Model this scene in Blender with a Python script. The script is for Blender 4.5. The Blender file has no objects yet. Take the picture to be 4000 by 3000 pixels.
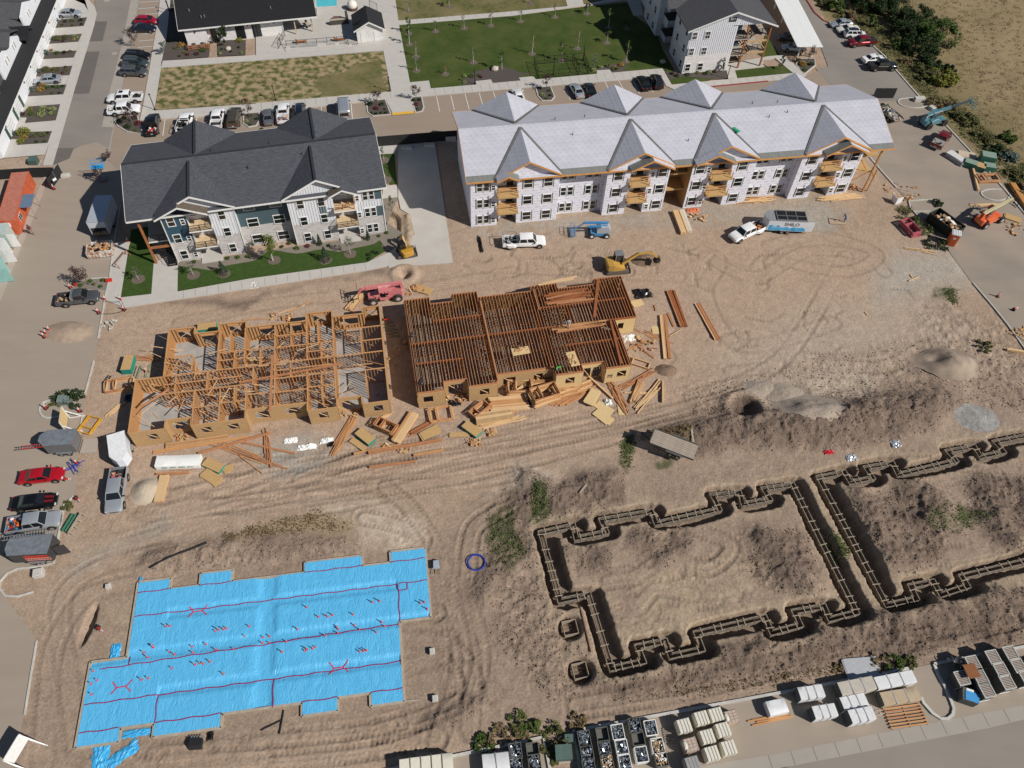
import bpy,bmesh,math,random
import numpy as np
from mathutils import Vector,Matrix
random.seed(7);rng=np.random.default_rng(7)
sc=bpy.context.scene;col=sc.collection
RAD=math.radians;ru=random.uniform;rc=random.choice;mc=math.cos;ms=math.sin
# ---- camera
CF,CP,CR,CH=3000.0,RAD(52.811),RAD(2.836),80.0
sp_,cp_=ms(CP),mc(CP);c_,s_=mc(CR),ms(CR)
CAMR=np.array([[c_,-s_,0],[s_,c_,0],[0,0,1]])@np.array([[1,0,0],[0,-sp_,-cp_],[0,cp_,-sp_]])
CAMC=np.array([0,0,CH])
cam=bpy.data.cameras.new('camera');camo=bpy.data.objects.new('camera',cam);col.objects.link(camo)
cam.sensor_width=36;cam.lens=CF/4000*36;cam.clip_end=2000;cam.clip_start=1
mw=Matrix([[CAMR[0][i],-CAMR[1][i],-CAMR[2][i],CAMC[i]] for i in range(3)]+[[0,0,0,1]])
camo.matrix_world=mw;sc.camera=camo
# ---- world, sun, exposure
SUN_EL,SUN_AZ=RAD(40.0),RAD(-24.0)
w=bpy.data.worlds.new('World');sc.world=w;w.use_nodes=True
nt=w.node_tree;bg=nt.nodes['Background'];sky=nt.nodes.new('ShaderNodeTexSky')
sky.sky_type='NISHITA';sky.sun_disc=False;sky.sun_elevation=SUN_EL;sky.sun_rotation=RAD(90)-SUN_AZ
sky.altitude=900;sky.dust_density=0.6
nt.links.new(sky.outputs[0],bg.inputs[0]);bg.inputs[1].default_value=0.05
sl=bpy.data.lights.new('sun','SUN');sl.energy=4.5;sl.angle=RAD(0.53);sl.color=(1,.955,.89)
so=bpy.data.objects.new('sun',sl);col.objects.link(so)
sd=Vector((mc(SUN_EL)*mc(SUN_AZ),mc(SUN_EL)*ms(SUN_AZ),ms(SUN_EL)))
so.rotation_euler=sd.to_track_quat('Z','Y').to_euler();so.location=sd*200
sc.view_settings.view_transform='Standard';sc.view_settings.look='None'
sc.view_settings.gamma=1;sc.view_settings.use_curve_mapping=False;sc.view_settings.exposure=0.1
sc.render.engine='CYCLES';sc.cycles.max_bounces=5;sc.cycles.transparent_max_bounces=4
# ---- pixel of the 4000x3000 photograph -> point on the plane z
def G(px,py,z=0.0):
 d=CAMR.T@np.array([(px-2000)/CF,(py-1500)/CF,1.0]);t=(z-CH)/d[2];X=CAMC+t*d
 return Vector((X[0],X[1],X[2]))
S=2.212
def q(c,r,x,y,z=0.0):return G(1000*c+x/S,750*r+y/S,z)
def ang(a,b):return math.atan2(b.y-a.y,b.x-a.x)
# ---- materials
MATS={}
def mat(name,c,rough=.8,metal=0,c2=None,scale=3,amt=.5,bump=0,bscale=None,stretch=None,spec=.4,trans=0,detail=4,coat=0,c3=None,s3=.3,rotz=0):
 if name in MATS:return MATS[name]
 m=bpy.data.materials.new(name);m.use_nodes=True;n=m.node_tree.nodes;L=m.node_tree.links
 b=n['Principled BSDF'];b.inputs['Base Color'].default_value=(*c,1);b.inputs['Roughness'].default_value=rough
 b.inputs['Metallic'].default_value=metal;b.inputs['Specular IOR Level'].default_value=spec
 if coat:b.inputs['Coat Weight'].default_value=coat;b.inputs['Coat Roughness'].default_value=.06
 if c2 is None and not bump and min(c)>=0:
  c2=tuple(max(0,v*.86) for v in c);amt=.5
 tc=n.new('ShaderNodeTexCoord');mp=n.new('ShaderNodeMapping');L.new(tc.outputs['Object'],mp.inputs[0])
 if stretch:mp.inputs['Scale'].default_value=stretch;mp.inputs['Rotation'].default_value[2]=rotz
 if c2:
  t=n.new('ShaderNodeTexNoise');t.inputs['Scale'].default_value=scale;t.inputs['Detail'].default_value=detail;L.new(mp.outputs[0],t.inputs[0])
  r=n.new('ShaderNodeValToRGB');r.color_ramp.elements[0].position=.5-amt*.35;r.color_ramp.elements[1].position=.5+amt*.35
  r.color_ramp.elements[0].color=(*c2,1);r.color_ramp.elements[1].color=(*c,1)
  L.new(t.outputs[0],r.inputs[0]);out=r.outputs[0]
  if c3:
   t3=n.new('ShaderNodeTexNoise');t3.inputs['Scale'].default_value=s3;t3.inputs['Detail'].default_value=5;L.new(tc.outputs['Object'],t3.inputs[0])
   r3=n.new('ShaderNodeValToRGB');r3.color_ramp.elements[0].position=.35;r3.color_ramp.elements[1].position=.75
   mx=n.new('ShaderNodeMix');mx.data_type='RGBA';L.new(t3.outputs[0],r3.inputs[0]);L.new(r3.outputs[0],mx.inputs['Factor'])
   L.new(out,mx.inputs['A']);mx.inputs['B'].default_value=(*c3,1);out=mx.outputs['Result']
  L.new(out,b.inputs['Base Color'])
 if bump:
  t2=n.new('ShaderNodeTexNoise');t2.inputs['Scale'].default_value=bscale or scale;t2.inputs['Detail'].default_value=5;L.new(mp.outputs[0],t2.inputs[0])
  bp=n.new('ShaderNodeBump');bp.inputs['Strength'].default_value=1;bp.inputs['Distance'].default_value=bump
  L.new(t2.outputs[0],bp.inputs['Height']);L.new(bp.outputs[0],b.inputs['Normal'])
 MATS[name]=m;return m
def nodes(m):return m.node_tree.nodes,m.node_tree.links,m.node_tree.nodes['Principled BSDF']
# ---- mesh builder
def bx(t,nm,mt,*a):return MB().box(*a).obj(nm,mt,t)
class MB:
 def __init__(s):s.v=[];s.f=[];s.m=[]
 def face(s,pts,mi=0):
  k=len(s.v);s.v+=[tuple(p) for p in pts];s.f.append(tuple(range(k,k+len(pts))));s.m.append(mi);return s
 def hexa(s,p,mi=0):
  k=len(s.v);s.v+=[tuple(x) for x in p]
  for a in((3,2,1,0),(4,5,6,7),(0,1,5,4),(1,2,6,5),(2,3,7,6),(3,0,4,7)):
   s.f.append(tuple(k+i for i in a));s.m.append(mi)
  return s
 def box(s,x0,x1,y0,y1,z0,z1,mi=0):
  return s.hexa([(x0,y0,z0),(x1,y0,z0),(x1,y1,z0),(x0,y1,z0),(x0,y0,z1),(x1,y0,z1),(x1,y1,z1),(x0,y1,z1)],mi)
 def beam(s,a,b,w,h,mi=0,up=(0,0,1)):
  a=Vector(a);b=Vector(b);d=(b-a).normalized();up=Vector(up)
  if abs(d.dot(up))>.98:up=Vector((1,0,0))
  sx=d.cross(up).normalized()*(w/2);u=sx.cross(d).normalized()*(h/2)
  return s.hexa([a-sx-u,a+sx-u,b+sx-u,b-sx-u,a-sx+u,a+sx+u,b+sx+u,b-sx+u],mi)
 def tube(s,a,b,r,n=8,mi=0,r2=None,cap=True):
  a=Vector(a);b=Vector(b);d=(b-a).normalized();up=Vector((0,0,1)) if abs(d.z)<.95 else Vector((1,0,0))
  x=d.cross(up).normalized();y=d.cross(x);r2=r if r2 is None else r2;k=len(s.v)
  for p,rr in((a,r),(b,r2)):
   for i in range(n):
    t=2*math.pi*i/n;s.v.append(tuple(p+x*(rr*mc(t))+y*(rr*ms(t))))
  for i in range(n):
   j=(i+1)%n;s.f.append((k+i,k+j,k+n+j,k+n+i));s.m.append(mi)
  if cap:
   s.f.append(tuple(k+i for i in range(n-1,-1,-1)));s.m.append(mi);s.f.append(tuple(k+n+i for i in range(n)));s.m.append(mi)
  return s
 def path(s,pts,r,n=6,mi=0):
  for a,b in zip(pts,pts[1:]):s.tube(a,b,r,n,mi)
  return s
 def prism(s,poly,z0,z1,mi=0,mside=None):
  n=len(poly);ar=sum(poly[i][0]*poly[(i+1)%n][1]-poly[(i+1)%n][0]*poly[i][1] for i in range(n))
  if ar<0:poly=poly[::-1]
  s.face([(p[0],p[1],z1) for p in poly],mi)
  for i in range(n):
   a,b=poly[i],poly[(i+1)%n]
   s.face([(a[0],a[1],z0),(b[0],b[1],z0),(b[0],b[1],z1),(a[0],a[1],z1)],mi if mside is None else mside)
  return s
 def loft(s,rings,mi=0,cap=True):
  k=len(s.v);n=len(rings[0])
  for r in rings:s.v+=[tuple(p) for p in r]
  for i in range(len(rings)-1):
   for j in range(n):
    j2=(j+1)%n;s.f.append((k+i*n+j,k+i*n+j2,k+(i+1)*n+j2,k+(i+1)*n+j));s.m.append(mi)
  if cap:
   s.f.append(tuple(k+j for j in range(n-1,-1,-1)));s.m.append(mi)
   s.f.append(tuple(k+(len(rings)-1)*n+j for j in range(n)));s.m.append(mi)
  return s
 def ball(s,c,r,n=8,m=5,mi=0,sq=(1,1,1),jit=0):
  rings=[]
  for i in range(m+1):
   t=math.pi*(i/m)-math.pi/2;rr=max(.02,mc(t))
   rings.append([(c[0]+r*sq[0]*rr*mc(2*math.pi*j/n)*(1+ru(-jit,jit)),c[1]+r*sq[1]*rr*ms(2*math.pi*j/n)*(1+ru(-jit,jit)),c[2]+r*sq[2]*ms(t)) for j in range(n)])
  return s.loft(rings,mi)
 def mesh(s,name,mats,smooth=None):
  me=bpy.data.meshes.new(name);me.from_pydata(s.v,[],s.f)
  for m_ in(mats if isinstance(mats,(list,tuple)) else[mats]):me.materials.append(m_)
  if any(s.m):me.polygons.foreach_set('material_index',s.m)
  if smooth is not None:
   me.polygons.foreach_set('use_smooth',[True]*len(s.f))
   try:me.set_sharp_from_angle(angle=RAD(smooth))
   except Exception:pass
  me.update();return me
 def obj(s,name,mats,parent=None,loc=None,rz=0,smooth=None):
  return put(name,s.mesh(name,mats,smooth),parent,loc,rz)
def put(name,me,parent=None,loc=None,rz=0):
 o=bpy.data.objects.new(name,me);col.objects.link(o)
 if parent:o.parent=parent
 if loc is not None:o.location=loc
 if rz:o.rotation_euler=(0,0,rz)
 return o
def tag(o,label,cat,group=None,kind=None):
 if label:o['label']=label
 if cat:o['category']=cat
 if group:o['group']=group
 if kind:o['kind']=kind
 return o
def thing(name,label,cat,loc=(0,0,0),rz=0,group=None):
 o=bpy.data.objects.new(name,None);col.objects.link(o);o.location=loc;o.rotation_euler=(0,0,rz);o.empty_display_size=.3
 return tag(o,label,cat,group)
KIDS={}
def dup(root,loc,rz,label,group=None):
 if root not in KIDS:KIDS[root]=[(c,list(c.children)) for c in list(root.children)]
 r=root.copy();col.objects.link(r);r.location=loc;r.rotation_euler=(0,0,rz);r['label']=label
 if group:r['group']=group
 for ch,gs in KIDS[root]:
  c=ch.copy();col.objects.link(c);c.parent=r
  for g in gs:d=g.copy();col.objects.link(d);d.parent=c
 return r
# ---- palette
CONC=mat('concrete_paving',(.50,.475,.435),.9,c2=(.42,.395,.36),scale=.8,amt=1.2,bump=.004,bscale=9)
CONC_D=mat('concrete_dusty',(.42,.36,.30),.95,c2=(.34,.29,.245),scale=.5,amt=1.2,bump=.006,bscale=6)
KERB=mat('kerb_concrete',(.54,.52,.48),.9,c2=(.42,.40,.36),scale=1.5)
WHITE=mat('white_paint',(.78,.78,.76),.5)
WHITEG=mat('white_metal',(.8,.8,.8),.3,spec=.5)
BLACK=mat('black_metal',(.012,.012,.013),.5)
RUBBER=mat('rubber',(.02,.019,.018),.9)
GLASS=mat('window_glass',(.012,.016,.018),.06,spec=.8)
CARGLASS=mat('car_glass',(.012,.014,.016),.04,spec=.9)
STEEL=mat('galvanised_steel',(.45,.46,.47),.45,metal=.7)
GREYM=mat('grey_metal',(.25,.26,.27),.5,metal=.3)
CHROME=mat('rim_metal',(.5,.5,.52),.3,metal=.9)
LUMBER=mat('fresh_lumber',(.58,.315,.135),.8,c2=(.42,.20,.08),scale=2,amt=1,stretch=(.4,4,4))
LUMBER_L=mat('pale_lumber',(.70,.49,.27),.8,c2=(.56,.36,.18),scale=2,amt=1,stretch=(.4,4,4))
LUMBER_R=mat('red_lumber',(.48,.22,.10),.8,c2=(.34,.15,.07),scale=2,amt=1)
LUMBER_D=mat('weathered_lumber',(.30,.25,.20),.9,c2=(.20,.17,.14),scale=3)
OSB=mat('strand_board',(.56,.37,.17),.85,c2=(.38,.23,.09),scale=7,amt=.9,detail=6)
OSB_L=mat('pale_strand_board',(.66,.50,.27),.85,c2=(.54,.38,.17),scale=7,amt=.9,detail=6)
JOIST=mat('joist_wood',(.34,.115,.04),.85,c2=(.22,.07,.025),scale=3,amt=1)
FLANGE=mat('joist_flange',(.52,.25,.115),.85,c2=(.36,.17,.075),scale=3,amt=1)
POST=mat('stained_post',(.36,.14,.05),.7,c2=(.27,.10,.04),scale=3)
TARPW=mat('white_tarp',(.78,.78,.75),.55,bump=.03,bscale=3)
GREENP=mat('green_board_edge',(.02,.26,.19),.7)
RED=mat('safety_red',(.55,.03,.02),.5)
ORANGE=mat('safety_orange',(.75,.13,.02),.6)
BLUE=mat('equipment_blue',(.03,.17,.42),.45)
#  GROUND
def P4(s):
 return[tuple(G(x,y)[:2]) for x,y in s]
def PT(s):
 return[tuple(q(*a)[:2]) for a in s]
def vnoise(x,y,sc_,seed,octs=3):
 out=np.zeros_like(x);amp=1.;tot=0
 for o in range(octs):
  r=np.random.default_rng(seed*31+o);T=r.random((257,257));X=x/sc_*(2**o)+50.3*o;Y=y/sc_*(2**o)+17.7*o
  ix=np.floor(X).astype(int);iy=np.floor(Y).astype(int);fx=X-ix;fy=Y-iy;fx=fx*fx*(3-2*fx);fy=fy*fy*(3-2*fy)
  a=T[ix%257,iy%257];b=T[(ix+1)%257,iy%257];c=T[ix%257,(iy+1)%257];d=T[(ix+1)%257,(iy+1)%257]
  out+=amp*((a*(1-fx)+b*fx)*(1-fy)+(c*(1-fx)+d*fx)*fy);tot+=amp;amp*=.5
 return out/tot*2-1
def axis(segs):
 a=[segs[0][0]]
 for lo,hi,st in segs:
  n=max(1,round((hi-lo)/st));a+=list(np.linspace(lo,hi,n+1)[1:])
 return np.array(a)
gx=axis([(-420,-130,12),(-130,-72,1.2),(-72,76,.155),(76,150,1.2),(150,420,14)])
gy=axis([(-70,8,4),(8,62,.14),(62,100,.25),(100,185,.8),(185,700,16)])
X,Y=np.meshgrid(gx,gy,indexing='ij');Z=np.zeros_like(X)
WX=X+1.3*vnoise(X,Y,3.5,1)+.4*vnoise(X,Y,.9,2,2);WY=Y+1.3*vnoise(X,Y,3.5,3)+.4*vnoise(X,Y,.9,4,2)
def pip(poly,warp=False,pad=6):
 xs=[p[0] for p in poly];ys=[p[1] for p in poly]
 i0,i1=np.searchsorted(gx,[min(xs)-pad,max(xs)+pad]);j0,j1=np.searchsorted(gy,[min(ys)-pad,max(ys)+pad])
 m=np.zeros_like(X);A=(WX if warp else X)[i0:i1,j0:j1];B=(WY if warp else Y)[i0:i1,j0:j1];ins=np.zeros(A.shape,bool)
 n=len(poly)
 for i in range(n):
  x1,y1=poly[i];x2,y2=poly[(i+1)%n]
  if y1==y2:continue
  c=((y1>B)!=(y2>B))&(A<(x2-x1)*(B-y1)/(y2-y1)+x1);ins^=c
 m[i0:i1,j0:j1]=ins;return m
def blur(m,r):
 for ax in(0,1):
  k=int(r);
  if k<1:return m
  c=np.cumsum(np.concatenate([np.zeros_like(np.take(m,[0],ax))]+[m],ax),ax);n=m.shape[ax]
  lo=np.clip(np.arange(n)-k,0,n);hi=np.clip(np.arange(n)+k+1,0,n)
  m=(np.take(c,hi,ax)-np.take(c,lo,ax))/np.expand_dims((hi-lo).astype(float),1-ax)
 return m
def dseg(pts,maxd=6):
 D=np.full(X.shape,1e3);A=np.zeros_like(X);SD=np.zeros_like(X);acc=0
 for(x1,y1),(x2,y2) in zip(pts,pts[1:]):
  i0,i1=np.searchsorted(gx,[min(x1,x2)-maxd,max(x1,x2)+maxd]);j0,j1=np.searchsorted(gy,[min(y1,y2)-maxd,max(y1,y2)+maxd])
  xx=X[i0:i1,j0:j1];yy=Y[i0:i1,j0:j1];dx,dy=x2-x1,y2-y1;L=math.hypot(dx,dy)
  if L<1e-6:continue
  t=np.clip(((xx-x1)*dx+(yy-y1)*dy)/L/L,0,1);d=np.hypot(xx-x1-t*dx,yy-y1-t*dy);s=np.sign((xx-x1)*dy-(yy-y1)*dx)
  sub=D[i0:i1,j0:j1];msk=d<sub;sub[msk]=d[msk];A[i0:i1,j0:j1][msk]=(acc+t*L)[msk];SD[i0:i1,j0:j1][msk]=s[msk];acc+=L
 return D,A,SD
def smooth(pts,n=6):
 P=[pts[0]]+list(pts)+[pts[-1]];out=[]
 for i in range(1,len(P)-2):
  p0,p1,p2,p3=[np.array(p,float) for p in P[i-1:i+3]]
  for k in range(n):
   t=k/n;out.append(tuple(.5*((2*p1)+(-p0+p2)*t+(2*p0-5*p1+4*p2-p3)*t*t+(-p0+3*p1-3*p2+p3)*t**3)))
 return out+[tuple(pts[-1])]
def sstep(a,b,v):t=np.clip((v-a)/(b-a),0,1);return t*t*(3-2*t)
# ---- plan of the repeated building (front u along the facade, v to the back)
class Frame:
 def __init__(s,o,az):s.o=G(*o) if not isinstance(o,Vector) else o;s.a=az;s.u=Vector((mc(az),ms(az),0));s.v=Vector((-ms(az),mc(az),0))
 def w(s,u,v,z=0):p=s.o+s.u*u+s.v*v;return Vector((p.x,p.y,z))
 def xy(s,l):return[tuple(s.w(a,b)[:2]) for a,b in l]
FW=Frame((1840.3,885.1),RAD(11.687));FD=Frame((698.2,1022.9),RAD(16.381))
FE=Frame(Vector((-45.0,48.43,0)),RAD(12.46));FF=Frame(Vector((-11.68,56.19,0)),RAD(12.98));FS=Frame(Vector((-39.56,14.84,0)),RAD(10.55))
SLAB=[(0,0),(3.9,0),(3.9,1.23),(7.05,1.23),(7.05,0),(13.4,0),(13.4,1.25),(21.05,1.25),(21.05,0),(24.5,0),(24.5,1.25),(27.7,1.25),(27.7,0),(31,0),(31,8.12),(34.3,8.12),(34.3,16.2),(30.4,16.2),(30.4,14.9),(27.3,14.9),(27.3,16.15),(21.1,16.15),(21.1,14.95),(13.35,14.95),(13.35,16.3),(10,16.3),(10,14.95),(6.9,14.95),(6.9,16.2),(3.5,16.2),(3.5,8.1),(0,8.1)]
FT1=[(2113,2076),(2240,2048),(2252,2098),(2370,2074),(2350,2026),(2545,1994),(2565,2040),(2812,1985),(2785,1930),(2890,1920),(2905,1965),(3010,1945),(2985,1905),(3100,1890),(3225,2140),(3350,2388),(3245,2415),(3222,2365),(3105,2385),(3130,2438),(3018,2468),(2990,2408),(2722,2470),(2745,2532),(2622,2560),(2600,2500),(2492,2522),(2515,2580),(2390,2608),(2300,2320),(2188,2342),(2113,2076)]
FT2=[(3200,1860),(3302,1840),(3325,1880),(3412,1862),(3385,1822),(3490,1805),(3512,1850),(3738,1795),(3705,1758),(3810,1740),(3835,1780),(3925,1760),(3890,1722),(3990,1702),(4110,1680),(4350,1990),(4240,2030),(4130,2080),(4040,2180),(3760,2248),(3785,2285),(3680,2320),(3650,2268),(3560,2285),(3585,2335),(3468,2360),(3335,2110),(3200,1860)]
FT3=None
def rnd(pts):return[tuple(p) for p in pts]
F1=P4(FT1);F2=P4(FT2)
# ---- paved areas (name, polygon)
PAVE=[]
ROAD_W=PT([(0,0,800,-120),(0,0,830,110),(0,0,790,300),(0,0,640,790),(0,0,455,1430),(0,1,375,0),(0,1,10,930),(0,1,-150,1300),(0,2,-300,0),(0,3,-300,500),(0,3,-300,1900),(0,3,60,1900),(0,3,110,1659),(0,3,190,1300),(0,3,320,560),(0,3,190,380),(0,3,30,160),(0,3,0,60),(0,2,40,1640),(0,2,110,1600),(0,2,440,1560),(0,2,540,1050),(0,2,640,970),(0,2,690,440),(0,2,715,260),(0,2,735,80),(0,1,810,1462),(0,1,850,1262),(0,1,990,450),(0,1,1080,60),(0,0,1040,1500),(0,0,930,1360),(0,0,985,1100),(0,0,1240,-120)])
LOT=PT([(0,0,1190,-120),(0,0,1140,200),(0,0,985,1100),(0,0,930,1360),(0,0,1100,1640),(0,0,1600,1659),(1,0,1030,1190),(1,0,1760,1140),(2,0,1800,1250),(3,0,850,880),(3,0,1160,860),(3,0,1330,860),(3,0,1290,820),(3,0,900,395),(3,0,480,180),(3,0,320,-20),(3,0,250,-130),(2,0,2300,-130),(3,0,140,0),(3,0,450,390),(3,0,520,575),(3,0,300,668),(2,0,2212,700),(2,0,1400,780),(2,0,1300,600),(2,0,0,770),(1,0,1330,850),(1,0,0,990),(0,0,1200,1060),(0,0,1400,-120)])
ROAD_E=PT([(3,0,850,860),(3,0,830,1300),(3,0,1110,1625),(3,1,1220,90),(3,1,1300,230),(3,1,1540,480),(3,1,1760,780),(3,1,2070,1150),(3,1,2212,1350),(3,2,2500,150),(3,1,3300,1300),(3,1,3100,300),(3,0,2300,1750),(3,0,2060,1659),(3,0,1800,1370),(3,0,1550,1100),(3,0,1380,930),(3,0,1300,840)])
ROAD_S=PT([(1,3,1500,1900),(2,3,0,1880),(3,3,190,1645),(3,3,1920,1312),(3,3,2212,1240),(3,3,3000,1070),(3,3,3300,2400),(2,3,0,3300),(0,3,1000,3300)])
APRON_S=PT([(1,3,800,1790),(1,3,1640,1572),(1,3,2212,1455),(2,3,275,1392),(2,3,330,1659),(2,3,600,1659),(2,3,510,1335),(2,3,1140,1232),(2,3,2212,1032),(3,3,560,930),(3,3,1210,802),(3,3,1440,755),(3,3,2212,610),(3,3,2900,460),(3,3,2800,1110),(3,3,2212,1240),(3,3,1920,1312),(3,3,190,1645),(2,3,1200,1950),(1,3,700,2300)])
DRIVE_C=PT([(1,0,1220,1250),(1,0,1540,1230),(1,1,1700,610),(1,1,950,675),(1,1,960,640),(1,1,1140,540),(1,1,1230,60)])
flat=np.zeros_like(X)
WALK_D=PT([(0,1,975,460),(0,1,1130,430),(0,1,1120,470),(0,1,1045,915),(0,1,1310,885),(1,1,0,750),(1,1,960,610),(1,1,960,680),(1,1,60,820),(0,1,1050,1000),(0,1,890,940)])
LAWN_D=PT([(0,1,1130,350),(0,1,1340,330),(0,1,1535,600),(1,1,1100,380),(1,1,1140,520),(1,1,900,640),(0,1,2212,770),(0,1,1310,885),(0,1,1045,915)])
TOPA=PT([(0,0,-400,-300),(0,0,-400,1400),(0,0,400,1500),(0,0,1000,1500),(0,0,1080,1400),(1,0,1200,1180),(2,0,1800,1250),(3,0,250,660),(3,0,520,575),(3,0,300,-200)])
for p_ in(ROAD_W,LOT,ROAD_E,ROAD_S,APRON_S,DRIVE_C,WALK_D,LAWN_D,TOPA,FS.xy([(-.3,-.3),(34.5,-.3),(34.5,16.5),(-.3,16.5)]),FW.xy([(-1,0),(67,0),(67,18),(-1,18)]),FD.xy([(-4,-1),(31,-1),(31,18),(-4,18)]),FE.xy([(0,0),(30.7,0),(30.7,16),(0,16)]),FF.xy([(0,0),(30.7,0),(30.7,16),(0,16)])):
 flat=np.maximum(flat,pip(p_))
soft=np.clip(blur(blur(flat,4),4)*1.6,0,1)
# ---- colours of the soils
def C(*c):return np.array(c)
TAN=C(.375,.278,.203);PINK=C(.41,.298,.216);SAND=C(.43,.35,.27);DARK=C(.155,.113,.088);BROWN=C(.285,.212,.158);GREYG=C(.34,.305,.258);CLAY=C(.42,.325,.225);STRAW=C(.27,.205,.11);OLIVE=C(.085,.085,.03);PALE=C(.50,.42,.325)
COL=np.zeros(X.shape+(3,));COL[:]=TAN
GREEN=C(.055,.075,.022)
n1=vnoise(X,Y,9,11,4);n2=vnoise(X,Y,2.2,12,4);n3=vnoise(X,Y,.6,13,2)
COL+=(n1*.028+n2*.022)[...,None]
def paint(poly,c,r=6,a=1.,tex=0.):
 m=blur(pip(poly,True,10),r)*a
 if tex:m=m*np.clip(.5+n2*tex+n3*tex*.6+.2,0,1)
 COL[:]=COL*(1-m[...,None])+c*m[...,None];return m
rough=np.zeros_like(X)
def ruff(poly,a,r=8):
 global rough
 m=blur(pip(poly,True,10),r)*a;rough=np.maximum(rough,m)
FARF=PT([(3,0,300,-400),(3,0,480,180),(3,0,900,395),(3,0,1300,830),(3,0,1560,1100),(3,0,2250,1659),(3,1,3600,900),(3,0,4500,-900)])
paint(FARF,C(.285,.215,.122),3);fm=blur(pip(FARF),3)
gg=np.clip(vnoise(X,Y,14,21,4)*2.2+.1,0,1)*fm;COL[:]=COL*(1-.3*gg[...,None])+OLIVE*.3*gg[...,None]
paint(PT([(3,0,1150,0),(3,0,1560,250),(3,0,1600,700),(3,0,1800,1000),(3,0,2400,1500),(3,0,2212,1800),(3,0,1700,1250),(3,0,1300,800),(3,0,850,330),(3,0,330,0)]),C(.13,.115,.045),6,.8)
paint(PT([(3,0,1550,-200),(3,0,2500,-200),(3,0,2600,700),(3,0,1900,650),(3,0,1500,300)]),C(.30,.225,.125),20,.6)
paint(P4([(430,1180),(1000,1120),(2000,950),(3000,900),(3600,1000),(3700,1250),(2900,1500),(2000,1850),(1000,1900),(550,2050),(300,1900),(330,1400)]),PINK,25,.9)
paint(P4([(2950,1000),(3680,950),(3850,1080),(3640,1230),(3250,1150),(3050,1300),(2900,1150)]),PINK*1.02,20,.8)
paint(P4([(3480,985),(3790,975),(3870,1090),(3700,1130),(3400,1230),(3440,1080)]),GREYG*1.12,10,.9)
paint(P4([(3150,1200),(3700,1180),(3750,1330),(3300,1500),(2700,1500),(2900,1330)]),SAND*.95,20,.8)
paint(P4([(2980,1490),(3200,1470),(3420,1440),(3380,1600),(3280,1680),(3050,1650),(2960,1600)]),SAND*1.03,5,.9)
paint(P4([(3020,1500),(3120,1480),(3200,1560),(3330,1580),(3340,1650),(3200,1680),(3050,1620)]),C(.27,.225,.18),3,.75,1.2);paint(P4([(3560,1400),(3680,1350),(3720,1420),(3640,1490),(3570,1480)]),C(.15,.12,.095),3,.5,1.)
paint(P4([(3700,1590),(3830,1570),(3960,1650),(3930,1720),(3870,1750),(3760,1680)]),C(.29,.29,.28),4,1)
paint(P4([(1830,880),(2200,850),(2660,810),(3330,770),(3300,850),(2600,880),(1900,960)]),GREYG,5,.8,.9)
paint(P4([(3130,800),(3230,790),(3250,880),(3190,900),(3140,860)]),GREYG,3,.9)
paint(P4([(1000,1750),(1220,1680),(1330,1730),(1280,1800),(1100,1870),(950,1800)]),GREYG*1.05,4,.9,.8)
paint(P4([(1880,1960),(2010,1800),(2170,1840),(2190,1890),(2080,1910),(1960,1920)]),PALE,4,.9,.8)
paint(P4([(1600,2150),(1900,1950),(2200,1880),(2700,1750),(2700,1640),(3300,1600),(4100,1450),(4300,2700),(3000,2800),(2300,2900),(1900,2920),(1500,2800),(0,3100),(100,2600),(350,2300),(900,2200),(1000,2100),(1300,2130)]),BROWN*1.1,14,.9)
for s_ in([(2600,1690),(3000,1640),(3350,1600),(3650,1560),(3700,1640),(3400,1730),(2900,1760),(2650,1800)],[(3330,1950),(3600,1900),(3700,1960),(3680,2200),(3520,2240),(3400,2120)],[(2470,2080),(2700,2060),(2650,2180),(2500,2170)],[(2200,2140),(2380,2130),(2380,2240),(2240,2230)],[(2940,2080),(3150,2090),(3200,2250),(3000,2230)],[(3780,1900),(4100,1850),(4100,2250),(3900,2150)],[(1960,1900),(2450,1870),(2400,2000),(2000,2080)],[(2900,2170),(3000,2160),(3180,2330),(2980,2300)],[(3350,2330),(3500,2400),(4100,2300),(4100,2480),(3300,2580),(2400,2740),(2350,2680)]):
 paint(P4(s_),DARK*.95,4,.95,.5);ruff(P4(s_),1.)
for s_ in([(2150,2330),(2270,2320),(2360,2640),(2250,2660),(2160,2520)],[(3110,1880),(3200,1880),(3460,2370),(3400,2420)],[(2330,2450),(2700,2380),(3300,2330),(3300,2380),(2500,2520)],[(3240,1950),(3330,2130),(3420,2240),(3350,1960)],[(3550,2280),(4100,2150),(4100,2330),(3700,2370)],[(2450,2250),(2900,2150),(3050,2300),(2500,2420)],[(430,2400),(530,2280),(530,2560),(440,2570)]):
 paint(P4(s_),CLAY*.95,5,.7,.5)
paint(P4([(1850,2000),(2000,1950),(2100,2080),(2170,2330),(2350,2640),(2200,2750),(1900,2500)]),BROWN*1.05,10,.6);ruff(P4([(1900,2000),(2080,1950),(2170,2330),(2330,2640),(2200,2750),(1950,2500)]),.8)
ruff(P4([(1650,2200),(1900,1980),(4100,1600),(4100,2700),(1600,2900),(400,3000),(600,2200)]),.2)
ruff(P4([(600,2150),(1400,2120),(1350,2230),(560,2250)]),.8);ruff(P4([(2600,1500),(4000,1200),(4100,1600),(2800,1750)]),.4)
ruff(P4([(3550,1150),(4100,1300),(4100,1650),(3700,1500)]),.6)
paint(P4([(1280,1980),(1420,1940),(1600,2010),(1680,2060),(1600,2150),(1420,2120),(1370,2060)]),PALE,5,.75,.9)
paint(P4([(860,2090),(1240,1990),(1390,2060),(1360,2110),(1100,2080),(900,2120)]),STRAW,4,.8,.8)
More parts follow.
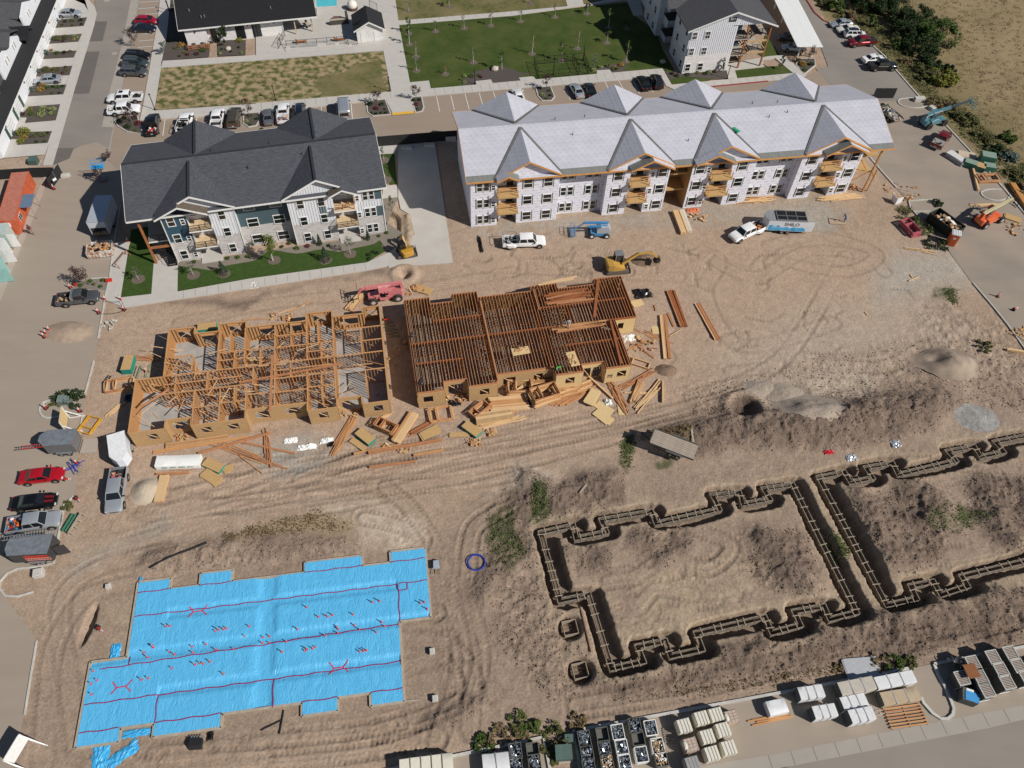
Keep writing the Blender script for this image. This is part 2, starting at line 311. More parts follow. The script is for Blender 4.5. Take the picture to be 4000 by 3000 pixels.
paint(P4([(560,1160),(800,1195),(960,1200),(1300,1095),(1500,1075),(1500,1050),(1000,1160)]),DARK*1.35,2,.9)
paint(P4([(190,1340),(230,1260),(280,1210),(330,1260),(340,1340),(270,1370)]),BROWN,3,.6)
paint(P4([(1440,930),(1530,790),(1610,840),(1620,960),(1540,1000)]),CLAY*.92,4,.8)
paint(P4([(620,830),(760,850),(800,1000),(700,950)]),BROWN,3,.5)
paint(P4([(660,2010),(560,2080),(350,2180),(220,2240),(300,2260),(500,2150),(700,2040)]),GREYG,5,.7,.9)
for s_ in([(2080,1890),(2140,1900),(2150,2030),(2090,2030)],[(1900,2030),(2010,1990),(2060,2150),(2000,2220),(1930,2200)],[(3610,2000),(3700,1960),(3880,2010),(3800,2080),(3640,2070)],[(3230,2060),(3320,2150),(3290,2200)],[(3660,1120),(3750,1140),(3730,1190),(3650,1160)],[(2430,1720),(2480,1700),(2460,1830),(2440,1830)],[(2560,1790),(2620,1780),(2620,1820),(2560,1820)]):
 paint(P4(s_),GREEN,1.5,.85,1.1)
# ---- relief
Z+=(n1*.10+n2*.035)*(1-soft)
zr=vnoise(X,Y,1.7,31,4);zr2=np.abs(vnoise(X,Y,1.1,32,3));Z+=rough*(zr*.30+zr2*.22+n3*.07)*(1-soft)
clod=np.clip(vnoise(X,Y,.5,36,2)*1.8,0,1);Z+=rough*clod*.20*(1-soft);COL*=(1-.30*rough*np.clip(.5-vnoise(X,Y,.8,37,3)*1.6,0,1))[...,None]
def mound(pts,h,w,seed,jag=.4):
 D,A,_=dseg(P4(pts),w*2.5);k=np.exp(-(D/w)**2);return k*h*(1+jag*vnoise(X,Y,1.6,seed,3))
for i,(pts,h,w) in enumerate([([(2620,1730),(2900,1680),(3250,1640),(3500,1600),(3680,1570)],1.3,2.6),([(3000,1700),(3300,1670),(3600,1640)],.7,2.5),([(2330,2660),(2700,2590),(3000,2545),(3400,2440),(4000,2340)],.55,1.3),([(1890,2330),(1930,2270),(1990,2210),(2060,2150)],.6,1.6),([(2060,1870),(2200,1950),(2280,1890),(2400,1880)],.7,1.6),([(3350,1920),(3400,2050),(3480,2200)],.9,1.8),([(3560,1890),(3650,1950),(3660,2000)],.8,1.6),([(3860,1900),(3900,2050),(3980,2150)],.7,1.8),([(2200,2170),(2290,2140),(2370,2190)],.45,1.2),([(2480,2110),(2600,2070),(2690,2130),(2580,2190)],.35,1.),([(2980,2110),(3090,2200),(3170,2300)],.7,1.6),([(600,2190),(800,2150),(1000,2130),(1300,2140)],.5,1.3),([(3520,2400),(3700,2360),(3900,2330)],.5,1.4),([(1700,2830),(1780,2790),(1840,2760)],.5,1.1)]):
 mm=mound(pts,h,w,50+i);Z+=mm*(1-soft);kk=np.clip(mm/h*1.4,0,1)[...,None]*.6*np.clip(.7+n2*.8,0,1)[...,None];COL[:]=COL*(1-kk)+DARK*1.2*kk
 rough=np.maximum(rough,np.clip(mm/h,0,1)*.6)
pit=np.zeros_like(X)
for F_ in(F1,F2):
 D,A,_=dseg(F_,4);D2,_,_=dseg([(x+.6,y-.05) for x,y in F_],4);D=np.minimum(D,D2)+.22*n2+.12*n3;k=1-sstep(.80,1.1,D);pit=np.maximum(pit,k)
 kk=(1-sstep(1.3,2.2,D+.5*n2))[...,None]*.40;COL[:]=COL*(1-kk)+CLAY*.92*kk
for p_ in((2227,2452),(2266,2620)):
 g=G(*p_);D=np.hypot(X-g.x,Y-g.y)+.15*n2;pit=np.maximum(pit,(1-sstep(1.0,1.6,D))*.8)
Z=Z*(1-pit)-1.25*pit;COL[:]=COL*(1-.75*pit[...,None])+BROWN*.75*.75*pit[...,None]
D,A,_=dseg(smooth(P4([(1500,820),(1548,850),(1552,900),(1548,945)])),3);k=1-sstep(.3,.55,D+.08*n2);Z=Z-.7*k;COL[:]=COL*(1-k[...,None]*.5)+DARK*k[...,None]*.5
D,A,_=dseg(smooth(P4([(1590,850),(1600,900),(1590,960)])),3);k=np.exp(-(D/.6)**2);Z+=.42*k*(1+.7*n2+.5*n3);COL[:]=COL*(1-k[...,None]*.8)+CLAY*.85*k[...,None]*.8
g=G(1578,1072);D=np.hypot(X-g.x,Y-g.y);k=np.exp(-((D-1.6)/.6)**2)*.35-.8*(1-sstep(.3,1.1,D));Z+=k
g=G(2905,1600);D=np.hypot(X-g.x,Y-g.y);Z+=.5*np.exp(-((D-2.4)/.8)**2)-.9*(1-sstep(1.,2.2,D));k=(1-sstep(1.4,2.4,D))[...,None];COL[:]=COL*(1-k)+DARK*k
g=G(345,2440);D=np.hypot((X-g.x)/.5,(Y-g.y)/2.2);Z+=-.9*(1-sstep(.6,1.2,D))
TR=[([(560,2000),(1000,1950),(1500,1830),(2000,1740),(2400,1660),(2800,1560)],2.2,.05),([(450,1900),(1100,1990),(1700,1880),(2300,1730),(2750,1600)],2.,.05),([(1700,2900),(1790,2600),(1760,2350),(1700,2150),(1600,1990),(1500,1900)],1.9,.06),([(1830,2850),(1830,2550),(1740,2250),(1800,2050),(1900,1950)],1.9,.06),([(1650,2850),(1860,2650),(1840,2400),(1720,2200)],1.8,.05),([(1560,2500),(1750,2520),(1850,2700),(1700,2850)],1.8,.08),([(300,2950),(260,2650),(230,2450),(260,2300),(420,2200),(650,2150)],2.,.05),([(160,2980),(180,2700),(215,2500),(330,2330),(500,2280)],2.,.07),([(600,2950),(1100,2900),(1500,2850),(1800,2740)],2.,.09),([(650,2980),(1200,2950),(1700,2880)],2.,.08),([(2250,2760),(2700,2680),(3200,2560),(3700,2470),(4050,2390)],2.1,.10),([(2300,2800),(2800,2720),(3300,2600),(3900,2490)],2.,.07),([(2380,2150),(2460,2280),(2480,2370),(2560,2300),(2700,2320)],1.7,.09),([(2700,2060),(2850,2130),(2760,2220),(2600,2180),(2480,2250),(2370,2270)],1.7,.09),([(2200,1960),(2050,1040),(1900,1010)],0,0),([(2180,1020),(2300,1060),(2500,1075),(2650,1080)],1.9,.07),([(1950,1080),(2200,1090),(2450,1060)],1.9,.06),([(2750,1000),(2950,1080),(3150,980),(3380,1000),(3450,1060)],2.2,.03),([(2600,950),(2800,1010),(2750,1150),(2900,1350),(3250,1260)],2.4,.03),([(3000,960),(3200,920),(3420,990),(3300,1060),(3050,1020)],2.2,.025),([(2850,1450),(3200,1420),(3450,1430),(3600,1350)],2.,.07),([(3300,1000),(3050,1400),(2700,1550)],2.3,.05),([(1480,2380),(1700,2390)],1.8,.08),([(1500,2640),(1720,2560)],1.8,.08),([(700,1260),(1100,1180),(1600,1130),(2000,1060)],2.1,.04),([(3560,1800),(3850,1830),(3900,1900),(3900,1960)],1.8,.09),([(3500,2150),(3750,2230),(3950,2180)],1.8,.09),([(2000,1970),(1850,2060),(1820,2260)],1.9,.09),([(1420,2020),(1560,2050),(1650,2110),(1580,2180)],1.7,.09),([(2860,2220),(3000,2200),(3080,2110)],1.7,.07),([(1300,1890),(1700,1890),(2000,1850)],2.,.07)]
for k_,(pts,gauge,dep) in enumerate(TR):
 if not dep:continue
 D,A,SD=dseg(smooth(P4(pts),8),3.2);off=np.abs(D-gauge/2);inn=1-sstep(.16,.34,off);rim=np.exp(-((off-.42)/.12)**2)
 fade=np.clip(.65+.9*vnoise(X,Y,6,90+k_,2),0,1)
 lug=np.sin(A*2*math.pi/.52+SD*off*3)
 Z+=(-dep*inn+dep*.55*rim+dep*.55*inn*lug)*fade*(1-soft);dk=(inn*fade*.16)[...,None];COL[:]*=(1-dk)
for k_ in range(26):
 x0=ru(350,1300);x1=x0+ru(600,1900);f=lambda x:2010-.20*(x-400)+.00001*(x-1400)**2;o1,o2=ru(-110,130),ru(-110,130)
 P_=[(x0+(x1-x0)*t_,f(x0+(x1-x0)*t_)+o1*(1-t_)+o2*t_+30*ms(t_*4+k_)) for t_ in np.linspace(0,1,6)];D,A,SD=dseg(smooth(P4(P_),6),2.8);off=np.abs(D-1.0);inn=(1-sstep(.12,.3,off))*np.clip(.5+1.2*vnoise(X,Y,4,140+k_,2),0,1)*(1-soft)
 Z+=inn*(-.045+.035*np.sin(A*2*math.pi/.5+SD*off*4));COL*=(1+.15*inn*rc([-1,-1,1]))[...,None]
for k_ in range(150):
 x0,y0=rc([(1500+random.random()*500,2150+random.random()*700),(2300+random.random()*700,2050+random.random()*450),(1900+random.random()*450,950+random.random()*120),(2500+random.random()*1000,1000+random.random()*500),(400+random.random()*1300,2780+random.random()*200),(3300+random.random()*700,1800+random.random()*600),(2000+random.random()*1500,950+random.random()*600)])
 a_=ru(0,6.28);ll=ru(40,160);g0=(x0,y0);g1=(x0+ll*mc(a_)*.5,y0+ll*.5*ms(a_)*.6);g2=(x0+ll*mc(a_+.5),y0+ll*ms(a_+.5)*.6)
 D,A,SD=dseg(smooth(P4([g0,g1,g2]),5),1.);inn=1-sstep(.18,.36,D);inn=inn*(1-soft);Z+=-.06*inn+.05*inn*np.sin(A*2*math.pi/.5);COL*=(1-.12*inn*(k_%3>0))[...,None]
Z=Z*(1-.0*soft)-.07*soft
far=sstep(90,300,np.hypot(X,Y-70));Z+=far*(-.2)
Z[fm>.5]+=(vnoise(X,Y,12,77,3)*.35)[fm>.5]
COL=np.clip(COL*(1+.12*n3[...,None]+.12*vnoise(X,Y,.3,99,2)[...,None]),.01,.9)
nx,ny=X.shape;co=np.stack([X,Y,Z],-1).reshape(-1,3).astype('f4')
idx=np.arange(nx*ny).reshape(nx,ny);Q=np.stack([idx[:-1,:-1],idx[1:,:-1],idx[1:,1:],idx[:-1,1:]],-1).reshape(-1,4)
me=bpy.data.meshes.new('ground');me.vertices.add(nx*ny);me.vertices.foreach_set('co',co.ravel());me.loops.add(Q.size);me.loops.foreach_set('vertex_index',Q.ravel().astype('i4'))
me.polygons.add(len(Q));me.polygons.foreach_set('loop_start',np.arange(0,Q.size,4,dtype='i4'));me.polygons.foreach_set('loop_total',np.full(len(Q),4,'i4'))
me.polygons.foreach_set('use_smooth',np.ones(len(Q),bool))
ca=me.color_attributes.new('soil','FLOAT_COLOR','POINT');ca.data.foreach_set('color',np.concatenate([COL.reshape(-1,3),np.clip(.45+rough*1.1,0,1).reshape(-1,1)],1).astype('f4').ravel());me.update();me.validate()
gm=mat('soil',(.3,.2,.15),.95,bump=.11,bscale=3.2,spec=.15);n,L,b=nodes(gm)
at=n.new('ShaderNodeAttribute');at.attribute_name='soil';tx=n.new('ShaderNodeTexNoise');tx.inputs['Scale'].default_value=4.5;tx.inputs['Detail'].default_value=8;tx.inputs['Roughness'].default_value=.7
tc=n.new('ShaderNodeTexCoord');L.new(tc.outputs['Object'],tx.inputs[0]);rp=n.new('ShaderNodeValToRGB');rp.color_ramp.elements[0].position=.3;rp.color_ramp.elements[1].position=.72
rp.color_ramp.elements[0].color=(.66,.655,.65,1);rp.color_ramp.elements[1].color=(1.24,1.24,1.24,1);mx=n.new('ShaderNodeMix');mx.data_type='RGBA';mx.blend_type='MULTIPLY';mx.inputs['Factor'].default_value=1
L.new(tx.outputs[0],rp.inputs[0]);L.new(at.outputs['Color'],mx.inputs['A']);L.new(rp.outputs[0],mx.inputs['B']);L.new(mx.outputs['Result'],b.inputs['Base Color']);L.new(at.outputs['Alpha'],next(k for k in n if k.type=='BUMP').inputs['Strength'])
me.materials.append(gm);ground=put('ground',me);ground['kind']='structure'
def hz(x,y):
 i=min(max(np.searchsorted(gx,x)-1,0),nx-2);j=min(max(np.searchsorted(gy,y)-1,0),ny-2)
 tx_=(x-gx[i])/(gx[i+1]-gx[i]);ty_=(y-gy[j])/(gy[j+1]-gy[j])
 return float((Z[i,j]*(1-tx_)+Z[i+1,j]*tx_)*(1-ty_)+(Z[i,j+1]*(1-tx_)+Z[i+1,j+1]*tx_)*ty_)
def on(p):return Vector((p.x,p.y,hz(p.x,p.y)))
#  PAVING, LAWNS, KERBS
def triang(poly):
 from mathutils.geometry import tessellate_polygon
 return tessellate_polygon([[Vector((p[0],p[1],0)) for p in poly]])
def sheet(name,poly,z,m,parent=None,kind='structure',skirt=0,label=None):
 n=len(poly);ar=sum(poly[i][0]*poly[(i+1)%n][1]-poly[(i+1)%n][0]*poly[i][1] for i in range(n))
 if ar<0:poly=poly[::-1]
 b=MB();b.v=[(p[0],p[1],z) for p in poly]
 for t in triang(poly):
  a,c,d=[poly[i] for i in t]
  if(c[0]-a[0])*(d[1]-a[1])-(c[1]-a[1])*(d[0]-a[0])<0:t=t[::-1]
  b.f.append(tuple(t));b.m.append(0)
 if skirt:
  for i in range(n):
   p,r=poly[i],poly[(i+1)%n];b.face([(p[0],p[1],z-skirt),(r[0],r[1],z-skirt),(r[0],r[1],z),(p[0],p[1],z)])
 o=b.obj(name,m,parent)
 if kind and not parent:o['kind']=kind
 return o
def kerb(name,pts,w_=.16,h=.14,m=None,closed=False):
 b=MB();pts=pts+[pts[0]] if closed else pts
 L_=[];R_=[]
 for i,p in enumerate(pts):
  a=Vector(pts[max(0,i-1)]);c=Vector(pts[min(len(pts)-1,i+1)]);d=(c-a).normalized();nn=Vector((-d.y,d.x))*w_/2
  L_.append((p[0]+nn.x,p[1]+nn.y));R_.append((p[0]-nn.x,p[1]-nn.y))
 for i in range(len(pts)-1):
  b.hexa([(*L_[i],-.1),(*R_[i],-.1),(*R_[i+1],-.1),(*L_[i+1],-.1),(*L_[i],h),(*R_[i],h),(*R_[i+1],h),(*L_[i+1],h)])
 o=b.obj(name,m or KERB);o['kind']='structure';return o
def asphalt(name,c,c2,c3,s3,rz=0):
 c2=tuple(v*.84 for v in c2);return mat(name,c,.95,c2=c2,scale=.35,amt=1.3,bump=.012,bscale=14,c3=c3,s3=s3,detail=9,spec=.2,stretch=(.35,1.9,1),rotz=RAD(rz))
A_OLD=asphalt('old_asphalt',(.245,.222,.198),(.215,.193,.172),(.265,.235,.205),.09,-103)
A_DUST=asphalt('dusty_asphalt',(.355,.295,.235),(.315,.262,.21),(.335,.28,.225),.08,-103)
A_LOT=asphalt('parking_asphalt',(.325,.255,.20),(.285,.225,.178),(.30,.24,.19),.1,-12)
A_EAST=asphalt('east_asphalt',(.305,.258,.212),(.26,.222,.188),(.34,.28,.22),.12,52)
A_S=asphalt('south_asphalt',(.28,.245,.21),(.25,.218,.188),(.29,.252,.215),.1,-12)
A_PATCH=asphalt('asphalt_patch',(.155,.14,.128),(.135,.124,.113),None,1)
GUT=mat('gutter_concrete',(.36,.325,.28),.9,c2=(.31,.28,.24),scale=.6,amt=1.2,bump=.004,bscale=10)
LAWN=mat('lawn_green',(.058,.088,.020),.95,c2=(.032,.055,.012),scale=1.1,amt=1.,bump=.05,bscale=7,c3=(.085,.098,.03),s3=.25,detail=7,spec=.1)
SOD=mat('sod_green',(.055,.092,.022),.95,c2=(.032,.06,.013),scale=1.6,amt=.9,bump=.04,bscale=9,detail=6,spec=.1)
DRYL=mat('dry_lawn',(.34,.26,.15),.95,c2=(.085,.095,.03),scale=.8,amt=.3,bump=.05,bscale=6,detail=9,spec=.1)
DRYL2=mat('worn_lawn',(.15,.135,.055),.95,c2=(.065,.08,.022),scale=1.1,amt=.6,bump=.05,bscale=6,c3=(.24,.19,.10),s3=.16,detail=8,spec=.1)
MULCH=mat('dark_mulch',(.105,.085,.072),.95,c2=(.055,.045,.04),scale=9,amt=.8,bump=.03,bscale=14)
MULCH_L=mat('gravel_mulch',(.235,.20,.165),.95,c2=(.17,.145,.12),scale=9,amt=.8,bump=.03,bscale=14)
PAINT=mat('road_paint',(.72,.71,.68),.7)
REDK=mat('red_kerb_paint',(.30,.05,.045),.7)
YELP=mat('tactile_yellow',(.72,.42,.05),.7)
sheet('street',ROAD_W,.006,A_OLD)
sheet('dusty_street',PT([(0,0,455,1430),(0,0,560,1330),(0,0,700,1260),(0,0,840,1230),(0,0,950,1290),(0,0,945,1400),(0,0,1070,1520),(0,1,1080,60),(0,1,990,450),(0,1,850,1262),(0,1,810,1462),(0,2,735,80),(0,2,715,260),(0,2,690,440),(0,2,640,970),(0,2,540,1050),(0,2,440,1560),(0,2,110,1600),(0,2,40,1640),(0,3,0,60),(0,3,30,160),(0,3,190,380),(0,3,320,560),(0,3,190,1300),(0,3,110,1659),(0,3,60,1900),(0,3,-300,1900),(0,3,-300,500),(0,2,-300,0),(0,1,-150,1300),(0,1,10,930),(0,1,375,0)]),.010,A_DUST)
sheet('parking_lot',LOT,.004,A_LOT)
sheet('drive_lane',PT([(3,0,320,-20),(3,0,480,180),(3,0,900,395),(3,0,1290,820),(3,0,1330,860),(3,0,860,880),(3,0,540,740),(3,0,410,590),(3,0,520,575),(3,0,450,390),(3,0,140,0),(3,0,100,-130),(3,0,250,-130)]),.010,A_OLD)
sheet('east_road',ROAD_E,.006,A_EAST);sheet('south_road',ROAD_S,.006,A_S);sheet('loading_apron',APRON_S,.006,A_DUST)
for i,s_ in enumerate(([(790,185),(928,185),(885,355),(765,360)],[(740,448),(862,445),(770,808),(632,812)],[(488,1280),(640,1278),(600,1370),(455,1430)])):
 sheet('asphalt_patch',PT([(0,0,*p) for p in s_]),.016,A_PATCH)
def slab(name,poly,m,z=.12,joints=0,j0=None,j1=None):return sheet(name,poly,z,m,skirt=.25)
sheet('gutter',PT([(0,0,1130,0),(0,0,1205,0),(0,0,985,1100),(0,0,880,1096),(0,0,950,780),(0,0,1060,360)]),.014,GUT)
sheet('gutter',PT([(0,0,985,1095),(0,0,978,1095),(0,0,925,1360),(0,0,940,1362)]),.018,GUT)
APR=PT([(0,0,680,-60),(0,0,770,5),(0,0,820,60),(0,0,836,120),(0,0,815,220),(0,0,640,790),(0,0,455,1430),(0,0,372,1430),(0,0,425,1250),(0,0,540,830),(0,0,600,640),(0,0,735,230),(0,0,765,100),(0,0,730,40),(0,0,660,10),(0,0,560,-60)])
slab('sidewalk',APR,CONC,.10)
slab('sidewalk',PT([(0,1,290,80),(0,1,380,-130),(0,1,420,-200),(0,1,400,-90),(0,1,375,0),(0,1,20,900),(0,1,-200,1400),(0,1,-250,1200),(0,1,0,730),(0,1,60,640),(0,1,190,330)]),CONC_D,.08)
slab('sidewalk',PT([(0,0,1395,-100),(0,0,1480,-100),(0,0,1460,300),(0,0,1395,580),(0,0,1330,960),(0,0,2212,900),(1,0,0,895),(1,0,1170,795),(1,0,1100,440),(1,0,0,525),(0,0,1390,590),(0,0,1397,530),(0,0,1810,505),(0,0,2212,480),(0,0,2212,340),(1,0,190,330),(1,0,260,455),(1,0,800,405),(1,0,880,370),(1,0,1100,355),(1,0,1090,230),(1,0,1000,-100),(1,0,1190,-100),(1,0,1235,210),(1,0,1330,715),(1,0,1495,700),(1,0,1510,768),(1,0,1905,735),(1,0,1898,705),(1,0,2030,690),(1,0,2045,722),(2,0,75,700),(2,0,58,675),(2,0,185,662),(2,0,205,690),(2,0,735,642),(2,0,730,612),(2,0,845,605),(2,0,862,632),(2,0,1240,598),(2,0,1300,596),(2,0,1380,735),(2,0,2212,655),(3,0,215,635),(3,0,60,505),(3,0,-1,515),(2,0,2160,520),(2,0,2180,575),(2,0,1925,610),(2,0,1945,680),(2,0,1870,690),(2,0,1850,600),(2,0,1835,560),(2,0,2212,490),(3,0,130,478),(3,0,330,650),(3,0,290,672),(2,0,2212,702),(2,0,1405,780),(2,0,1330,745),(2,0,1290,665),(2,0,700,715),(2,0,0,770),(1,0,1430,838),(1,0,1340,845),(1,0,1370,962),(1,0,1180,982),(1,0,1120,862),(1,0,0,980),(0,0,1400,1030),(0,0,1210,1040),(0,0,1240,900),(0,0,1360,200)]),CONC,.11)
slab('path',PT([(1,0,1228,180),(1,0,2212,100),(2,0,600,45),(2,0,1100,-60),(2,0,1150,-20),(2,0,470,70),(1,0,2212,138),(1,0,1235,218)]),CONC,.07)
slab('path',PT([(2,0,455,-40),(2,0,600,-40),(2,0,620,45),(2,0,480,55)]),CONC,.06)
slab('path',PT([(2,0,1000,-80),(2,0,1100,-80),(2,0,1130,130),(2,0,1050,140),(2,0,990,0)]),CONC,.07)
slab('pool_deck',PT([(1,0,0,340),(1,0,190,330),(1,0,260,455),(1,0,800,405),(1,0,880,370),(1,0,1110,350),(1,0,1000,-150),(1,0,500,-150),(1,0,530,150),(1,0,0,190)]),CONC,.20)
slab('sidewalk',PT([(0,1,990,440),(0,1,1130,430),(0,1,1115,480),(0,1,1045,915),(0,1,1310,885),(0,1,1330,620),(0,1,1440,560),(0,1,1540,605),(0,1,1535,865),(1,1,-50,752),(1,1,960,612),(1,1,1150,525),(1,1,1145,640),(1,1,960,680),(1,1,60,818),(0,1,1080,1000),(0,1,895,935),(0,1,950,720)]),CONC,.11)
slab('driveway',PT([(1,0,1225,1255),(1,0,1545,1235),(1,1,1640,220),(1,1,1700,612),(1,1,1145,655),(1,1,1150,525),(1,1,1370,370),(1,1,1330,200),(1,1,1250,150),(1,1,1230,60)]),mat('driveway_concrete',(.52,.49,.44),.9,c2=(.45,.42,.38),scale=.5,amt=1.3,bump=.004,bscale=9,c3=(.43,.39,.34),s3=.3),.10)
slab('sidewalk',PT([(1,0,1040,1270),(1,0,1240,1255),(1,0,1200,1330),(1,0,1055,1335)]),CONC,.09);slab('sidewalk',PT([(1,0,1100,1610),(1,0,1220,1600),(1,1,1225,45),(1,1,1090,60)]),CONC,.09)
def lawn(name,pts,m,z=.05):return sheet(name,PT(pts),z,m)
lawn('lawn',[(0,0,1395,590),(1,0,0,530),(1,0,1100,443),(1,0,1165,795),(1,0,0,893),(0,0,1340,955)],DRYL,.075)
lawn('lawn',[(1,0,560,660),(1,0,740,640),(1,0,860,560),(1,0,1080,520),(1,0,1100,700),(1,0,1140,790),(1,0,600,835),(1,0,500,740)],DRYL2,.085)
lawn('lawn',[(1,0,1190,-100),(1,0,1228,180),(1,0,2212,98),(2,0,600,42),(2,0,1100,-60),(2,0,1100,-100)],DRYL2,.05)
lawn('lawn',[(1,0,1235,218),(1,0,2212,140),(2,0,620,60),(2,0,1000,20),(2,0,1060,140),(2,0,1250,270),(2,0,1300,430),(2,0,1400,600),(2,0,1360,640),(2,0,1300,594),(2,0,735,640),(1,0,1510,766),(1,0,1330,712)],LAWN)
lawn('lawn',[(2,0,1360,690),(2,0,1480,665),(2,0,1735,690),(2,0,1680,705),(2,0,1382,733)],LAWN,.09)
lawn('lawn',[(2,0,1925,612),(2,0,2212,580),(3,0,170,565),(3,0,212,632),(2,0,2212,652),(2,0,1945,678)],LAWN,.08)
lawn('lawn',[(2,0,2130,470),(3,0,-20,300),(3,0,105,478),(3,0,0,515)],LAWN,.06)
lawn('lawn',[(0,0,480,5),(0,0,680,20),(0,0,762,60),(0,0,766,90),(0,0,700,95),(0,0,530,70),(0,0,470,40)],LAWN,.085)
lawn('lawn',[(0,1,1135,330),(0,1,1290,300),(0,1,1335,620),(0,1,1308,883),(0,1,1045,913),(0,1,1115,480)],SOD,.10)
def curve(pts,n=5):return[tuple(p) for p in smooth(PT(pts),n)]
BEDF=curve([(0,1,1545,640),(0,1,1720,665),(0,1,1850,680),(0,1,1960,640),(0,1,2100,615),(1,1,0,590),(1,1,100,520),(1,1,180,510),(1,1,360,535),(1,1,560,500),(1,1,720,520),(1,1,850,490),(1,1,1010,455),(1,1,1070,420)])
sheet('lawn',PT([(0,1,1535,640)])+BEDF+PT([(1,1,1110,520),(1,1,960,612),(1,1,-50,750),(0,1,1535,862)]),.10,SOD)
lawn('lawn',[(1,0,1055,1335),(1,0,1195,1325),(1,0,1215,1590),(1,0,1160,1600),(1,0,1090,1450)],SOD,.07)
def bed(pts,m=MULCH,z=.115):return sheet('planting_bed',PT(pts),z,m)
sheet('planting_bed',BEDF+PT([(1,1,1140,520),(1,1,1370,420),(1,1,1100,250),(1,1,1090,60),(1,1,1225,50),(1,1,1180,160),(1,1,1100,350),(1,1,740,420),(1,1,0,520),(0,1,1750,590),(0,1,1560,600)]),.06,MULCH_L)
DBEDS=[[(460,245),(530,170),(755,155),(725,230),(460,248)],[(345,385),(360,320),(710,297),(680,365),(345,390)],[(330,500),(350,460),(665,442),(640,502),(330,518)],[(285,655),(300,600),(628,573),(603,655),(290,668)],[(240,835),(265,745),(578,735),(550,820),(240,838)],[(165,1020),(250,925),(523,905),(485,1045),(217,1068),(235,1020)],[(100,1205),(110,1150),(452,1138),(415,1240),(148,1258),(165,1210)]]
for b_ in DBEDS:bed([(0,0,*p) for p in b_],MULCH,.135)
sheet('driveway',PT([(0,0,735,0),(0,0,765,100),(0,0,735,230),(0,0,540,830),(0,0,425,1250),(0,0,390,1340),(0,0,40,1370),(0,0,-80,1400),(0,0,80,900),(0,0,330,380),(0,0,470,0)]),.10,CONC)
bed([(0,0,1400,530),(0,0,1440,330),(0,0,1480,-50),(0,0,1560,-50),(0,0,1600,330),(0,0,1820,330),(0,0,1808,495)]);bed([(0,0,1885,490),(0,0,1880,350),(0,0,2125,350),(0,0,2123,480)])
ISL=[[(0,0,990,1040),(0,0,1010,1030),(0,0,1130,1000),(0,0,1190,1010),(0,0,1240,1160),(0,0,1100,1140),(0,0,1020,1090)],[(0,0,2105,985),(0,0,2212,975),(1,0,30,975),(1,0,28,1050),(1,0,0,1090),(0,0,2150,1100),(0,0,2105,1070)],[(1,0,955,880),(1,0,1115,862),(1,0,1165,992),(1,0,1010,1005),(1,0,965,975)],[(1,0,1340,845),(1,0,1430,838),(1,0,1450,930),(1,0,1435,965),(1,0,1380,975)],[(2,0,205,760),(2,0,330,748),(2,0,368,840),(2,0,340,872),(2,0,260,872),(2,0,225,830)],[(3,0,270,510),(3,0,400,508),(3,0,408,565),(3,0,310,645),(3,0,240,560)]]
for k_ in ISL:sheet('planting_bed',PT(k_),.10,MULCH);kerb('kerb',PT(k_),.2,.15,closed=True)
for k_ in([(0,1,780,750),(0,1,950,740),(0,1,930,850),(0,1,640,830),(0,1,660,790)],):sheet('planting_bed',PT(k_),.05,MULCH_L)
kerb('kerb',PT([(0,1,790,752),(0,1,950,742)]),.15)
bed([(1,0,1890,740),(1,0,1780,735),(1,0,1790,690),(1,0,1900,620),(1,0,2100,570),(1,0,2212,600),(2,0,60,625),(2,0,180,640),(2,0,60,660),(2,0,70,700),(1,0,2212,710),(1,0,2045,720),(1,0,2025,688),(1,0,1898,705)],MULCH,.07)
bed([(2,0,690,600),(2,0,840,560),(2,0,985,540),(2,0,975,615),(2,0,870,630),(2,0,845,603),(2,0,732,612)],MULCH,.07)
bed([(2,0,1320,620),(2,0,1470,640),(2,0,1840,590),(2,0,1870,685),(2,0,1740,688),(2,0,1480,662),(2,0,1365,690)],MULCH,.075)
kerb('kerb',PT([(3,0,320,-20),(3,0,400,110),(3,0,480,180),(3,0,530,200)]),.2,.15,REDK)
kerb('kerb',PT([(3,0,890,385),(3,0,1000,480),(3,0,1080,580),(3,0,1290,820),(3,0,1400,930),(3,0,1550,1100),(3,0,1700,1260),(3,0,1850,1420),(3,0,2060,1659),(3,0,2300,1950)]),.22,.15)
kerb('kerb',PT([(2,0,1405,782),(2,0,2212,704)]),.2,.16,REDK)
kerb('kerb',PT([(0,1,1040,120),(0,1,985,450),(0,1,950,730),(0,1,905,940),(0,1,850,1262)]),.16);kerb('kerb',PT([(0,1,812,1462),(0,1,760,1659),(0,2,735,90)]),.16)
kerb('kerb',[tuple(p) for p in smooth(PT([(0,2,470,140),(0,2,380,160),(0,2,345,220),(0,2,370,280),(0,2,440,295),(0,2,600,265),(0,2,715,262)]),5)],.2);kerb('kerb',PT([(0,2,715,262),(0,2,690,440)]),.16)
kerb('kerb',PT([(0,2,640,970),(0,2,555,1045),(0,2,510,1300),(0,2,465,1550),(0,2,320,1585),(0,2,150,1600),(0,2,60,1640),(0,3,0,50),(0,3,0,110),(0,3,50,175),(0,3,150,180),(0,3,290,140)]),.2)
kerb('kerb',PT([(0,3,320,560),(0,3,270,850),(0,3,215,1200)]),.14)
kerb('kerb',PT([(3,0,830,1300),(3,0,980,1480),(3,0,1110,1625)]),.2);kerb('kerb',PT([(3,1,1215,80),(3,1,1230,140),(3,1,1320,240)]),.16);kerb('kerb',PT([(3,1,1215,80),(3,1,1420,65),(3,1,1480,100)]),.16);kerb('kerb',PT([(3,1,1260,170),(3,1,1400,170)]),.16)
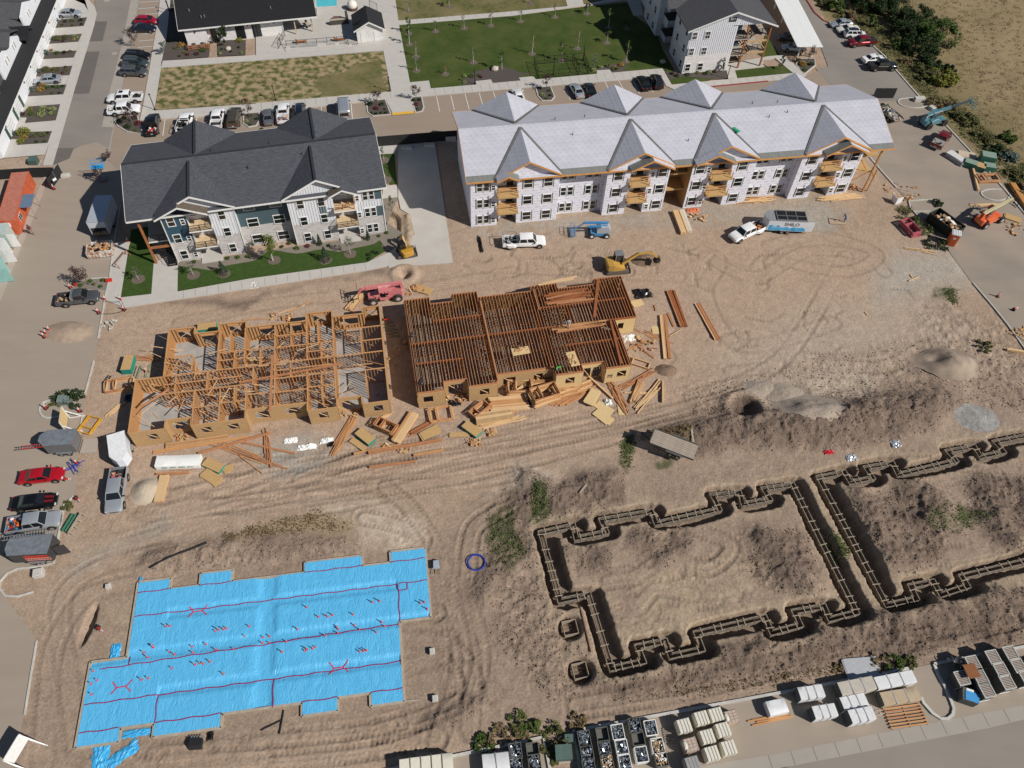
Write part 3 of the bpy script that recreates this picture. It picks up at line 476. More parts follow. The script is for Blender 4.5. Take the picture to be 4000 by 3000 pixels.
kerb('kerb',PT([(3,1,1770,790),(3,1,1950,1000),(3,1,2070,1150),(3,1,2212,1350),(3,2,2400,100)]),.16)
kerb('kerb',[tuple(p) for p in smooth(PT([(3,0,1390,915),(3,0,1300,935),(3,0,1180,925),(3,0,1125,890),(3,0,1140,860),(3,0,1230,850),(3,0,1320,850)]),5)],.2);kerb('kerb',[tuple(p) for p in smooth(PT([(3,0,2020,1640),(3,0,1900,1640),(3,1,1840,10),(3,1,1890,60),(3,1,2000,75),(3,1,2100,40)]),5)],.2)
kerb('kerb',PT([(1,3,600,1790),(1,3,1640,1572),(1,3,2212,1452),(2,3,270,1392),(2,3,325,1659),(2,3,345,1800)]),.28,.2)
kerb('kerb',PT([(2,3,600,1800),(2,3,570,1550),(2,3,525,1340),(2,3,1140,1228),(2,3,2212,1030),(3,3,560,925),(3,3,1210,800)]),.28,.2)
kerb('kerb',PT([(3,3,1430,765),(3,3,1470,860)]+[(3,3,1530,970),(3,3,1580,1090),(3,3,1600,1150),(3,3,1590,1200),(3,3,1550,1235),(3,3,1490,1235),(3,3,1420,1190),(3,3,1340,1100),(3,3,1320,1050)]),.28,.2);kerb('kerb',PT([(3,3,1430,762),(3,3,2212,612),(3,3,2600,540)]),.28,.2)
GL=PT([(1,3,1200,2060),(3,3,0,1550),(3,3,2212,1112),(3,3,2900,980),(3,3,2900,1100),(3,3,2212,1238),(3,3,1920,1310),(3,3,190,1643),(1,3,1300,2300)]);sheet('gutter',GL,.016,GUT)
jb=MB()
for k in range(17):
 t=k/16;a=Vector(GL[1]).lerp(Vector(GL[3]),t);
 d=(Vector(GL[3])-Vector(GL[1])).normalized();nn=Vector((d.y,-d.x));b_=a+nn*1.25;jb.face([(a.x-d.x*.03,a.y-d.y*.03,.020),(b_.x-d.x*.03,b_.y-d.y*.03,.020),(b_.x+d.x*.03,b_.y+d.y*.03,.020),(a.x+d.x*.03,a.y+d.y*.03,.020)])
JOINT=mat('dark_joint',(.16,.14,.12),.9);o=jb.obj('joint_lines',JOINT);o['kind']='structure'  # paving joints drawn as thin flat strips of dark colour
def joints(name,a,b,wid,step,z,side=1):
 a=Vector(a[:2]);b=Vector(b[:2]);d=(b-a);L_=d.length;d.normalize();nn=Vector((-d.y,d.x))*side;m=MB();k=step/2
 while k<L_:
  p=a+d*k;r=p+nn*wid;m.face([(p.x-d.x*.02,p.y-d.y*.02,z),(r.x-d.x*.02,r.y-d.y*.02,z),(r.x+d.x*.02,r.y+d.y*.02,z),(p.x+d.x*.02,p.y+d.y*.02,z)]);k+=step
 o=m.obj(name,JOINT);o['kind']='structure'
joints('joint_lines',q(0,1,1535,865),q(1,1,960,612),-1.5,1.6,.116);joints('joint_lines',q(1,0,1500,768),q(2,0,1300,596),-2.1,1.7,.116);joints('joint_lines',q(1,0,0,895),q(1,0,1170,795),-2.1,1.9,.116);joints('joint_lines',q(2,0,1405,745),q(3,0,215,640),-1.6,1.7,.116);joints('joint_lines',q(1,0,1235,200),q(1,0,2212,120),.9,1.5,.076)
def stripe(c,r,x1,y1,x2,y2,w_=.11,m=PAINT,z=.014):
 a=q(c,r,x1,y1);b=q(c,r,x2,y2);m_=MB();d=(b-a).normalized();nn=Vector((-d.y,d.x,0))*w_/2
 m_.face([(*(a-nn)[:2],z),(*(b-nn)[:2],z),(*(b+nn)[:2],z),(*(a+nn)[:2],z)]);o=m_.obj('parking_line',m);o['kind']='structure'
for a in[(0,0,1185,22,1390,8),(0,0,1175,78,1383,62),(0,0,1160,133,1370,116),(0,0,1230,240,1345,228),(0,0,1240,292,1338,285),(0,0,1200,355,1325,345),(0,0,1190,410,1318,400),(0,0,1270,470,1305,466),(0,0,1427,1030,1407,1172),(0,0,1703,1008,1690,1075),(0,0,1967,1080,1962,1125),(1,0,172,1030,172,1090),(1,0,435,930,430,965),(1,0,563,920,566,975),(1,0,693,908,700,1000),(1,0,822,900,833,1030),(1,0,1560,835,1588,965),(1,0,1683,825,1715,952),(1,0,1806,812,1842,943),(1,0,1928,802,1964,925),(1,0,2050,792,2075,870),(2,0,85,770,118,885),(2,0,455,740,505,862),(2,0,590,760,625,852),(2,0,700,760,742,832),(2,0,803,706,840,780),(2,0,922,695,968,785),(2,0,1045,690,1102,808),(2,0,1180,700,1220,797)]:stripe(*a)
stripe(1,0,1176,991,1368,974,.75,YELP,.124)
sheet('drain_cover',[(q(0,0,990,463).x+.55*mc(t),q(0,0,990,463).y+.55*ms(t)) for t in np.linspace(0,6.2,16)],.02,GUT);sheet('drain_cover',[(q(0,0,925,5).x+.6*mc(t),q(0,0,925,5).y+.6*ms(t)) for t in np.linspace(0,6.2,16)],.02,GUT)
POOLM=mat('pool_water',(.10,.50,.56),.08,spec=.5,c2=(.08,.45,.52),scale=1)
sheet('swimming_pool',PT([(1,0,515,-80),(1,0,525,68),(1,0,700,58),(1,0,698,-80)]),.212,POOLM,kind='structure')
sheet('pool_coping',PT([(1,0,500,-80),(1,0,510,78),(1,0,712,66),(1,0,710,-80)]),.208,KERB)
#  BUILDINGS
def shingle(name,c,c2,sx=.7,sy=3.2):
 return mat(name,c,.95,c2=c2,scale=2.2,amt=.75,bump=.012,bscale=7,stretch=(sx,sy,1.5),detail=6,spec=.2)
ROOF_D=shingle('charcoal_shingles',(.098,.103,.118),(.045,.048,.057));ROOF_DC=shingle('charcoal_shingles_cross',(.098,.103,.118),(.045,.048,.057),3.2,.7)
ROOF_B=shingle('black_shingles',(.022,.022,.025),(.013,.013,.015));ROOF_N=shingle('grey_shingles',(.095,.095,.10),(.055,.055,.06))
WOODY_SH=shingle('brown_shingles',(.16,.13,.10),(.08,.065,.05))
def membrane(name,rot):
 m=mat(name,(.60,.60,.66),.6,spec=.3);n,L,b=nodes(m);tc=n.new('ShaderNodeTexCoord');sp=n.new('ShaderNodeSeparateXYZ');L.new(tc.outputs['Object'],sp.inputs[0])
 ax=sp.outputs[1 if rot else 0];ay=sp.outputs[0 if rot else 1]
 def mth(op,a,b_=None,c=None):
  k=n.new('ShaderNodeMath');k.operation=op
  for i,v in enumerate((a,b_,c)):
   if v is None:continue
   if isinstance(v,(int,float)):k.inputs[i].default_value=v
   else:L.new(v,k.inputs[i])
  return k.outputs[0]
 lap=mth('LESS_THAN',mth('FRACT',mth('MULTIPLY',ay,1/1.15)),.045)
 row=mth('FLOOR',mth('MULTIPLY',ay,1/.57));xs=mth('FRACT',mth('ADD',mth('MULTIPLY',ax,1/.95),mth('MULTIPLY',row,.37)));ys=mth('FRACT',mth('MULTIPLY',ay,1/.57))
 mark=mth('MULTIPLY',mth('LESS_THAN',mth('ABSOLUTE',mth('SUBTRACT',xs,.5)),.21),mth('LESS_THAN',mth('ABSOLUTE',mth('SUBTRACT',mth('ADD',ys,mth('MULTIPLY',xs,.3)),.65)),.085))
 nz=n.new('ShaderNodeTexNoise');nz.inputs['Scale'].default_value=.5;nz.inputs['Detail'].default_value=5;L.new(tc.outputs['Object'],nz.inputs[0])
 cr=n.new('ShaderNodeValToRGB');cr.color_ramp.elements[0].color=(.44,.44,.485,1);cr.color_ramp.elements[1].color=(.50,.50,.545,1);cr.color_ramp.elements[0].position=.3;cr.color_ramp.elements[1].position=.7;L.new(nz.outputs[0],cr.inputs[0])
 mx=n.new('ShaderNodeMix');mx.data_type='RGBA';L.new(mth('MULTIPLY',lap,.5),mx.inputs['Factor']);L.new(cr.outputs[0],mx.inputs['A']);mx.inputs['B'].default_value=(.25,.25,.29,1)
 mx2=n.new('ShaderNodeMix');mx2.data_type='RGBA';L.new(mth('MULTIPLY',mark,.42),mx2.inputs['Factor']);L.new(mx.outputs['Result'],mx2.inputs['A']);mx2.inputs['B'].default_value=(.22,.21,.25,1)
 L.new(mx2.outputs['Result'],b.inputs['Base Color']);return m
MEMB=membrane('roof_underlayment',False);MEMB_C=membrane('roof_underlayment_cross',True)
ICE=mat('ice_shield',(.20,.205,.19),.7,c2=(.15,.155,.145),scale=1.5,stretch=(4,.4,1));VALLEY=mat('valley_flashing',(.15,.15,.145),.8,c2=(.10,.10,.10),scale=3)
def wrapmat():
 m=mat('house_wrap',(.74,.74,.80),.6,spec=.3);n,L,b=nodes(m);tc=n.new('ShaderNodeTexCoord');sp=n.new('ShaderNodeSeparateXYZ');L.new(tc.outputs['Object'],sp.inputs[0])
 def mth(op,a,b_=None):
  k=n.new('ShaderNodeMath');k.operation=op
  for i,v in enumerate((a,b_)):
   if v is None:continue
   if isinstance(v,(int,float)):k.inputs[i].default_value=v
   else:L.new(v,k.inputs[i])
  return k.outputs[0]
 h=mth('ADD',sp.outputs[0],sp.outputs[1]);z=sp.outputs[2];row=mth('FLOOR',mth('MULTIPLY',z,1/.52));fz=mth('FRACT',mth('MULTIPLY',z,1/.52))
 fx=mth('FRACT',mth('ADD',mth('MULTIPLY',h,1/1.25),mth('MULTIPLY',row,.41)));odd=mth('FRACT',mth('MULTIPLY',row,.5));isodd=mth('GREATER_THAN',odd,.25)
 inz=mth('LESS_THAN',mth('ABSOLUTE',mth('SUBTRACT',fz,.5)),.14);inz2=mth('LESS_THAN',mth('ABSOLUTE',mth('SUBTRACT',fz,.5)),.09)
 tri=mth('MULTIPLY',mth('MULTIPLY',mth('LESS_THAN',fx,.15),mth('GREATER_THAN',fx,.03)),mth('MULTIPLY',inz,isodd))
 txt=mth('MULTIPLY',mth('MULTIPLY',mth('GREATER_THAN',fx,.18),mth('LESS_THAN',fx,.56)),mth('MULTIPLY',inz2,mth('GREATER_THAN',mth('FRACT',mth('MULTIPLY',fx,19)),.28)))
 seam=mth('LESS_THAN',mth('FRACT',mth('MULTIPLY',z,1/2.7)),.012)
 c=None
 base=n.new('ShaderNodeRGB');base.outputs[0].default_value=(.72,.72,.785,1);c=base.outputs[0]
 for fac,colr,k in((seam,(.45,.45,.52),.5),(txt,(.16,.16,.24),.62),(tri,(.60,.10,.12),.8)):
  mx=n.new('ShaderNodeMix');mx.data_type='RGBA';L.new(mth('MULTIPLY',fac,k),mx.inputs['Factor']);L.new(c,mx.inputs['A']);mx.inputs['B'].default_value=(*colr,1);c=mx.outputs['Result']
 L.new(c,b.inputs['Base Color']);nz=n.new('ShaderNodeTexNoise');nz.inputs['Scale'].default_value=1.3;bp=n.new('ShaderNodeBump');bp.inputs['Distance'].default_value=.05;L.new(tc.outputs['Object'],nz.inputs[0]);L.new(nz.outputs[0],bp.inputs['Height']);L.new(bp.outputs[0],b.inputs['Normal']);return m
WRAP=wrapmat()
def stonemat(name,a,b2,c3):
 m=mat(name,a,.9,c2=b2,scale=2.2,amt=.8,stretch=(1.2,1.2,5),detail=6,c3=None);n,L,b=nodes(m)
 br=n.new('ShaderNodeTexBrick');br.inputs['Scale'].default_value=1;br.inputs['Brick Width'].default_value=.55;br.inputs['Row Height'].default_value=.17;br.inputs['Mortar Size'].default_value=.008
 br.inputs['Color1'].default_value=(*a,1);br.inputs['Color2'].default_value=(*b2,1);br.inputs['Mortar'].default_value=(*c3,1);br.inputs['Bias'].default_value=-.35
 tc=n.new('ShaderNodeTexCoord');cb=n.new('ShaderNodeCombineXYZ');sp=n.new('ShaderNodeSeparateXYZ');ad=n.new('ShaderNodeMath');L.new(tc.outputs['Object'],sp.inputs[0]);L.new(sp.outputs[0],ad.inputs[0]);L.new(sp.outputs[1],ad.inputs[1]);L.new(ad.outputs[0],cb.inputs[0]);L.new(sp.outputs[2],cb.inputs[1]);L.new(cb.outputs[0],br.inputs[0])
 L.new(br.outputs[0],b.inputs['Base Color']);return m
STONE=stonemat('grey_stone_veneer',(.56,.53,.51),(.36,.33,.315),(.30,.28,.27));STONE_W=stonemat('white_brick',(.72,.70,.68),(.56,.53,.51),(.48,.46,.45))
SIDE_W=mat('white_siding',(.74,.75,.78),.6);SIDE_B=mat('blue_siding',(.035,.085,.125),.6,c2=(.028,.07,.105),scale=1.2,stretch=(1,1,8));SIDE_S=mat('slate_siding',(.075,.115,.135),.6,c2=(.06,.095,.112),scale=1.2,stretch=(1,1,8))
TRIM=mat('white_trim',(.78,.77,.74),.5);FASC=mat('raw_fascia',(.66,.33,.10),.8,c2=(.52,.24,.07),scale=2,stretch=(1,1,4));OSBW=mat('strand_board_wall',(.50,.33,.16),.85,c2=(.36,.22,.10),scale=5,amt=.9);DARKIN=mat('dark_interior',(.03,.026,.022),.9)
WCACHE={}
def window(par,u,z,v,w_=1.1,h=1.65,style='w',face='f',blind=None,single=False):
 key=(round(w_,2),round(h,2),style,single)
 if key not in WCACHE:
  m=MB();f=.10;d=.07
  m.box(-w_/2,w_/2,-d,.02,0,f);m.box(-w_/2,w_/2,-d,.02,h-f,h);m.box(-w_/2,-w_/2+f,-d,.02,f,h-f);m.box(w_/2-f,w_/2,-d,.02,f,h-f)
  if not single:m.box(-w_/2+f,w_/2-f,-d+.02,.02,h*.5-.04,h*.5+.04)
  if style=='k':
   m.box(-w_/2-.13,-w_/2-.02,-.03,.01,-.12,h+.10,1);m.box(w_/2+.02,w_/2+.13,-.03,.01,-.12,h+.10,1)
  me1=m.mesh('window',[TRIM,BLACK]);p=MB();p.box(-w_/2+f+.003,w_/2-f-.003,-.02,.012,f+.003,h-f-.003);me2=p.mesh('pane',GLASS);WCACHE[key]=(me1,me2)
 me1,me2=WCACHE[key]
 wn=put('window',me1,par,(u,v,z) if face=='f' else(v,u,z),0 if face=='f' else face)
 put('pane',me2,wn);return wn
def dbl(par,u0,u1,z,v,h=1.65,style='w'):
 w_=(u1-u0)/2-.04
 window(par,u0+w_/2,z,v,w_,h,style);window(par,u1-w_/2,z,v,w_,h,style)
def gable_roof(par,name,uc,hw,ze,zr,v0,v1,m,th=.16,fas=None,sides=(1,1),fasn='fascia',fw=.26):
 b=MB();f=MB()
 for s in(-1,1):
  if not sides[0 if s<0 else 1]:continue
  a0=(uc,v0,zr);a1=(uc,v1,zr);e0=(uc+s*hw,v0,ze);e1=(uc+s*hw,v1,ze)
  pts=[a0,e0,e1,a1] if s<0 else[a0,a1,e1,e0]
  lo=[(p[0],p[1],p[2]-th) for p in pts];b.hexa(lo+pts)
  if fas:
   d=Vector((s*hw,0,ze-zr)).normalized()*.0
   f.hexa([(uc,v0-.05,zr-fw),(uc+s*(hw+.02),v0-.05,ze-fw),(uc+s*(hw+.02),v0-.002,ze-fw),(uc,v0-.002,zr-fw),(uc,v0-.05,zr+.02),(uc+s*(hw+.02),v0-.05,ze+.02),(uc+s*(hw+.02),v0-.002,ze+.02),(uc,v0-.002,zr+.02)])
 o=b.obj(name,m,par)
 if fas:f.obj(fasn,fas,par)
 return o
def main_roof(par,u0,u1,v0,v1,ze,zr,m,fas,th=.16):
 vm=(v0+v1)/2;b=MB()
 b.hexa([(u0,v0,ze-th),(u1,v0,ze-th),(u1,vm,zr-th),(u0,vm,zr-th),(u0,v0,ze),(u1,v0,ze),(u1,vm,zr),(u0,vm,zr)])
 b.hexa([(u0,vm,zr-th),(u1,vm,zr-th),(u1,v1,ze-th),(u0,v1,ze-th),(u0,vm,zr),(u1,vm,zr),(u1,v1,ze),(u0,v1,ze)])
 o=b.obj('roof',m,par)
 for u in(u0,u1):
  f=MB();s=-.05 if u==u0 else.0
  for a,c in(((v0,ze),(vm,zr)),((vm,zr),(v1,ze))):
   f.hexa([(u+s,a[0],a[1]-.24),(u+s+.05,a[0],a[1]-.24),(u+s+.05,c[0],c[1]-.24),(u+s,c[0],c[1]-.24),(u+s,a[0],a[1]+.01),(u+s+.05,a[0],a[1]+.01),(u+s+.05,c[0],c[1]+.01),(u+s,c[0],c[1]+.01)])
  f.obj('fascia',fas,par)
 f=MB();f.box(u0,u1,v0-.06,v0-.003,ze-.26,ze);f.box(u0,u1,v1+.003,v1+.06,ze-.26,ze);f.obj('fascia',fas,par)
 return o
def zmain(v,v0,v1,ze,zr):vm=(v0+v1)/2;return ze+(zr-ze)*(v-v0)/(vm-v0)
def railing(par,u0,u1,v,z,h=1.05,m=BLACK,sides=None,mid=True):
 b=MB();b.box(u0,u1,v-.03,v+.03,z+h-.05,z+h);b.box(u0,u1,v-.02,v+.02,z+.06,z+.10)
 for u in([u0+.03,(u0+u1)/2,u1-.03] if mid else[u0+.03,u1-.03]):b.box(u-.04,u+.04,v-.04,v+.04,z,z+h)
 n_=int((u1-u0)/.14)
 for i in range(1,n_):u=u0+(u1-u0)*i/n_;b.box(u-.012,u+.012,v-.012,v+.012,z+.1,z+h-.05)
 if sides:
  for u in(u0+.03,u1-.03):
   b.box(u-.03,u+.03,v,sides,z+h-.05,z+h);n2=int(abs(sides-v)/.14)
   for i in range(1,n2):vv=v+(sides-v)*i/n2;b.box(u-.012,u+.012,vv-.012,vv+.012,z+.1,z+h-.05)
 return b.obj('railing',m,par)
ZW=[.40,3.47,6.54]
def storey_block(par,mir,bu,wins,smalls,bal,v,style,wall_m,smallgap=.55):
 for(a,b_) in wins:
  for z in ZW:
   if b_-a>1.7:dbl(par,a,b_,z,v,1.65,style)
   else:window(par,(a+b_)/2,z,v,b_-a,1.65,style)
 for(a,b_) in smalls:
  for z in ZW:window(par,(a+b_)/2,z+.05,v,b_-a,1.05,'w')
# ---- wrapped apartment building
W=thing('apartment_building','long three storey apartment building wrapped in white printed sheeting under a pale grey roof','building',FW.w(0,0,0),FW.a)
ze,zr,v0,v1=8.78,11.75,-.55,17.25
body=MB();fp=[(0,0),(4,0),(4,1.6),(7,1.6),(7,0),(13.35,0),(13.35,1.25),(20.7,1.25),(20.7,0),(24.3,0),(24.3,1.6),(27.2,1.6),(27.2,0),(30.5,0),(30.5,4),(34.05,4),(34.05,0),(37.1,0),(37.1,1.6),(40.4,1.6),(40.4,0),(44.3,0),(44.3,1.25),(51.75,1.25),(51.75,0),(55.3,0),(55.3,1.6),(58.5,1.6),(58.5,0),(61.9,0),(61.9,16.6),(0,16.6)]
body.prism(fp,-.1,8.72);body.obj('wall',WRAP,W)
for uc,hw,a,b_ in((8.6,4.9,4.0,13.3),(25.7,5.1,20.72,30.45),(39.05,5.2,34.1,44.2),(57.1,5.35,51.8,61.85)):
 gm_=MB();zt=lambda u:11.5-(11.5-8.95)*abs(u-uc)/hw
 for x0,x1 in((a,uc),(uc,b_)):gm_.hexa([(x0,-.004,8.5),(x1,-.004,8.5),(x1,.3,8.5),(x0,.3,8.5),(x0,-.004,zt(x0)-.1),(x1,-.004,zt(x1)-.1),(x1,.3,zt(x1)-.1),(x0,.3,zt(x0)-.1)])
 gm_.obj('gable_wall',WRAP,W)
s_=MB()
for u0,u1 in((0,61.9),):pass
main_roof(W,-.65,66.5,v0,v1,ze,zr,MEMB,FASC)
GW=[(8.6,4.95),(25.7,5.15),(39.05,5.25),(57.1,5.4)]
for uc,hw in GW:
 gable_roof(W,'cross_gable',uc,hw,8.98,11.62,-.6,7.9,MEMB_C,fas=FASC)
 vb=MB()
 for s in(-1,1):
  a=Vector((uc,7.75,11.66));e=Vector((uc+s*(hw+.1),-.5,8.93));vb.beam(a,e,.42,.10,0)
 vb.obj('valley_flashing',VALLEY,W)
for uc,hw in((8.0,5.2),(25.5,5.1),(39,5.2),(56.2,5.0)):
 gable_roof(W,'cross_gable',uc,hw,8.98,11.62,8.9,17.3,MEMB_C,fas=FASC)
 vb=MB()
 for s in(-1,1):vb.beam((uc,9.0,11.66),(uc+s*(hw+.1),17.2,8.93),.42,.10,0)
 vb.obj('valley_flashing',VALLEY,W)
for a,b_ in((-.6,3.7),(13.5,20.6),(30.9,33.8),(44.3,51.7),(62.5,66.5)):
 ib=MB();sl=(zr-ze)/(8.9);ib.hexa([(a,v0-.01,ze-.02),(b_,v0-.01,ze-.02),(b_,v0+1.0,ze+sl-.02),(a,v0+1.0,ze+sl-.02),(a,v0-.01,ze+.03),(b_,v0-.01,ze+.03),(b_,v0+1.0,ze+sl+.03),(a,v0+1.0,ze+sl+.03)]);ib.obj('eave_membrane',ICE,W)
storey_block(W,0,0,[(.87,2.83),(7.9,9.35),(10.95,12.4)],[(3.05,3.75)],None,0,'k',WRAP)
storey_block(W,0,0,[(21.7,23.2),(28.6,30.1)],[(27.45,28.15)],None,0,'k',WRAP)
storey_block(W,0,0,[(34.55,36.05),(41.4,42.9)],[(36.35,37.05)],None,0,'k',WRAP)
storey_block(W,0,0,[(52.8,54.3),(59.9,61.4)],[(58.65,59.35)],None,0,'k',WRAP)
storey_block(W,0,0,[(13.95,16.0),(17.85,19.9),(44.9,46.95),(48.9,50.95)],[],None,1.25,'k',WRAP)
def slope_roof(par,name,uc,ua,ub,zc,sl,va,vb,m,fas,sh=0,m2=None):
 b=MB();f=MB()
 for ue in(ua,ub):
  ze_=zc-sl*abs(ue-uc);s=1 if ue>uc else-1
  pts=[(uc,va,zc),(ue,va,ze_),(ue,vb,ze_),(uc,vb,zc)];
  if s>0:pts=[(uc,va,zc),(uc,vb,zc),(ue,vb,ze_),(ue,va,ze_)]
  b.hexa([(p[0],p[1],p[2]-.14) for p in pts]+pts,int(ue==(ua,ub)[sh]))
  f.hexa([(uc,va-.05,zc-.24),(ue,va-.05,ze_-.24),(ue,va-.002,ze_-.24),(uc,va-.002,zc-.24),(uc,va-.05,zc+.02),(ue,va-.05,ze_+.02),(ue,va-.002,ze_+.02),(uc,va-.002,zc+.02)])
 b.obj(name,[m,m2 or m],par);f.obj('fascia',fas,par)
for uc,ua,ub,zc in((5.4,3.75,7.1,9.95),(27.0,23.8,30.6,10.75),(37.0,33.9,40.3,10.75),(58.1,54.6,61.9,10.8)):
 slope_roof(W,'balcony_roof',uc,ua,ub,zc,.50,-1.45,.1,ICE,FASC,int(20<uc<30 or uc>50),MEMB_C)
WPOST=mat('fresh_post',(.50,.26,.09),.8,c2=(.40,.19,.06),scale=3)
for a,b_ in((4,7),(24.3,27.2),(37.1,40.4),(55.3,58.5)):
 for zf in(3.0,6.05):
  bx(W,'balcony_floor',OSB,a-.1,b_+.1,-1.15,1.58,zf-.28,zf)
  r=MB();r.box(a+.02,a+.12,-1.1,-1.0,zf,zf+1.05);r.box(b_-.12,b_-.02,-1.1,-1.0,zf,zf+1.05);r.box(a+.13,b_-.13,-.35,-.27,zf+.55,zf+.65);r.box(a+.13,b_-.13,-.35,-.27,zf+.95,zf+1.05);r.box(a+.03,a+.13,-.36,-.26,zf,zf+1.05);r.box(b_-.13,b_-.03,-.36,-.26,zf,zf+1.05);r.obj('temporary_railing',LUMBER,W)
 for k,zf in enumerate((.02,3.02,6.07)):
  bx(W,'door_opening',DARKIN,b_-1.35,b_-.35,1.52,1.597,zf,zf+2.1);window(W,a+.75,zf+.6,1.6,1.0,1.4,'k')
m=MB();m.box(30.52,34.03,3.96,3.997,0,8.6);m.box(30.503,30.53,.05,3.95,0,8.6);m.box(34.02,34.047,.05,3.95,0,8.6);m.obj('breezeway_wall',OSBW,W)
for zf in(3.0,6.05):bx(W,'breezeway_floor',OSB,30.54,34.01,1.2,3.9,zf-.3,zf)
m=MB();m.box(30.6,33.9,1.25,1.3,6.9,7.0);m.box(30.6,33.9,1.25,1.3,7.3,7.4);m.box(32.1,32.2,1.24,1.31,6.06,7.4);m.obj('temporary_railing',LUMBER,W)
for u in(65.0,):
 m=MB();m.beam((u,.1,0),(u,.1,8.6),.24,.24);m.obj('post',WPOST,W)
m=MB();m.beam((65.9,.25,0),(65.9,.25,4.2),.18,.18);m.beam((65.9,.3,2.6),(64.9,.3,4.6),.14,.14);m.obj('post',WPOST,W)
for zf in(3.05,6.1):
 bx(W,'landing_floor',OSB,61.93,66.0,1.6,5.2,zf-.3,zf)
m=MB();m.beam((61.9,.3,2.2),(65,.3,4.1),.14,.16);m.beam((63.2,1.5,5.4),(65,1.5,3.2),.12,.14);m.obj('brace',WPOST,W)
bx(W,'wall',WRAP,61.93,66.3,9.5,16.6,-.1,8.6)
def vent(par,u,v,z,m=BLACK,r=.06,h=.45):b=MB();b.tube((u,v,z-.1),(u,v,z+h),r,6);b.obj('vent_pipe',m,par)
zm=lambda v:zmain(v,v0,v1,ze,zr)
for u,v in((16.3,5.9),(14.2,9.3),(18.9,9.6),(33.8,3.4),(47.6,6.4),(50.8,7.0),(50.3,9.9),(46.2,10.1)):vent(W,u,v,zm(v) if v<8.35 else zm(16.7-v))
# ---- finished dark-roofed apartment building
D=thing('apartment_building','finished three storey apartment building with charcoal shingle roof, white and blue siding over grey stone','building',FD.w(0,0,0),FD.a)
fp=[(0,0),(3.3,0),(3.3,1.5),(6.25,1.5),(6.25,0),(9.75,0),(9.75,1.25),(17.1,1.25),(17.1,0),(23.4,0),(23.4,1.5),(26.4,1.5),(26.4,0),(30.4,0),(30.4,16.6),(0,16.6)]
zs=3.75
m=MB();m.prism(fp,-.1,zs);m.obj('stone_wall',STONE,D)
def walls(par,poly_segs,z0,z1,m,t=.5):
 b=MB()
 for a,c,v in poly_segs:b.box(a,c,v-.015,v+t,z0,z1)
 return b.obj('siding_wall',m,par)
m=MB();m.prism([(u,v) for u,v in fp],zs+.002,8.72);m.obj('upper_wall',SIDE_W,D)
b=MB();b.box(-.03,3.27,-.03,.4,zs,8.72);b.box(3.24,3.27,.0,1.5,zs,8.7);b.obj('blue_siding',SIDE_B,D)
b=MB();b.box(9.76,17.09,1.22,1.5,zs,8.72);b.box(17.07,17.1,-.01,1.21,zs,8.7);b.obj('slate_siding',SIDE_S,D)
b=MB();b.box(6.28,6.31,.0,1.5,zs,8.7);b.box(21.27,22.2,-.03,.1,5.2,6.5);b.box(29.4,30.43,-.035,.1,3.4,5.2);b.box(29.4,30.43,-.035,.1,6.5,8.4);b.box(23.37,23.4,.02,1.5,zs,8.7);b.obj('slate_siding',SIDE_S,D)
for uc,hw,a,c,mm in((4.75,5.35,0,9.7,SIDE_W),(21.6,5.1,17.12,26.4,SIDE_W)):
 g_=MB();zt=lambda u:11.5-(11.5-8.85)*abs(u-uc)/hw
 for x0,x1 in((a,uc),(uc,c)):g_.hexa([(x0,-.006,8.4),(x1,-.006,8.4),(x1,.3,8.4),(x0,.3,8.4),(x0,-.006,zt(x0)-.1),(x1,-.006,zt(x1)-.1),(x1,.3,zt(x1)-.1),(x0,.3,zt(x0)-.1)])
 g_.obj('gable_wall',mm,D)
b=MB();b.hexa([(-.02,-.035,8.72),(3.27,-.035,8.72),(3.27,.1,8.72),(-.02,.1,8.72),(-.02,-.035,9.0),(3.27,-.035,10.4),(3.27,.1,10.4),(-.02,.1,9.0)]);b.obj('blue_siding',SIDE_B,D)
BAT=MB();BAT.box(-.025,.025,-.04,0,0,1);BATM=BAT.mesh('batten',mat('batten_white',(.60,.61,.65),.6))
def batten(par,u,v,z0,z1):o=put('batten',BATM,par,(u,v,z0));o.scale=(1,1,z1-z0)
for i in range(8):u=6.6+i*.41;zt=11.5-2.65*abs(u-4.75)/5.35-.2;batten(D,u,-.002,zs,zt)
for i in range(16):u=17.3+i*.385;zt=11.5-2.65*abs(u-21.6)/5.1-.2;batten(D,u,-.002,zs,zt)
for i in range(10):u=26.5+i*.40;batten(D,u,-.002,5.3 if u>27.4 else zs,6.4);
gd=(v0,16.9)
main_roof(D,-4.25,31.2,-.55,16.9,ze,zr,ROOF_D,TRIM)
for uc,hw in((4.75,5.4),(21.6,5.15)):gable_roof(D,'cross_gable',uc,hw,8.95,11.62,-.62,7.6,ROOF_DC,fas=TRIM)
for uc,hw in((5.6,5.1),(22.4,5.3)):gable_roof(D,'cross_gable',uc,hw,8.95,11.62,8.6,17.0,ROOF_DC,fas=TRIM)
slope_roof(D,'balcony_roof',2.93,-.5,6.5,10.75,.48,-1.5,.1,WOODY_SH,TRIM,0,ROOF_DC);slope_roof(D,'balcony_roof',24.85,22.9,27.0,10.0,.48,-1.5,.1,WOODY_SH,TRIM,1,ROOF_DC)
RC=mat('ridge_cap',(.030,.031,.035),.95)
for uc,a,c in((4.75,-.5,7.2),(21.6,-.5,7.3),(5.6,9,16.9),(22.4,9,16.9)):
 b=MB();b.beam((uc,a,11.64),(uc,c,11.64),.34,.06);b.obj('ridge_cap',RC,D)
b=MB();b.beam((-4.2,8.17,zr+.02),(31.1,8.17,zr+.02),.34,.06);b.obj('ridge_cap',RC,D)
storey_block(D,0,0,[(.6,1.7),(7.45,8.5)],[(2.35,3.0)],None,-.03,'w',None)
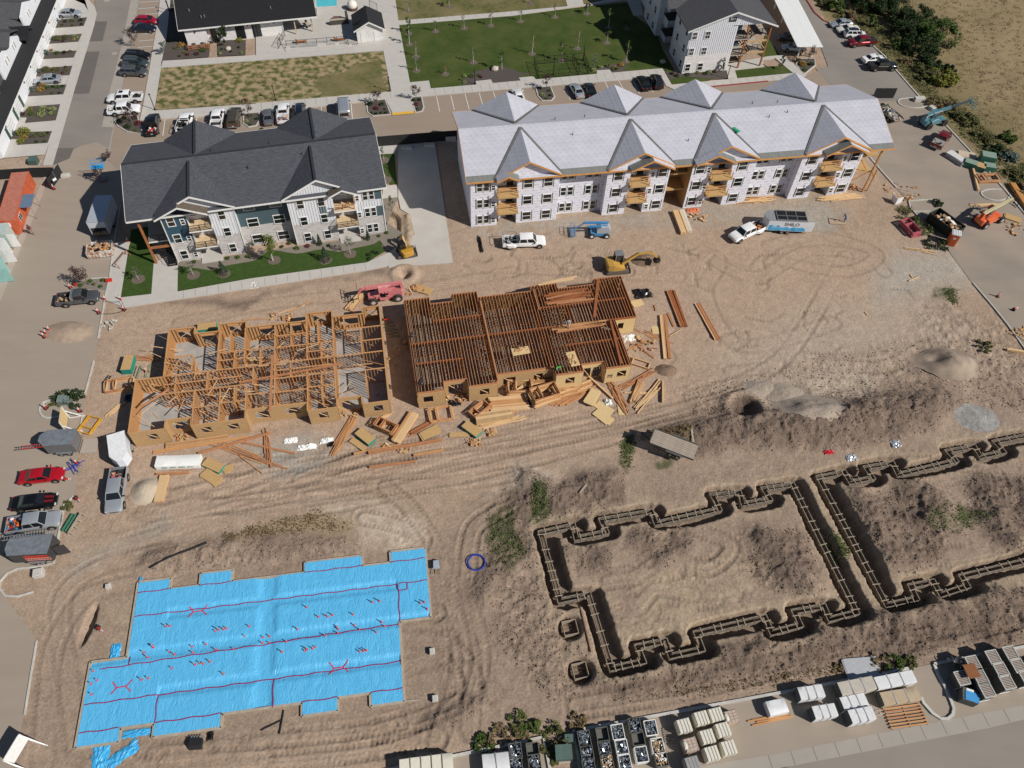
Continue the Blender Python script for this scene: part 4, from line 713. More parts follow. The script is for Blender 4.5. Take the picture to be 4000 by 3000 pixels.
storey_block(D,0,0,[(18.25,19.35),(21.2,22.25),(27.6,29.35)],[(26.52,27.15)],None,-.03,'w',None)
storey_block(D,0,0,[(10.8,12.45),(14.5,16.2)],[],None,1.2,'w',None)
DECK=mat('deck_boards',(.62,.47,.30),.8,c2=(.52,.38,.23),scale=2)
for a,c in((3.3,6.25),(23.4,26.4)):
 for zf in(3.0,6.05):
  m=MB();m.box(a-.08,c+.08,-1.15,1.48,zf-.2,zf-.02,1);m.box(a,c,-1.1,1.48,zf-.02,zf,0);m.obj('balcony_floor',[DECK,TRIM],D)
  if not(a>20 and zf>5):railing(D,a-.06,c+.06,-1.12,zf,sides=-.03)
 for zf in(.02,3.02,6.07):
  dm=MB();dm.box(c-1.25,c-.25,1.44,1.497,zf,zf+2.1);dm.box(c-1.0,c-.5,1.43,1.439,zf+.7,zf+1.9,1);dm.obj('door',[TRIM,GLASS],D);window(D,a+.75,zf+.6,1.5,1.0,1.4,'w')
 bx(D,'patio',CONC,a-.0,c+.05,-1.2,1.48,-.1,.15)
b=MB();b.beam((23.5,-1.1,6.6),(26.3,-1.0,6.9),.08,.1);b.beam((23.5,-.9,7.05),(26.3,-1.1,7.1),.08,.1);b.beam((24.5,-.8,6.1),(25.5,-.3,6.9),.1,.1);b.beam((26.2,-1.05,6.1),(26.2,-1.05,7.2),.1,.1);b.obj('temporary_railing',LUMBER_R,D)
b=MB();b.box(26.3,26.5,-.5,-.06,7.0,8.4);b.obj('air_panel',mat('tan_panel',(.45,.36,.27),.8),D)
for u in(-.02,9.75,17.1,30.42):
 b=MB();b.box(u-.06,u+.06,-.10,-.034,0,8.6);b.obj('downspout',TRIM,D)
b=MB();b.beam((-3.06,.3,0),(-3.06,.3,8.6),.28,.28);b.obj('post',POST,D)
b=MB();b.beam((-2.9,.3,3.0),(-.05,.3,3.0),.24,.3);b.obj('beam',POST,D)
b=MB();b.beam((-3.8,8,0),(-3.8,8,8.6),.28,.28);b.obj('post',POST,D)
m=MB();m.box(-3.3,-.06,1.5,7,2.85,3.05,1);m.box(-3.25,-.06,1.6,6.9,3.051,3.07,0);m.obj('landing_floor',[CONC_D,TRIM],D);railing(D,-3.25,-.1,1.55,3.07)
bx(D,'landing_floor',CONC_D,-3.3,-.06,2.5,7,5.9,6.1);bx(D,'wall',SIDE_W,-3.8,-.0,7.5,16.5,-.1,8.6)
st=MB()
for k in range(10):st.box(-1.3,-.15,.1+k*.27-.9,.1+k*.27-.62,.17*k+.1,.17*k+.16)
st.beam((-1.33,-.8,.1),(-1.33,1.7,1.75),.05,.28);st.beam((-.12,-.8,.1),(-.12,1.7,1.75),.05,.28);st.beam((-1.33,-.8,1.),(-1.33,1.7,2.65),.05,.05);st.beam((-1.33,-.8,.1),(-1.33,-.8,1.),.05,.05);st.obj('stair',BLACK,D)
for u,v in((12.6,5.1),(20.3,6.2),(7.8,9.2),(15.9,9.6)):vent(D,u,v,zm(v) if v<8.2 else zm(16.4-v))
# ---- clubhouse
FC=Frame(G(1000*0+1630/S,400/S),RAD(16.97))
K=thing('clubhouse','single storey clubhouse of white brick under a wide black shingle roof beside the pool','building',FC.w(0,0),FC.a)
KW=MB();KW.prism([(0,0),(3.9,0),(3.9,1.0),(5.6,1.0),(5.6,.6),(18.0,.6),(18.0,10.5),(0,10.5)],-.1,3.35);KW.obj('wall',STONE_W,K)
main_roof(K,-.9,24.8,-.5,12.6,3.55,6.2,ROOF_B,TRIM)
def kwin(u0,u1,z0,z1,v,n=1):
 m=MB();m.box(u0,u1,v-.06,v-.002,z0,z1);w_=m.obj('window',BLACK,K);p=MB()
 for i in range(n):a=u0+(u1-u0)*i/n;c=u0+(u1-u0)*(i+1)/n;p.box(a+.08,c-.08,v-.075,v-.061,z0+.08,z1-.08)
 p.obj('pane',GLASS,w_)
kwin(4.5,5.5,.1,2.7,1.0);kwin(6.6,7.3,.9,2.6,.6);kwin(9.2,10.9,.1,2.7,.6,2);kwin(12.3,13.9,.1,2.7,.6,2)
for u in(1.9,8.2,11.6,16.5):bx(K,'wall_light',BLACK,u-.08,u+.08,(.6 if u>4 else 0)-.2,(.6 if u>4 else 0)-.01,2.5,2.85)
for u,v in((20.4,.0),(23.6,.4)):m=MB();m.beam((u,v,.2),(u,v,3.4),.2,.2);m.obj('post',mat('tan_post',(.55,.38,.22),.8),K)
bx(K,'wall',TRIM,18.0,18.12,.5,6,.2,3.3)
bx(K,'wall',STONE_W,18.15,24.3,6.5,10.4,-.1,3.3)
for u,v in((1.6,3.2),(3.6,1.6),(4.2,1.7),(8.0,6.5),(16.5,2.1)):vent(K,u,v,3.55+(v+.5)*.404,GREYM,.12,.4)
def acunit(loc,rz,label,grp='outdoor air conditioning units by the clubhouse'):
 t=thing('air_conditioner',label,'air conditioner',loc,rz,grp);bx(t,'casing',GREYM,-.42,.42,-.42,.42,0,.75);m=MB();m.tube((0,0,.751),(0,0,.78),.33,12);m.obj('fan_grille',BLACK,t)
acunit(FC.w(1.1,-1.0,.1),FC.a,'grey air conditioner nearer the corner inside the clubhouse timber screen');acunit(FC.w(2.7,-1.0,.1),FC.a,'grey air conditioner nearer the door inside the clubhouse timber screen')
t=thing('timber_screen','low red timber slat screen round the air conditioners at the clubhouse','fence',FC.w(0,-1.9,0),FC.a)
for zz in(.3,.65,1.0):bx(t,'slat',POST,.1,3.8,-.05,0,zz,zz+.16)
for x in(.1,3.8):
 bx(t,'post',POST,x-.06,x+.06,-.06,.06,0,1.3)
 for zz in(.3,.65,1.0):bx(t,'slat',POST,x-.02,x+.02,.08,1.4,zz,zz+.16)
# ---- pool house
FH=Frame(Vector((-33.3,142.2,0)),RAD(14.2))
H_=thing('pool_house','small white brick pool house with black gabled roof and two white doors','building',FH.w(0,0),FH.a)
m=MB();m.prism([(0,0),(5,0),(5,5.6),(0,5.6)],-.1,2.6);m.obj('wall',STONE_W,H_)
m=MB();m.loft([[(0,.0,2.6),(5,0,2.6),(2.5,0,3.95)],[(0,5.6,2.6),(5,5.6,2.6),(2.5,5.6,3.95)]]);m.obj('gable_wall',STONE_W,H_)
gable_roof(H_,'roof',2.5,3.0,2.5,4.15,-.4,6.0,mat('black_shingles_cross',(.024,.024,.028),.95,c2=(.013,.013,.015),scale=2,stretch=(3,.6,1)),fas=TRIM)
for a in(.75,3.3):m=MB();m.box(a,a+.95,-.05,-.004,0.1,2.1);d_=m.obj('door',WHITE,H_);bx(d_,'handle',BLACK,a+.8,a+.86,-.09,-.052,1.0,1.1)
for u,v in((.6,1.3),(1.1,1.7)):m=MB();m.tube((u,v,2.9),(u,v,3.7),.18,8);m.obj('roof_vent',BLACK,H_)
# ---- north-east apartment building
FN=Frame(Vector((29.37,136.85,0)),RAD(12.3))
N=thing('apartment_building','white three storey apartment end with open stairs beside the carport at the top edge','building',FN.w(0,0),FN.a)
m=MB();m.prism([(0,0),(9.0,0),(9.0,8),(14.2,8),(14.2,40),(0,40),(0,22),(-1.2,22),(-1.2,14),(0,14),(0,11.5),(1.3,11.5),(1.3,8),(0,8)],-.1,3.7);m.obj('brick_wall',STONE_W,N)
m=MB();m.prism([(0,0),(9.0,0),(9.0,8),(14.2,8),(14.2,40),(0,40),(0,22),(-1.2,22),(-1.2,14),(0,14),(0,11.5),(1.3,11.5),(1.3,8),(0,8)],3.702,8.7);m.obj('siding_wall',SIDE_W,N)
m=MB();zt=lambda u:11.5-2.85*abs(u-8)/8.3
for x0,x1,zb in((0,8,8.6),(8,14.2,8.95)):m.hexa([(x0,-.005,zb),(x1,-.005,zb),(x1,.3,zb),(x0,.3,zb),(x0,-.005,zt(x0)-.15),(x1,-.005,zt(x1)-.15),(x1,.3,zt(x1)-.15),(x0,.3,zt(x0)-.15)])
m.obj('gable_wall',SIDE_W,N)
gable_roof(N,'roof',8,8.7,8.6,11.7,-.5,40,ROOF_N,fas=TRIM)
for s_,e_ in((8.5,15),(21,28)):
 b=MB();vc=(s_+e_)/2
 for s in(-1,1):
  pts=[(-1.9,vc,11.2),(7.5,vc,11.6),(7.5,vc+s*4,9.0),(-1.9,vc+s*4,8.7)]
  if s>0:pts=[pts[0],pts[1],pts[2],pts[3]]
  else:pts=[pts[3],pts[2],pts[1],pts[0]]
  b.hexa([(p[0],p[1],p[2]-.15) for p in pts]+pts)
 b.obj('cross_gable',ROOF_N,N)
for i in range(22):u=.25+i*.4;batten(N,u,-.002,3.75,zt(u)-.2)
for i in range(12):u=9.3+i*.4;batten(N,u,-.004,9.0,zt(u)-.25)
for a,c in((.35,1.45),(2.8,3.95)):
 for z in(.5,3.62,6.7):window(N,(a+c)/2,z,-.01,c-a,1.5,'w')
for z in(3.62,6.7):bx(N,'blue_panel',SIDE_B,-.02,.22,-.03,-.006,z,z+1.4)
for vv in(1.5,5.5,16,19.5):
 for z in(.5,3.6,6.7):window(N,vv,z,-1.21 if vv>14 else-.01,1.1,1.5,'w',face=RAD(-90))
m=MB();m.box(9.02,9.06,.3,7.9,3.7,8.6);m.box(9.1,14.1,7.93,7.98,0,8.6);m.obj('stair_hall_wall',SIDE_B,N)
for z in(3.0,6.1):
 m=MB();m.box(9.05,12.2,.2,3.4,z-.2,z);m.box(13.4,15.8,1.0,7.9,z-.2+.3,z+.3);m.obj('landing_floor',CONC_D,N);railing(N,9.1,12.2,.22,z);railing(N,13.4,15.8,1.02,z+.3)
for k in range(2):
 st=MB()
 for i in range(9):st.box(12.3+i*.3*(1 if k else 1)-.6*k,12.55+i*.3-.6*k,3.2,4.6,.18+i*.3+k*3.05,.24+i*.3+k*3.05)
 st.beam((12.2,3.15,.1+k*3.05),(15,3.15,2.9+k*3.05),.06,.25);st.beam((12.2,4.65,.1+k*3.05),(15,4.65,2.9+k*3.05),.06,.25);st.beam((12.2,3.15,1.1+k*3.05),(15,3.15,3.9+k*3.05),.05,.05);st.obj('stair',BLACK,N)
for u,v,h in((11.4,.5,9.6),(16,.7,8.6)):m=MB();m.beam((u,v,0),(u,v,h),.26,.26);m.obj('post',POST,N)
m=MB();m.beam((11.5,.55,3.0),(15.9,.7,3.0),.24,.32);m.beam((11.9,.55,5.3),(15.9,.7,5.3),.2,.3);m.beam((14.2,.6,5.2),(15.8,.6,3.8),.15,.15);m.obj('beam',mat('pale_beam',(.50,.33,.18),.8),N)
for z in(3.0,6.1):
 for vv in(8.6,26):
  bx(N,'balcony_floor',BLACK,-1.2,1.25,vv,vv+2.8,z-.2,z);r=MB();r.box(-1.2,-1.14,vv,vv+2.8,z+1,z+1.06);r.box(-1.2,1.2,vv,vv+.06,z+1,z+1.06)
  for k in range(12):r.box(-1.19,-1.15,vv+k*.25,vv+k*.25+.03,z,z+1)
  for k in range(9):r.box(-1.2+k*.27,-1.17+k*.27,vv,vv+.03,z,z+1)
  r.obj('railing',BLACK,N)
def text(par,s,size,loc,rot,m,name='lettering',ext=.01):
 c=bpy.data.curves.new(name,'FONT');c.body=s;c.size=size;c.align_x='CENTER';c.align_y='CENTER';c.extrude=ext;c.resolution_u=2;c.materials.append(m)
 o=bpy.data.objects.new(name,c);col.objects.link(o);bpy.context.view_layer.update()
 me=bpy.data.meshes.new_from_object(o.evaluated_get(bpy.context.evaluated_depsgraph_get()));bpy.data.objects.remove(o)
 if not me.materials:me.materials.append(m)
 o=put(name,me,par,loc);o.rotation_euler=rot;o['kind']='stuff' if False else 'thing';del o['kind'];return o
m=MB();m.box(6.9,8.3,-.09,-.045,9.75,10.55);sg=m.obj('number_sign',BLACK,N);text(sg,'2011',.55,(7.6,-.1,10.2),(RAD(90),0,0),WHITE)
# ---- carport
ca_=[G(2440+x*.36166,y*.36166,2.7) for x,y in((1865,505),(2130,485),(1735,-60),(1590,-60))]
CP_=thing('carport','long white ribbed metal carport roof on posts beside the drive lane','carport',ca_[0]*1.0)
CP_.location.z=0;CP_.rotation_euler.z=ang(ca_[0],ca_[3])-RAD(90);wdt=5.1;ln=(ca_[3]-ca_[0]).length+6
m=MB();m.box(.0,wdt,0,ln,2.62,2.7);m.obj('roof_sheet',mat('white_ribbed_steel',(.74,.76,.76),.4),CP_)
RB=MB();RB.box(.05,wdt-.05,-.05,.05,2.701,2.76);RBM=RB.mesh('rib',WHITE)
for i in range(int(ln/.42)):put('rib',RBM,CP_,(0,.2+i*.42,0))
for y in(1,7.5,14,20):bx(CP_,'post',WHITEG,1.1,1.3,y,y+.2,0,2.6);bx(CP_,'post',WHITEG,3.9,4.1,y,y+.2,0,2.6)
# ---- west townhouses
FT_=Frame(Vector((-84.88,103.2,0)),RAD(100.71))
T_=thing('townhouse_row','row of white townhouses with a low black garage roof along the western driveways','building',FT_.w(0,0),FT_.a)
LT=62
bx(T_,'wall',SIDE_W,-1.4,LT,0,12,-.1,2.95)
m=MB();m.hexa([(-1.7,-.5,2.9),(LT,-.5,2.9),(LT,2.6,4.35),(-1.7,2.6,4.35),(-1.7,-.5,3.06),(LT,-.5,3.06),(LT,2.6,4.5),(-1.7,2.6,4.5)]);m.obj('garage_roof',mat('ribbed_black_roof',(.020,.020,.022),.85,c2=(.012,.012,.013),scale=3,stretch=(3,.3,1)),T_)
bx(T_,'fascia',TRIM,-1.7,LT,-.56,-.503,2.88,3.06)
prof=[(-2,3.9),(-2,5.6),(1.5,5.6),(5,7.2),(8.3,5.9),(11,6.4),(14.9,6.2),(18.5,7.25),(21,6.1),(23.5,6.9),(26.8,5.6),(26.8,3.9)]
def upper(profile):
 m=MB();k=[(u,1.6,z) for u,z in profile];k2=[(u,1.9,z) for u,z in profile];m.face(k);m.face(k2[::-1])
 for i in range(len(k)):j=(i+1)%len(k);m.face([k[j],k[i],k2[i],k2[j]])
 m.obj('upper_wall',SIDE_W,T_)
upper([(14.9,3.9),(26.8,3.9),(26.8,5.5),(24.5,6.6),(22.0,6.1),(20.6,6.2),(18.5,7.25),(14.9,6.5)]);upper([(31.2,3.9),(46.5,3.9),(46.5,6.3),(42.5,6.3),(40.5,7.2),(38.0,6.2),(35,7.4),(31.2,6.5)]);upper([(-1.6,3.9),(11,3.9),(11,6.0),(7,7.2),(3,6.0),(-1.6,6.2)])
m=MB();m.hexa([(-1.7,1.91,3),(LT,1.91,3),(LT,9,3),(-1.7,9,3),(-1.7,1.91,5.3),(LT,1.91,5.3),(LT,9,8.2),(-1.7,9,8.2)]);m.obj('main_roof',ROOF_N,T_)
for uc in(5,18.5,24.5,35,40.5):
 b=MB()
 for s in(-1,1):
  pts=[(uc,1.62,7.3),(uc,8,7.9),(uc+s*3.4,8,6.6),(uc+s*3.4,1.62,6.0)];pts=pts if s<0 else pts[::-1]
  b.hexa([(p[0],p[1],p[2]-.12) for p in pts]+pts)
 b.obj('dormer_roof',ROOF_N,T_)
b=MB()
for s in(-1,1):b.hexa([(29,-.0,5.9),(29,4,5.9),(29+s*2.6,4,4.7),(29+s*2.6,0,4.7),(29,0,6.0),(29,4,6.0),(29+s*2.6,4,4.8),(29+s*2.6,0,4.8)][::1])
b.obj('dormer_roof',ROOF_B,T_)
for u in(18,19.2,22.9,23.9,34.4,35.5,39.9,41.0):window(T_,u,4.7,1.6,.5,1.3,'w',single=True)
GD=mat('garage_white',(.76,.76,.75),.5)
for u in(4.2,9.5,17.3,22.4,27.5,32.6,37.9,43.2):
 m=MB();m.box(u,u+2.9,-.05,-.003,.1,2.3);g_=m.obj('garage_door',GD,T_)
 for z in(.6,1.15,1.7):bx(g_,'panel_joint',GREYM,u+.05,u+2.85,-.07,-.052,z,z+.04)
for u in(3.2,8.6,12.6):m=MB();m.box(u,u+.8,-.06,-.004,.1,2.1);m.obj('door',mat('green_door',(.05,.09,.07),.6),T_)
for u in(3.9,9.2,17,22,27.2,32.3,37.5,42.8):bx(T_,'wall_light',BLACK,u-.08,u+.08,-.2,-.01,2.1,2.4)
#  FRAMED BUILDINGS, SLAB, FOOTINGS
SLABM=mat('pale_slab',(.42,.40,.375),.9,c2=(.27,.25,.225),scale=.9,amt=1.1,bump=.004,bscale=8)
STUDM={}
class Framing:
 def __init__(s,root):s.root=root;s.n=0;s.extra=MB()
 def stud(s,x,y,a,h,z0=0,w_=.05,d=.13,m=LUMBER):
  key=(round(h,2),m.name)
  if s.n<285:
   if key not in STUDM:b=MB();b.box(-w_/2,w_/2,-d/2,d/2,0,h);STUDM[key]=b.mesh('stud',m)
   put('stud',STUDM[key],s.root,(x,y,z0),a);s.n+=1
  else:
   ca,sa=mc(a),ms(a);p=[(x+ca*i-sa*j,y+sa*i+ca*j) for i,j in((-w_/2,-d/2),(w_/2,-d/2),(w_/2,d/2),(-w_/2,d/2))]
   s.extra.hexa([(*k,z0) for k in p]+[(*k,z0+h) for k in p])
 def wall(s,a,b_,h=2.75,z0=.12,openings=(),sheath=0,m=LUMBER,step=.41,osb=OSB,out=1,sheath_m=None):
  a=Vector(a);b_=Vector(b_);d=b_-a;L_=d.length;d.normalize();an=math.atan2(d.y,d.x);nn=Vector((d.y,-d.x))
  P=lambda t,o=0:a+d*t+nn*o
  pl=MB()
  for z in(h-.06,h-.11):p0,p1=P(0),P(L_);pl.beam((*p0,z0+z+.03),(*p1,z0+z+.03),.14,.045)
  pl.obj('top_plate',m,s.root);pb=MB();pb.beam((*P(0),z0+.03),(*P(L_),z0+.03),.14,.05);pb.obj('bottom_plate',m,s.root)
  t=.05
  while t<L_:
   op=next((o for o in openings if o[0]<t<o[1]),None);p=P(t)
   if op is None:s.stud(p.x,p.y,an,h-.16,z0+.05,m=m)
   else:
    if op[2]>.3 and s.n<285:s.stud(p.x,p.y,an,op[2]-.05,z0+.05,m=m)
   t+=step
  for o in openings:
   hb=MB();hb.beam((*P(o[0]),z0+o[3]+.1),(*P(o[1]),z0+o[3]+.1),.13,.2);hb.obj('header',m,s.root)
   if o[2]>.3:hb=MB();hb.beam((*P(o[0]),z0+o[2]-.03),(*P(o[1]),z0+o[2]-.03),.13,.06);hb.obj('window_sill',m,s.root)
   if o[1]-o[0]>.8 and random.random()<.75:hb=MB();hb.beam((*P(o[0],-.02),z0+o[3]-.1),(*P(o[1],-.02),z0+o[2]+.1),.05,.09);hb.obj('brace',LUMBER_L,s.root)
  if sheath:
   sh=MB();cuts=sorted(set([0,L_]+[o[0] for o in openings]+[o[1] for o in openings]))
   def pane(t0,t1,za,zb):
    if zb-za<.02 or t1-t0<.02:return
    q0,q1=P(t0,.075),P(t1,.075);r0,r1=P(t0,.095),P(t1,.095)
    sh.hexa([(*r0,za),(*r1,za),(*q1,za),(*q0,za),(*r0,zb),(*r1,zb),(*q1,zb),(*q0,zb)])
   for t0,t1 in zip(cuts,cuts[1:]):
    o=next((o for o in openings if o[0]<=t0+1e-4 and o[1]>=t1-1e-4),None)
    if o:pane(t0,t1,z0-.1,z0+o[2]);pane(t0,t1,z0+o[3],z0+h-.02)
    else:pane(t0,t1,z0-.1,z0+h-.02)
   sh.obj('sheathing',sheath_m or osb,s.root)
 def done(s):
  if s.extra.v:o=s.extra.obj('studs',LUMBER,s.root);o['kind']='stuff'
def perim(fr,pts,wins,sheathm,h=2.75,skip=()):
 n=len(pts)
 for i in range(n):
  if i in skip:continue
  fr.wall(pts[i],pts[(i+1)%n],h,openings=wins.get(i,()),sheath=1,sheath_m=sheathm)
EP=[(0,0),(4.1,0),(4.1,1.25),(7.1,1.25),(7.1,0),(13.4,0),(13.4,1.3),(20.8,1.3),(20.8,0),(24.35,0),(24.35,1.3),(27.4,1.3),(27.4,0),(30.65,0),(30.65,16.1),(28.4,16.1),(28.4,15),(24.3,15),(24.3,16.1),(20.9,16.1),(20.9,14.8),(13.1,14.8),(13.1,15.9),(9.65,15.9),(9.65,14.7),(6.55,14.7),(6.55,15.9),(3.3,15.9),(3.3,8),(0,8)]
E_=thing('framed_building','open timber stud walls without a ceiling standing on a concrete slab','building frame',FE.w(0,0),FE.a)
m=MB();m.prism([(u,v) for u,v in EP],-.3,.12);m.obj('floor_slab',SLABM,E_)
fe=Framing(E_)
W1=(.85,2.1)
perim(fe,EP,{0:[(1.9,3.0,*W1)],2:[(.5,2.3,.6,2.1)],4:[(1.0,2.1,*W1),(4.1,5.3,*W1)],6:[(1.0,2.6,.6,2.1),(4.6,6.3,*W1)],8:[(1.2,2.3,*W1)],10:[(.5,2.5,.1,2.1)],12:[(1.3,2.4,*W1)],13:[],14:[(.4,1.7,*W1)],16:[(.8,3.2,*W1)],18:[(1.0,2.6,*W1)],20:[(.8,2.6,*W1),(4.2,6.2,*W1)],22:[(1.0,2.4,*W1)],24:[(.6,2.4,.1,2.1)],26:[(.9,2.4,*W1)]},OSBW)
for a,b_ in[((3.3,8.1),(30.5,8.1)),((7.2,.1),(7.2,5.2)),((10.3,.1),(10.3,5.)),((13.4,1.4),(13.4,5.2)),((16.85,1.4),(16.85,14.7)),((20.85,1.4),(20.85,6.5)),((24.3,1.4),(24.3,14.9)),((9.75,8.2),(9.75,14.6)),((13.05,9),(13.05,14.7)),((20.9,8.2),(20.9,14.7)),((6.6,8.6),(6.6,11)),((3.1,5.25),(13.4,5.25)),((16.9,5.6),(24.2,5.6)),((9.8,10.9),(16.8,10.9)),((17,10.7),(24.2,10.7)),((3.4,11.1),(6.5,11.1)),((27.9,5.27),(30.6,5.27)),((28,10.2),(30.6,10.2)),((27.9,8.2),(27.9,12.5)),((18.9,10.8),(18.9,14.7)),((22.7,8.2),(22.7,10.7)),((22.6,1.5),(22.6,5.6)),((11.8,8.2),(11.8,10.8)),((15,8.2),(15,10.8)),((12,5.2),(12,2.6)),((18.8,5.7),(18.8,8)),((4.8,5.3),(4.8,8)),((26,12.5),(30.5,12.5)),((28.1,2.6),(28.1,5.2)),((17,3.4),(20.8,3.4)),((20.9,3.6),(24.2,3.6)),((7.3,2.6),(10.2,2.6)),((10.4,2.8),(13.3,2.8)),((13.5,3.6),(16.7,3.6)),((3.4,6.7),(13,6.7)),((17,6.9),(24,6.9)),((9.9,9.6),(13,9.6)),((17,12.7),(20.8,12.7)),((21,9.4),(24.2,9.4)),((14.2,5.3),(14.2,8)),((8.6,5.3),(8.6,8)),((11.2,11),(11.2,14.6)),((22.4,10.8),(22.4,14.9)),((25.8,12.6),(25.8,15))]:
 fe.wall(a,b_)
fe.done()
random.seed(3)
def braces(root,n,x1,y1,x0=.5,y0=1.2,h=2.8):
 for k in range(n):
  x,y=ru(x0,x1),ru(y0,y1);a=rc([0,math.pi/2,.3,1.2,-.4]);l=ru(2,3.8);m=MB()
  m.beam((x,y,h),(x+l*mc(a),y+l*ms(a),rc([.25,1.2,2.6])),.045,.10);m.obj('brace',rc([LUMBER,LUMBER_L,LUMBER_L]),root)
braces(E_,80,28,13.5)
m=MB();m.beam((12.6,5.5,3.0),(25.4,6.6,3.0),.1,.35);m.obj('beam',LUMBER_R,E_);m=MB();m.beam((16.4,.6,3.02),(16.6,9.4,3.02),.30,.12);m.obj('beam',LUMBER_R,E_);m=MB();m.beam((1.1,3.6,2.95),(4.2,5.8,3.),.1,.3);m.obj('beam',LUMBER_R,E_)
for k in range(110):
 x,y=ru(1,29.5),ru(1.5,14);a=ru(0,3);l=ru(.3,1.4);m=MB();m.beam((x,y,.15),(x+l*mc(a),y+l*ms(a),.15),.09,.05);m.obj('offcut',rc([LUMBER,LUMBER_L,LUMBER_R]),E_)
# ---- joisted building
FP=[(0,0),(3.4,0),(3.4,1.25),(6.45,1.25),(6.45,0),(10.1,0),(10.1,1.3),(17.7,1.3),(17.7,0),(21.25,0),(21.25,1.15),(24.3,1.15),(24.3,0),(27.6,0),(27.6,8),(30.6,8),(30.6,15.8),(26.6,15.8),(26.6,14.8),(21.2,14.8),(21.2,15.8),(17.5,15.8),(17.5,14.9),(10,14.9),(10,16),(6.5,16),(6.5,14.7),(3.4,14.7),(3.4,15.9),(0,15.9)]
F_=thing('framed_building','timber framed ground floor covered by rows of red brown floor joists','building frame',FF.w(0,0),FF.a)
m=MB();m.prism(FP,-.3,.12);m.obj('floor_slab',mat('shaded_slab',(.30,.26,.21),.95,c2=(.20,.17,.14),scale=1.2),F_)  # slab colour darkened to stand in for the shade below the joists
ff=Framing(F_)
perim(ff,FP[:6]+[FP[6]],{0:[(.7,1.9,*W1)],2:[(.6,2.5,.1,2.2)],4:[(1.4,2.6,*W1)]},OSBW,skip=(6,))
for i,wn,sm in((6,[(1.0,2.6,.6,2.1),(5,6.2,*W1)],OSBW),(8,[(1.3,2.5,*W1)],OSB_L),(10,[(.3,1.4,.1,2.1),(1.7,2.8,.1,2.1)],OSB_L),(12,[(.3,1.0,.9,1.6),(1.6,2.8,*W1)],OSB_L),(7,[],OSB_L),(9,[],OSB_L),(11,[],OSB_L),(13,[],OSBW),(14,[(.6,1.4,.9,2.1)],OSB_L),(15,[],OSBW)):
 ff.wall(FP[i],FP[i+1],openings=wn,sheath=1,sheath_m=sm)
for i in range(16,len(FP)):ff.wall(FP[i],FP[(i+1)%len(FP)],sheath=1,sheath_m=OSBW,step=.8)
for a,b_ in[((0,8),(27.5,8)),((6.4,1.3),(6.4,8)),((10.2,1.4),(10.2,15)),((17.7,1.3),(17.7,15)),((3.5,4.6),(10,4.6)),((3.4,11.5),(10,11.5)),((21.3,1.3),(21.3,8)),((22,8),(22,14.8)),((11,11.6),(22,11.6)),((12,4.6),(27,4.6))]:ff.wall(a,b_,step=.6)
ff.extra.mesh
o=ff.extra.obj('studs',JOIST,F_);o['kind']='stuff'
JM={}
def joist(x,y0,y1,z=2.9):
 L_=round(y1-y0,1)
 if L_ not in JM:
  b=MB();b.box(-.03,.03,0,L_,.25,.29,0);b.box(-.03,.03,0,L_,0,.04,0);b.box(-.008,.008,0,L_,.04,.25,1);JM[L_]=b.mesh('floor_joist',[FLANGE,JOIST])
 put('floor_joist',JM[L_],F_,(x,y0,z))
def inx(pts,u):
 vs=[]
 for i in range(len(pts)):
  (a,b_),(c,d)=pts[i],pts[(i+1)%len(pts)]
  if(a>u)!=(c>u):vs.append(b_+(d-b_)*(u-a)/(c-a))
 return min(vs),max(vs)
nj=0
for k in range(75):
 u=.22+k*.4055;a,b_=inx(FP,u);u2=u+ru(-.03,.03)
 br=[a-.02,(4.6 if u<6.4 or 20<u<27.5 else None),8.0,(11.6 if 3.4<u<10 or 17.7<u<30 else None),b_+.02];br=[v for v in br if v is not None and a-.05<=v<=b_+.05]
 if u>27.6:br=[v for v in br if v>=7.9]
 for y0,y1 in zip(br,br[1:]):
  if y1-y0>.6 and nj<296:joist(u2,y0+.04,y1-.04);nj+=1
for(a,b_,v) in((0,30.5,8.0),(0.3,6.4,4.6),(20,27.5,4.6),(3.4,10,11.6),(17.7,30,11.6)):m=MB();m.beam((a,v,3.06),(b_,v,3.06),.07,.32);m.obj('rim_board',JOIST,F_)
for i in range(len(FP)):
 a,b_=Vector(FP[i]),Vector(FP[(i+1)%len(FP)]);m=MB();m.beam((*a,3.04),(*b_,3.04),.05,.30);m.obj('rim_board',LUMBER_R,F_)
for(a,b_,w_) in(((10.2,.2),(10.2,14),.16),((17.8,11.2),(17.8,15),.14),((26.9,7.6),(26.3,.3),.3),((27.2,15.4),(24.9,8.6),.4)):
 m=MB();m.beam((*a,3.32),(*b_,3.30),w_,.16);m.obj('beam',JOIST if w_>.2 else LUMBER_R,F_)
def onf(name,label,cat,builder,u,v,z,a=0,group=None):
 p=FF.w(u,v,z);t=thing(name,label,cat,p,FF.a+a,group);builder(t);return t
def sheetpile(t):
 for k in range(3):bx(t,'sheet',OSB_L,-1.15+k*.03,1.15+k*.03,-.6,.6,k*.03,k*.03+.025)
 for k in range(16):x,y,a=ru(-.8,.9),ru(-.4,.4),ru(0,3);m=MB();m.beam((x,y,.13),(x+.4*mc(a),y+.4*ms(a),.13+.04*(k%3)),.09,.05);m.obj('offcut',rc([LUMBER,LUMBER_R,LUMBER_L]),t)
t=thing('plywood_sheets','pale board sheets with offcuts lying lengthwise on the middle joists','plywood',G(2032,1372,3.2),FF.a+.05,'board sheets on the joists');sheetpile(t)
t=thing('plywood_sheets','pale board sheets with offcuts turned crosswise on the joists near the front edge','plywood',G(2238,1403,3.2),FF.a+RAD(95),'board sheets on the joists');sheetpile(t)
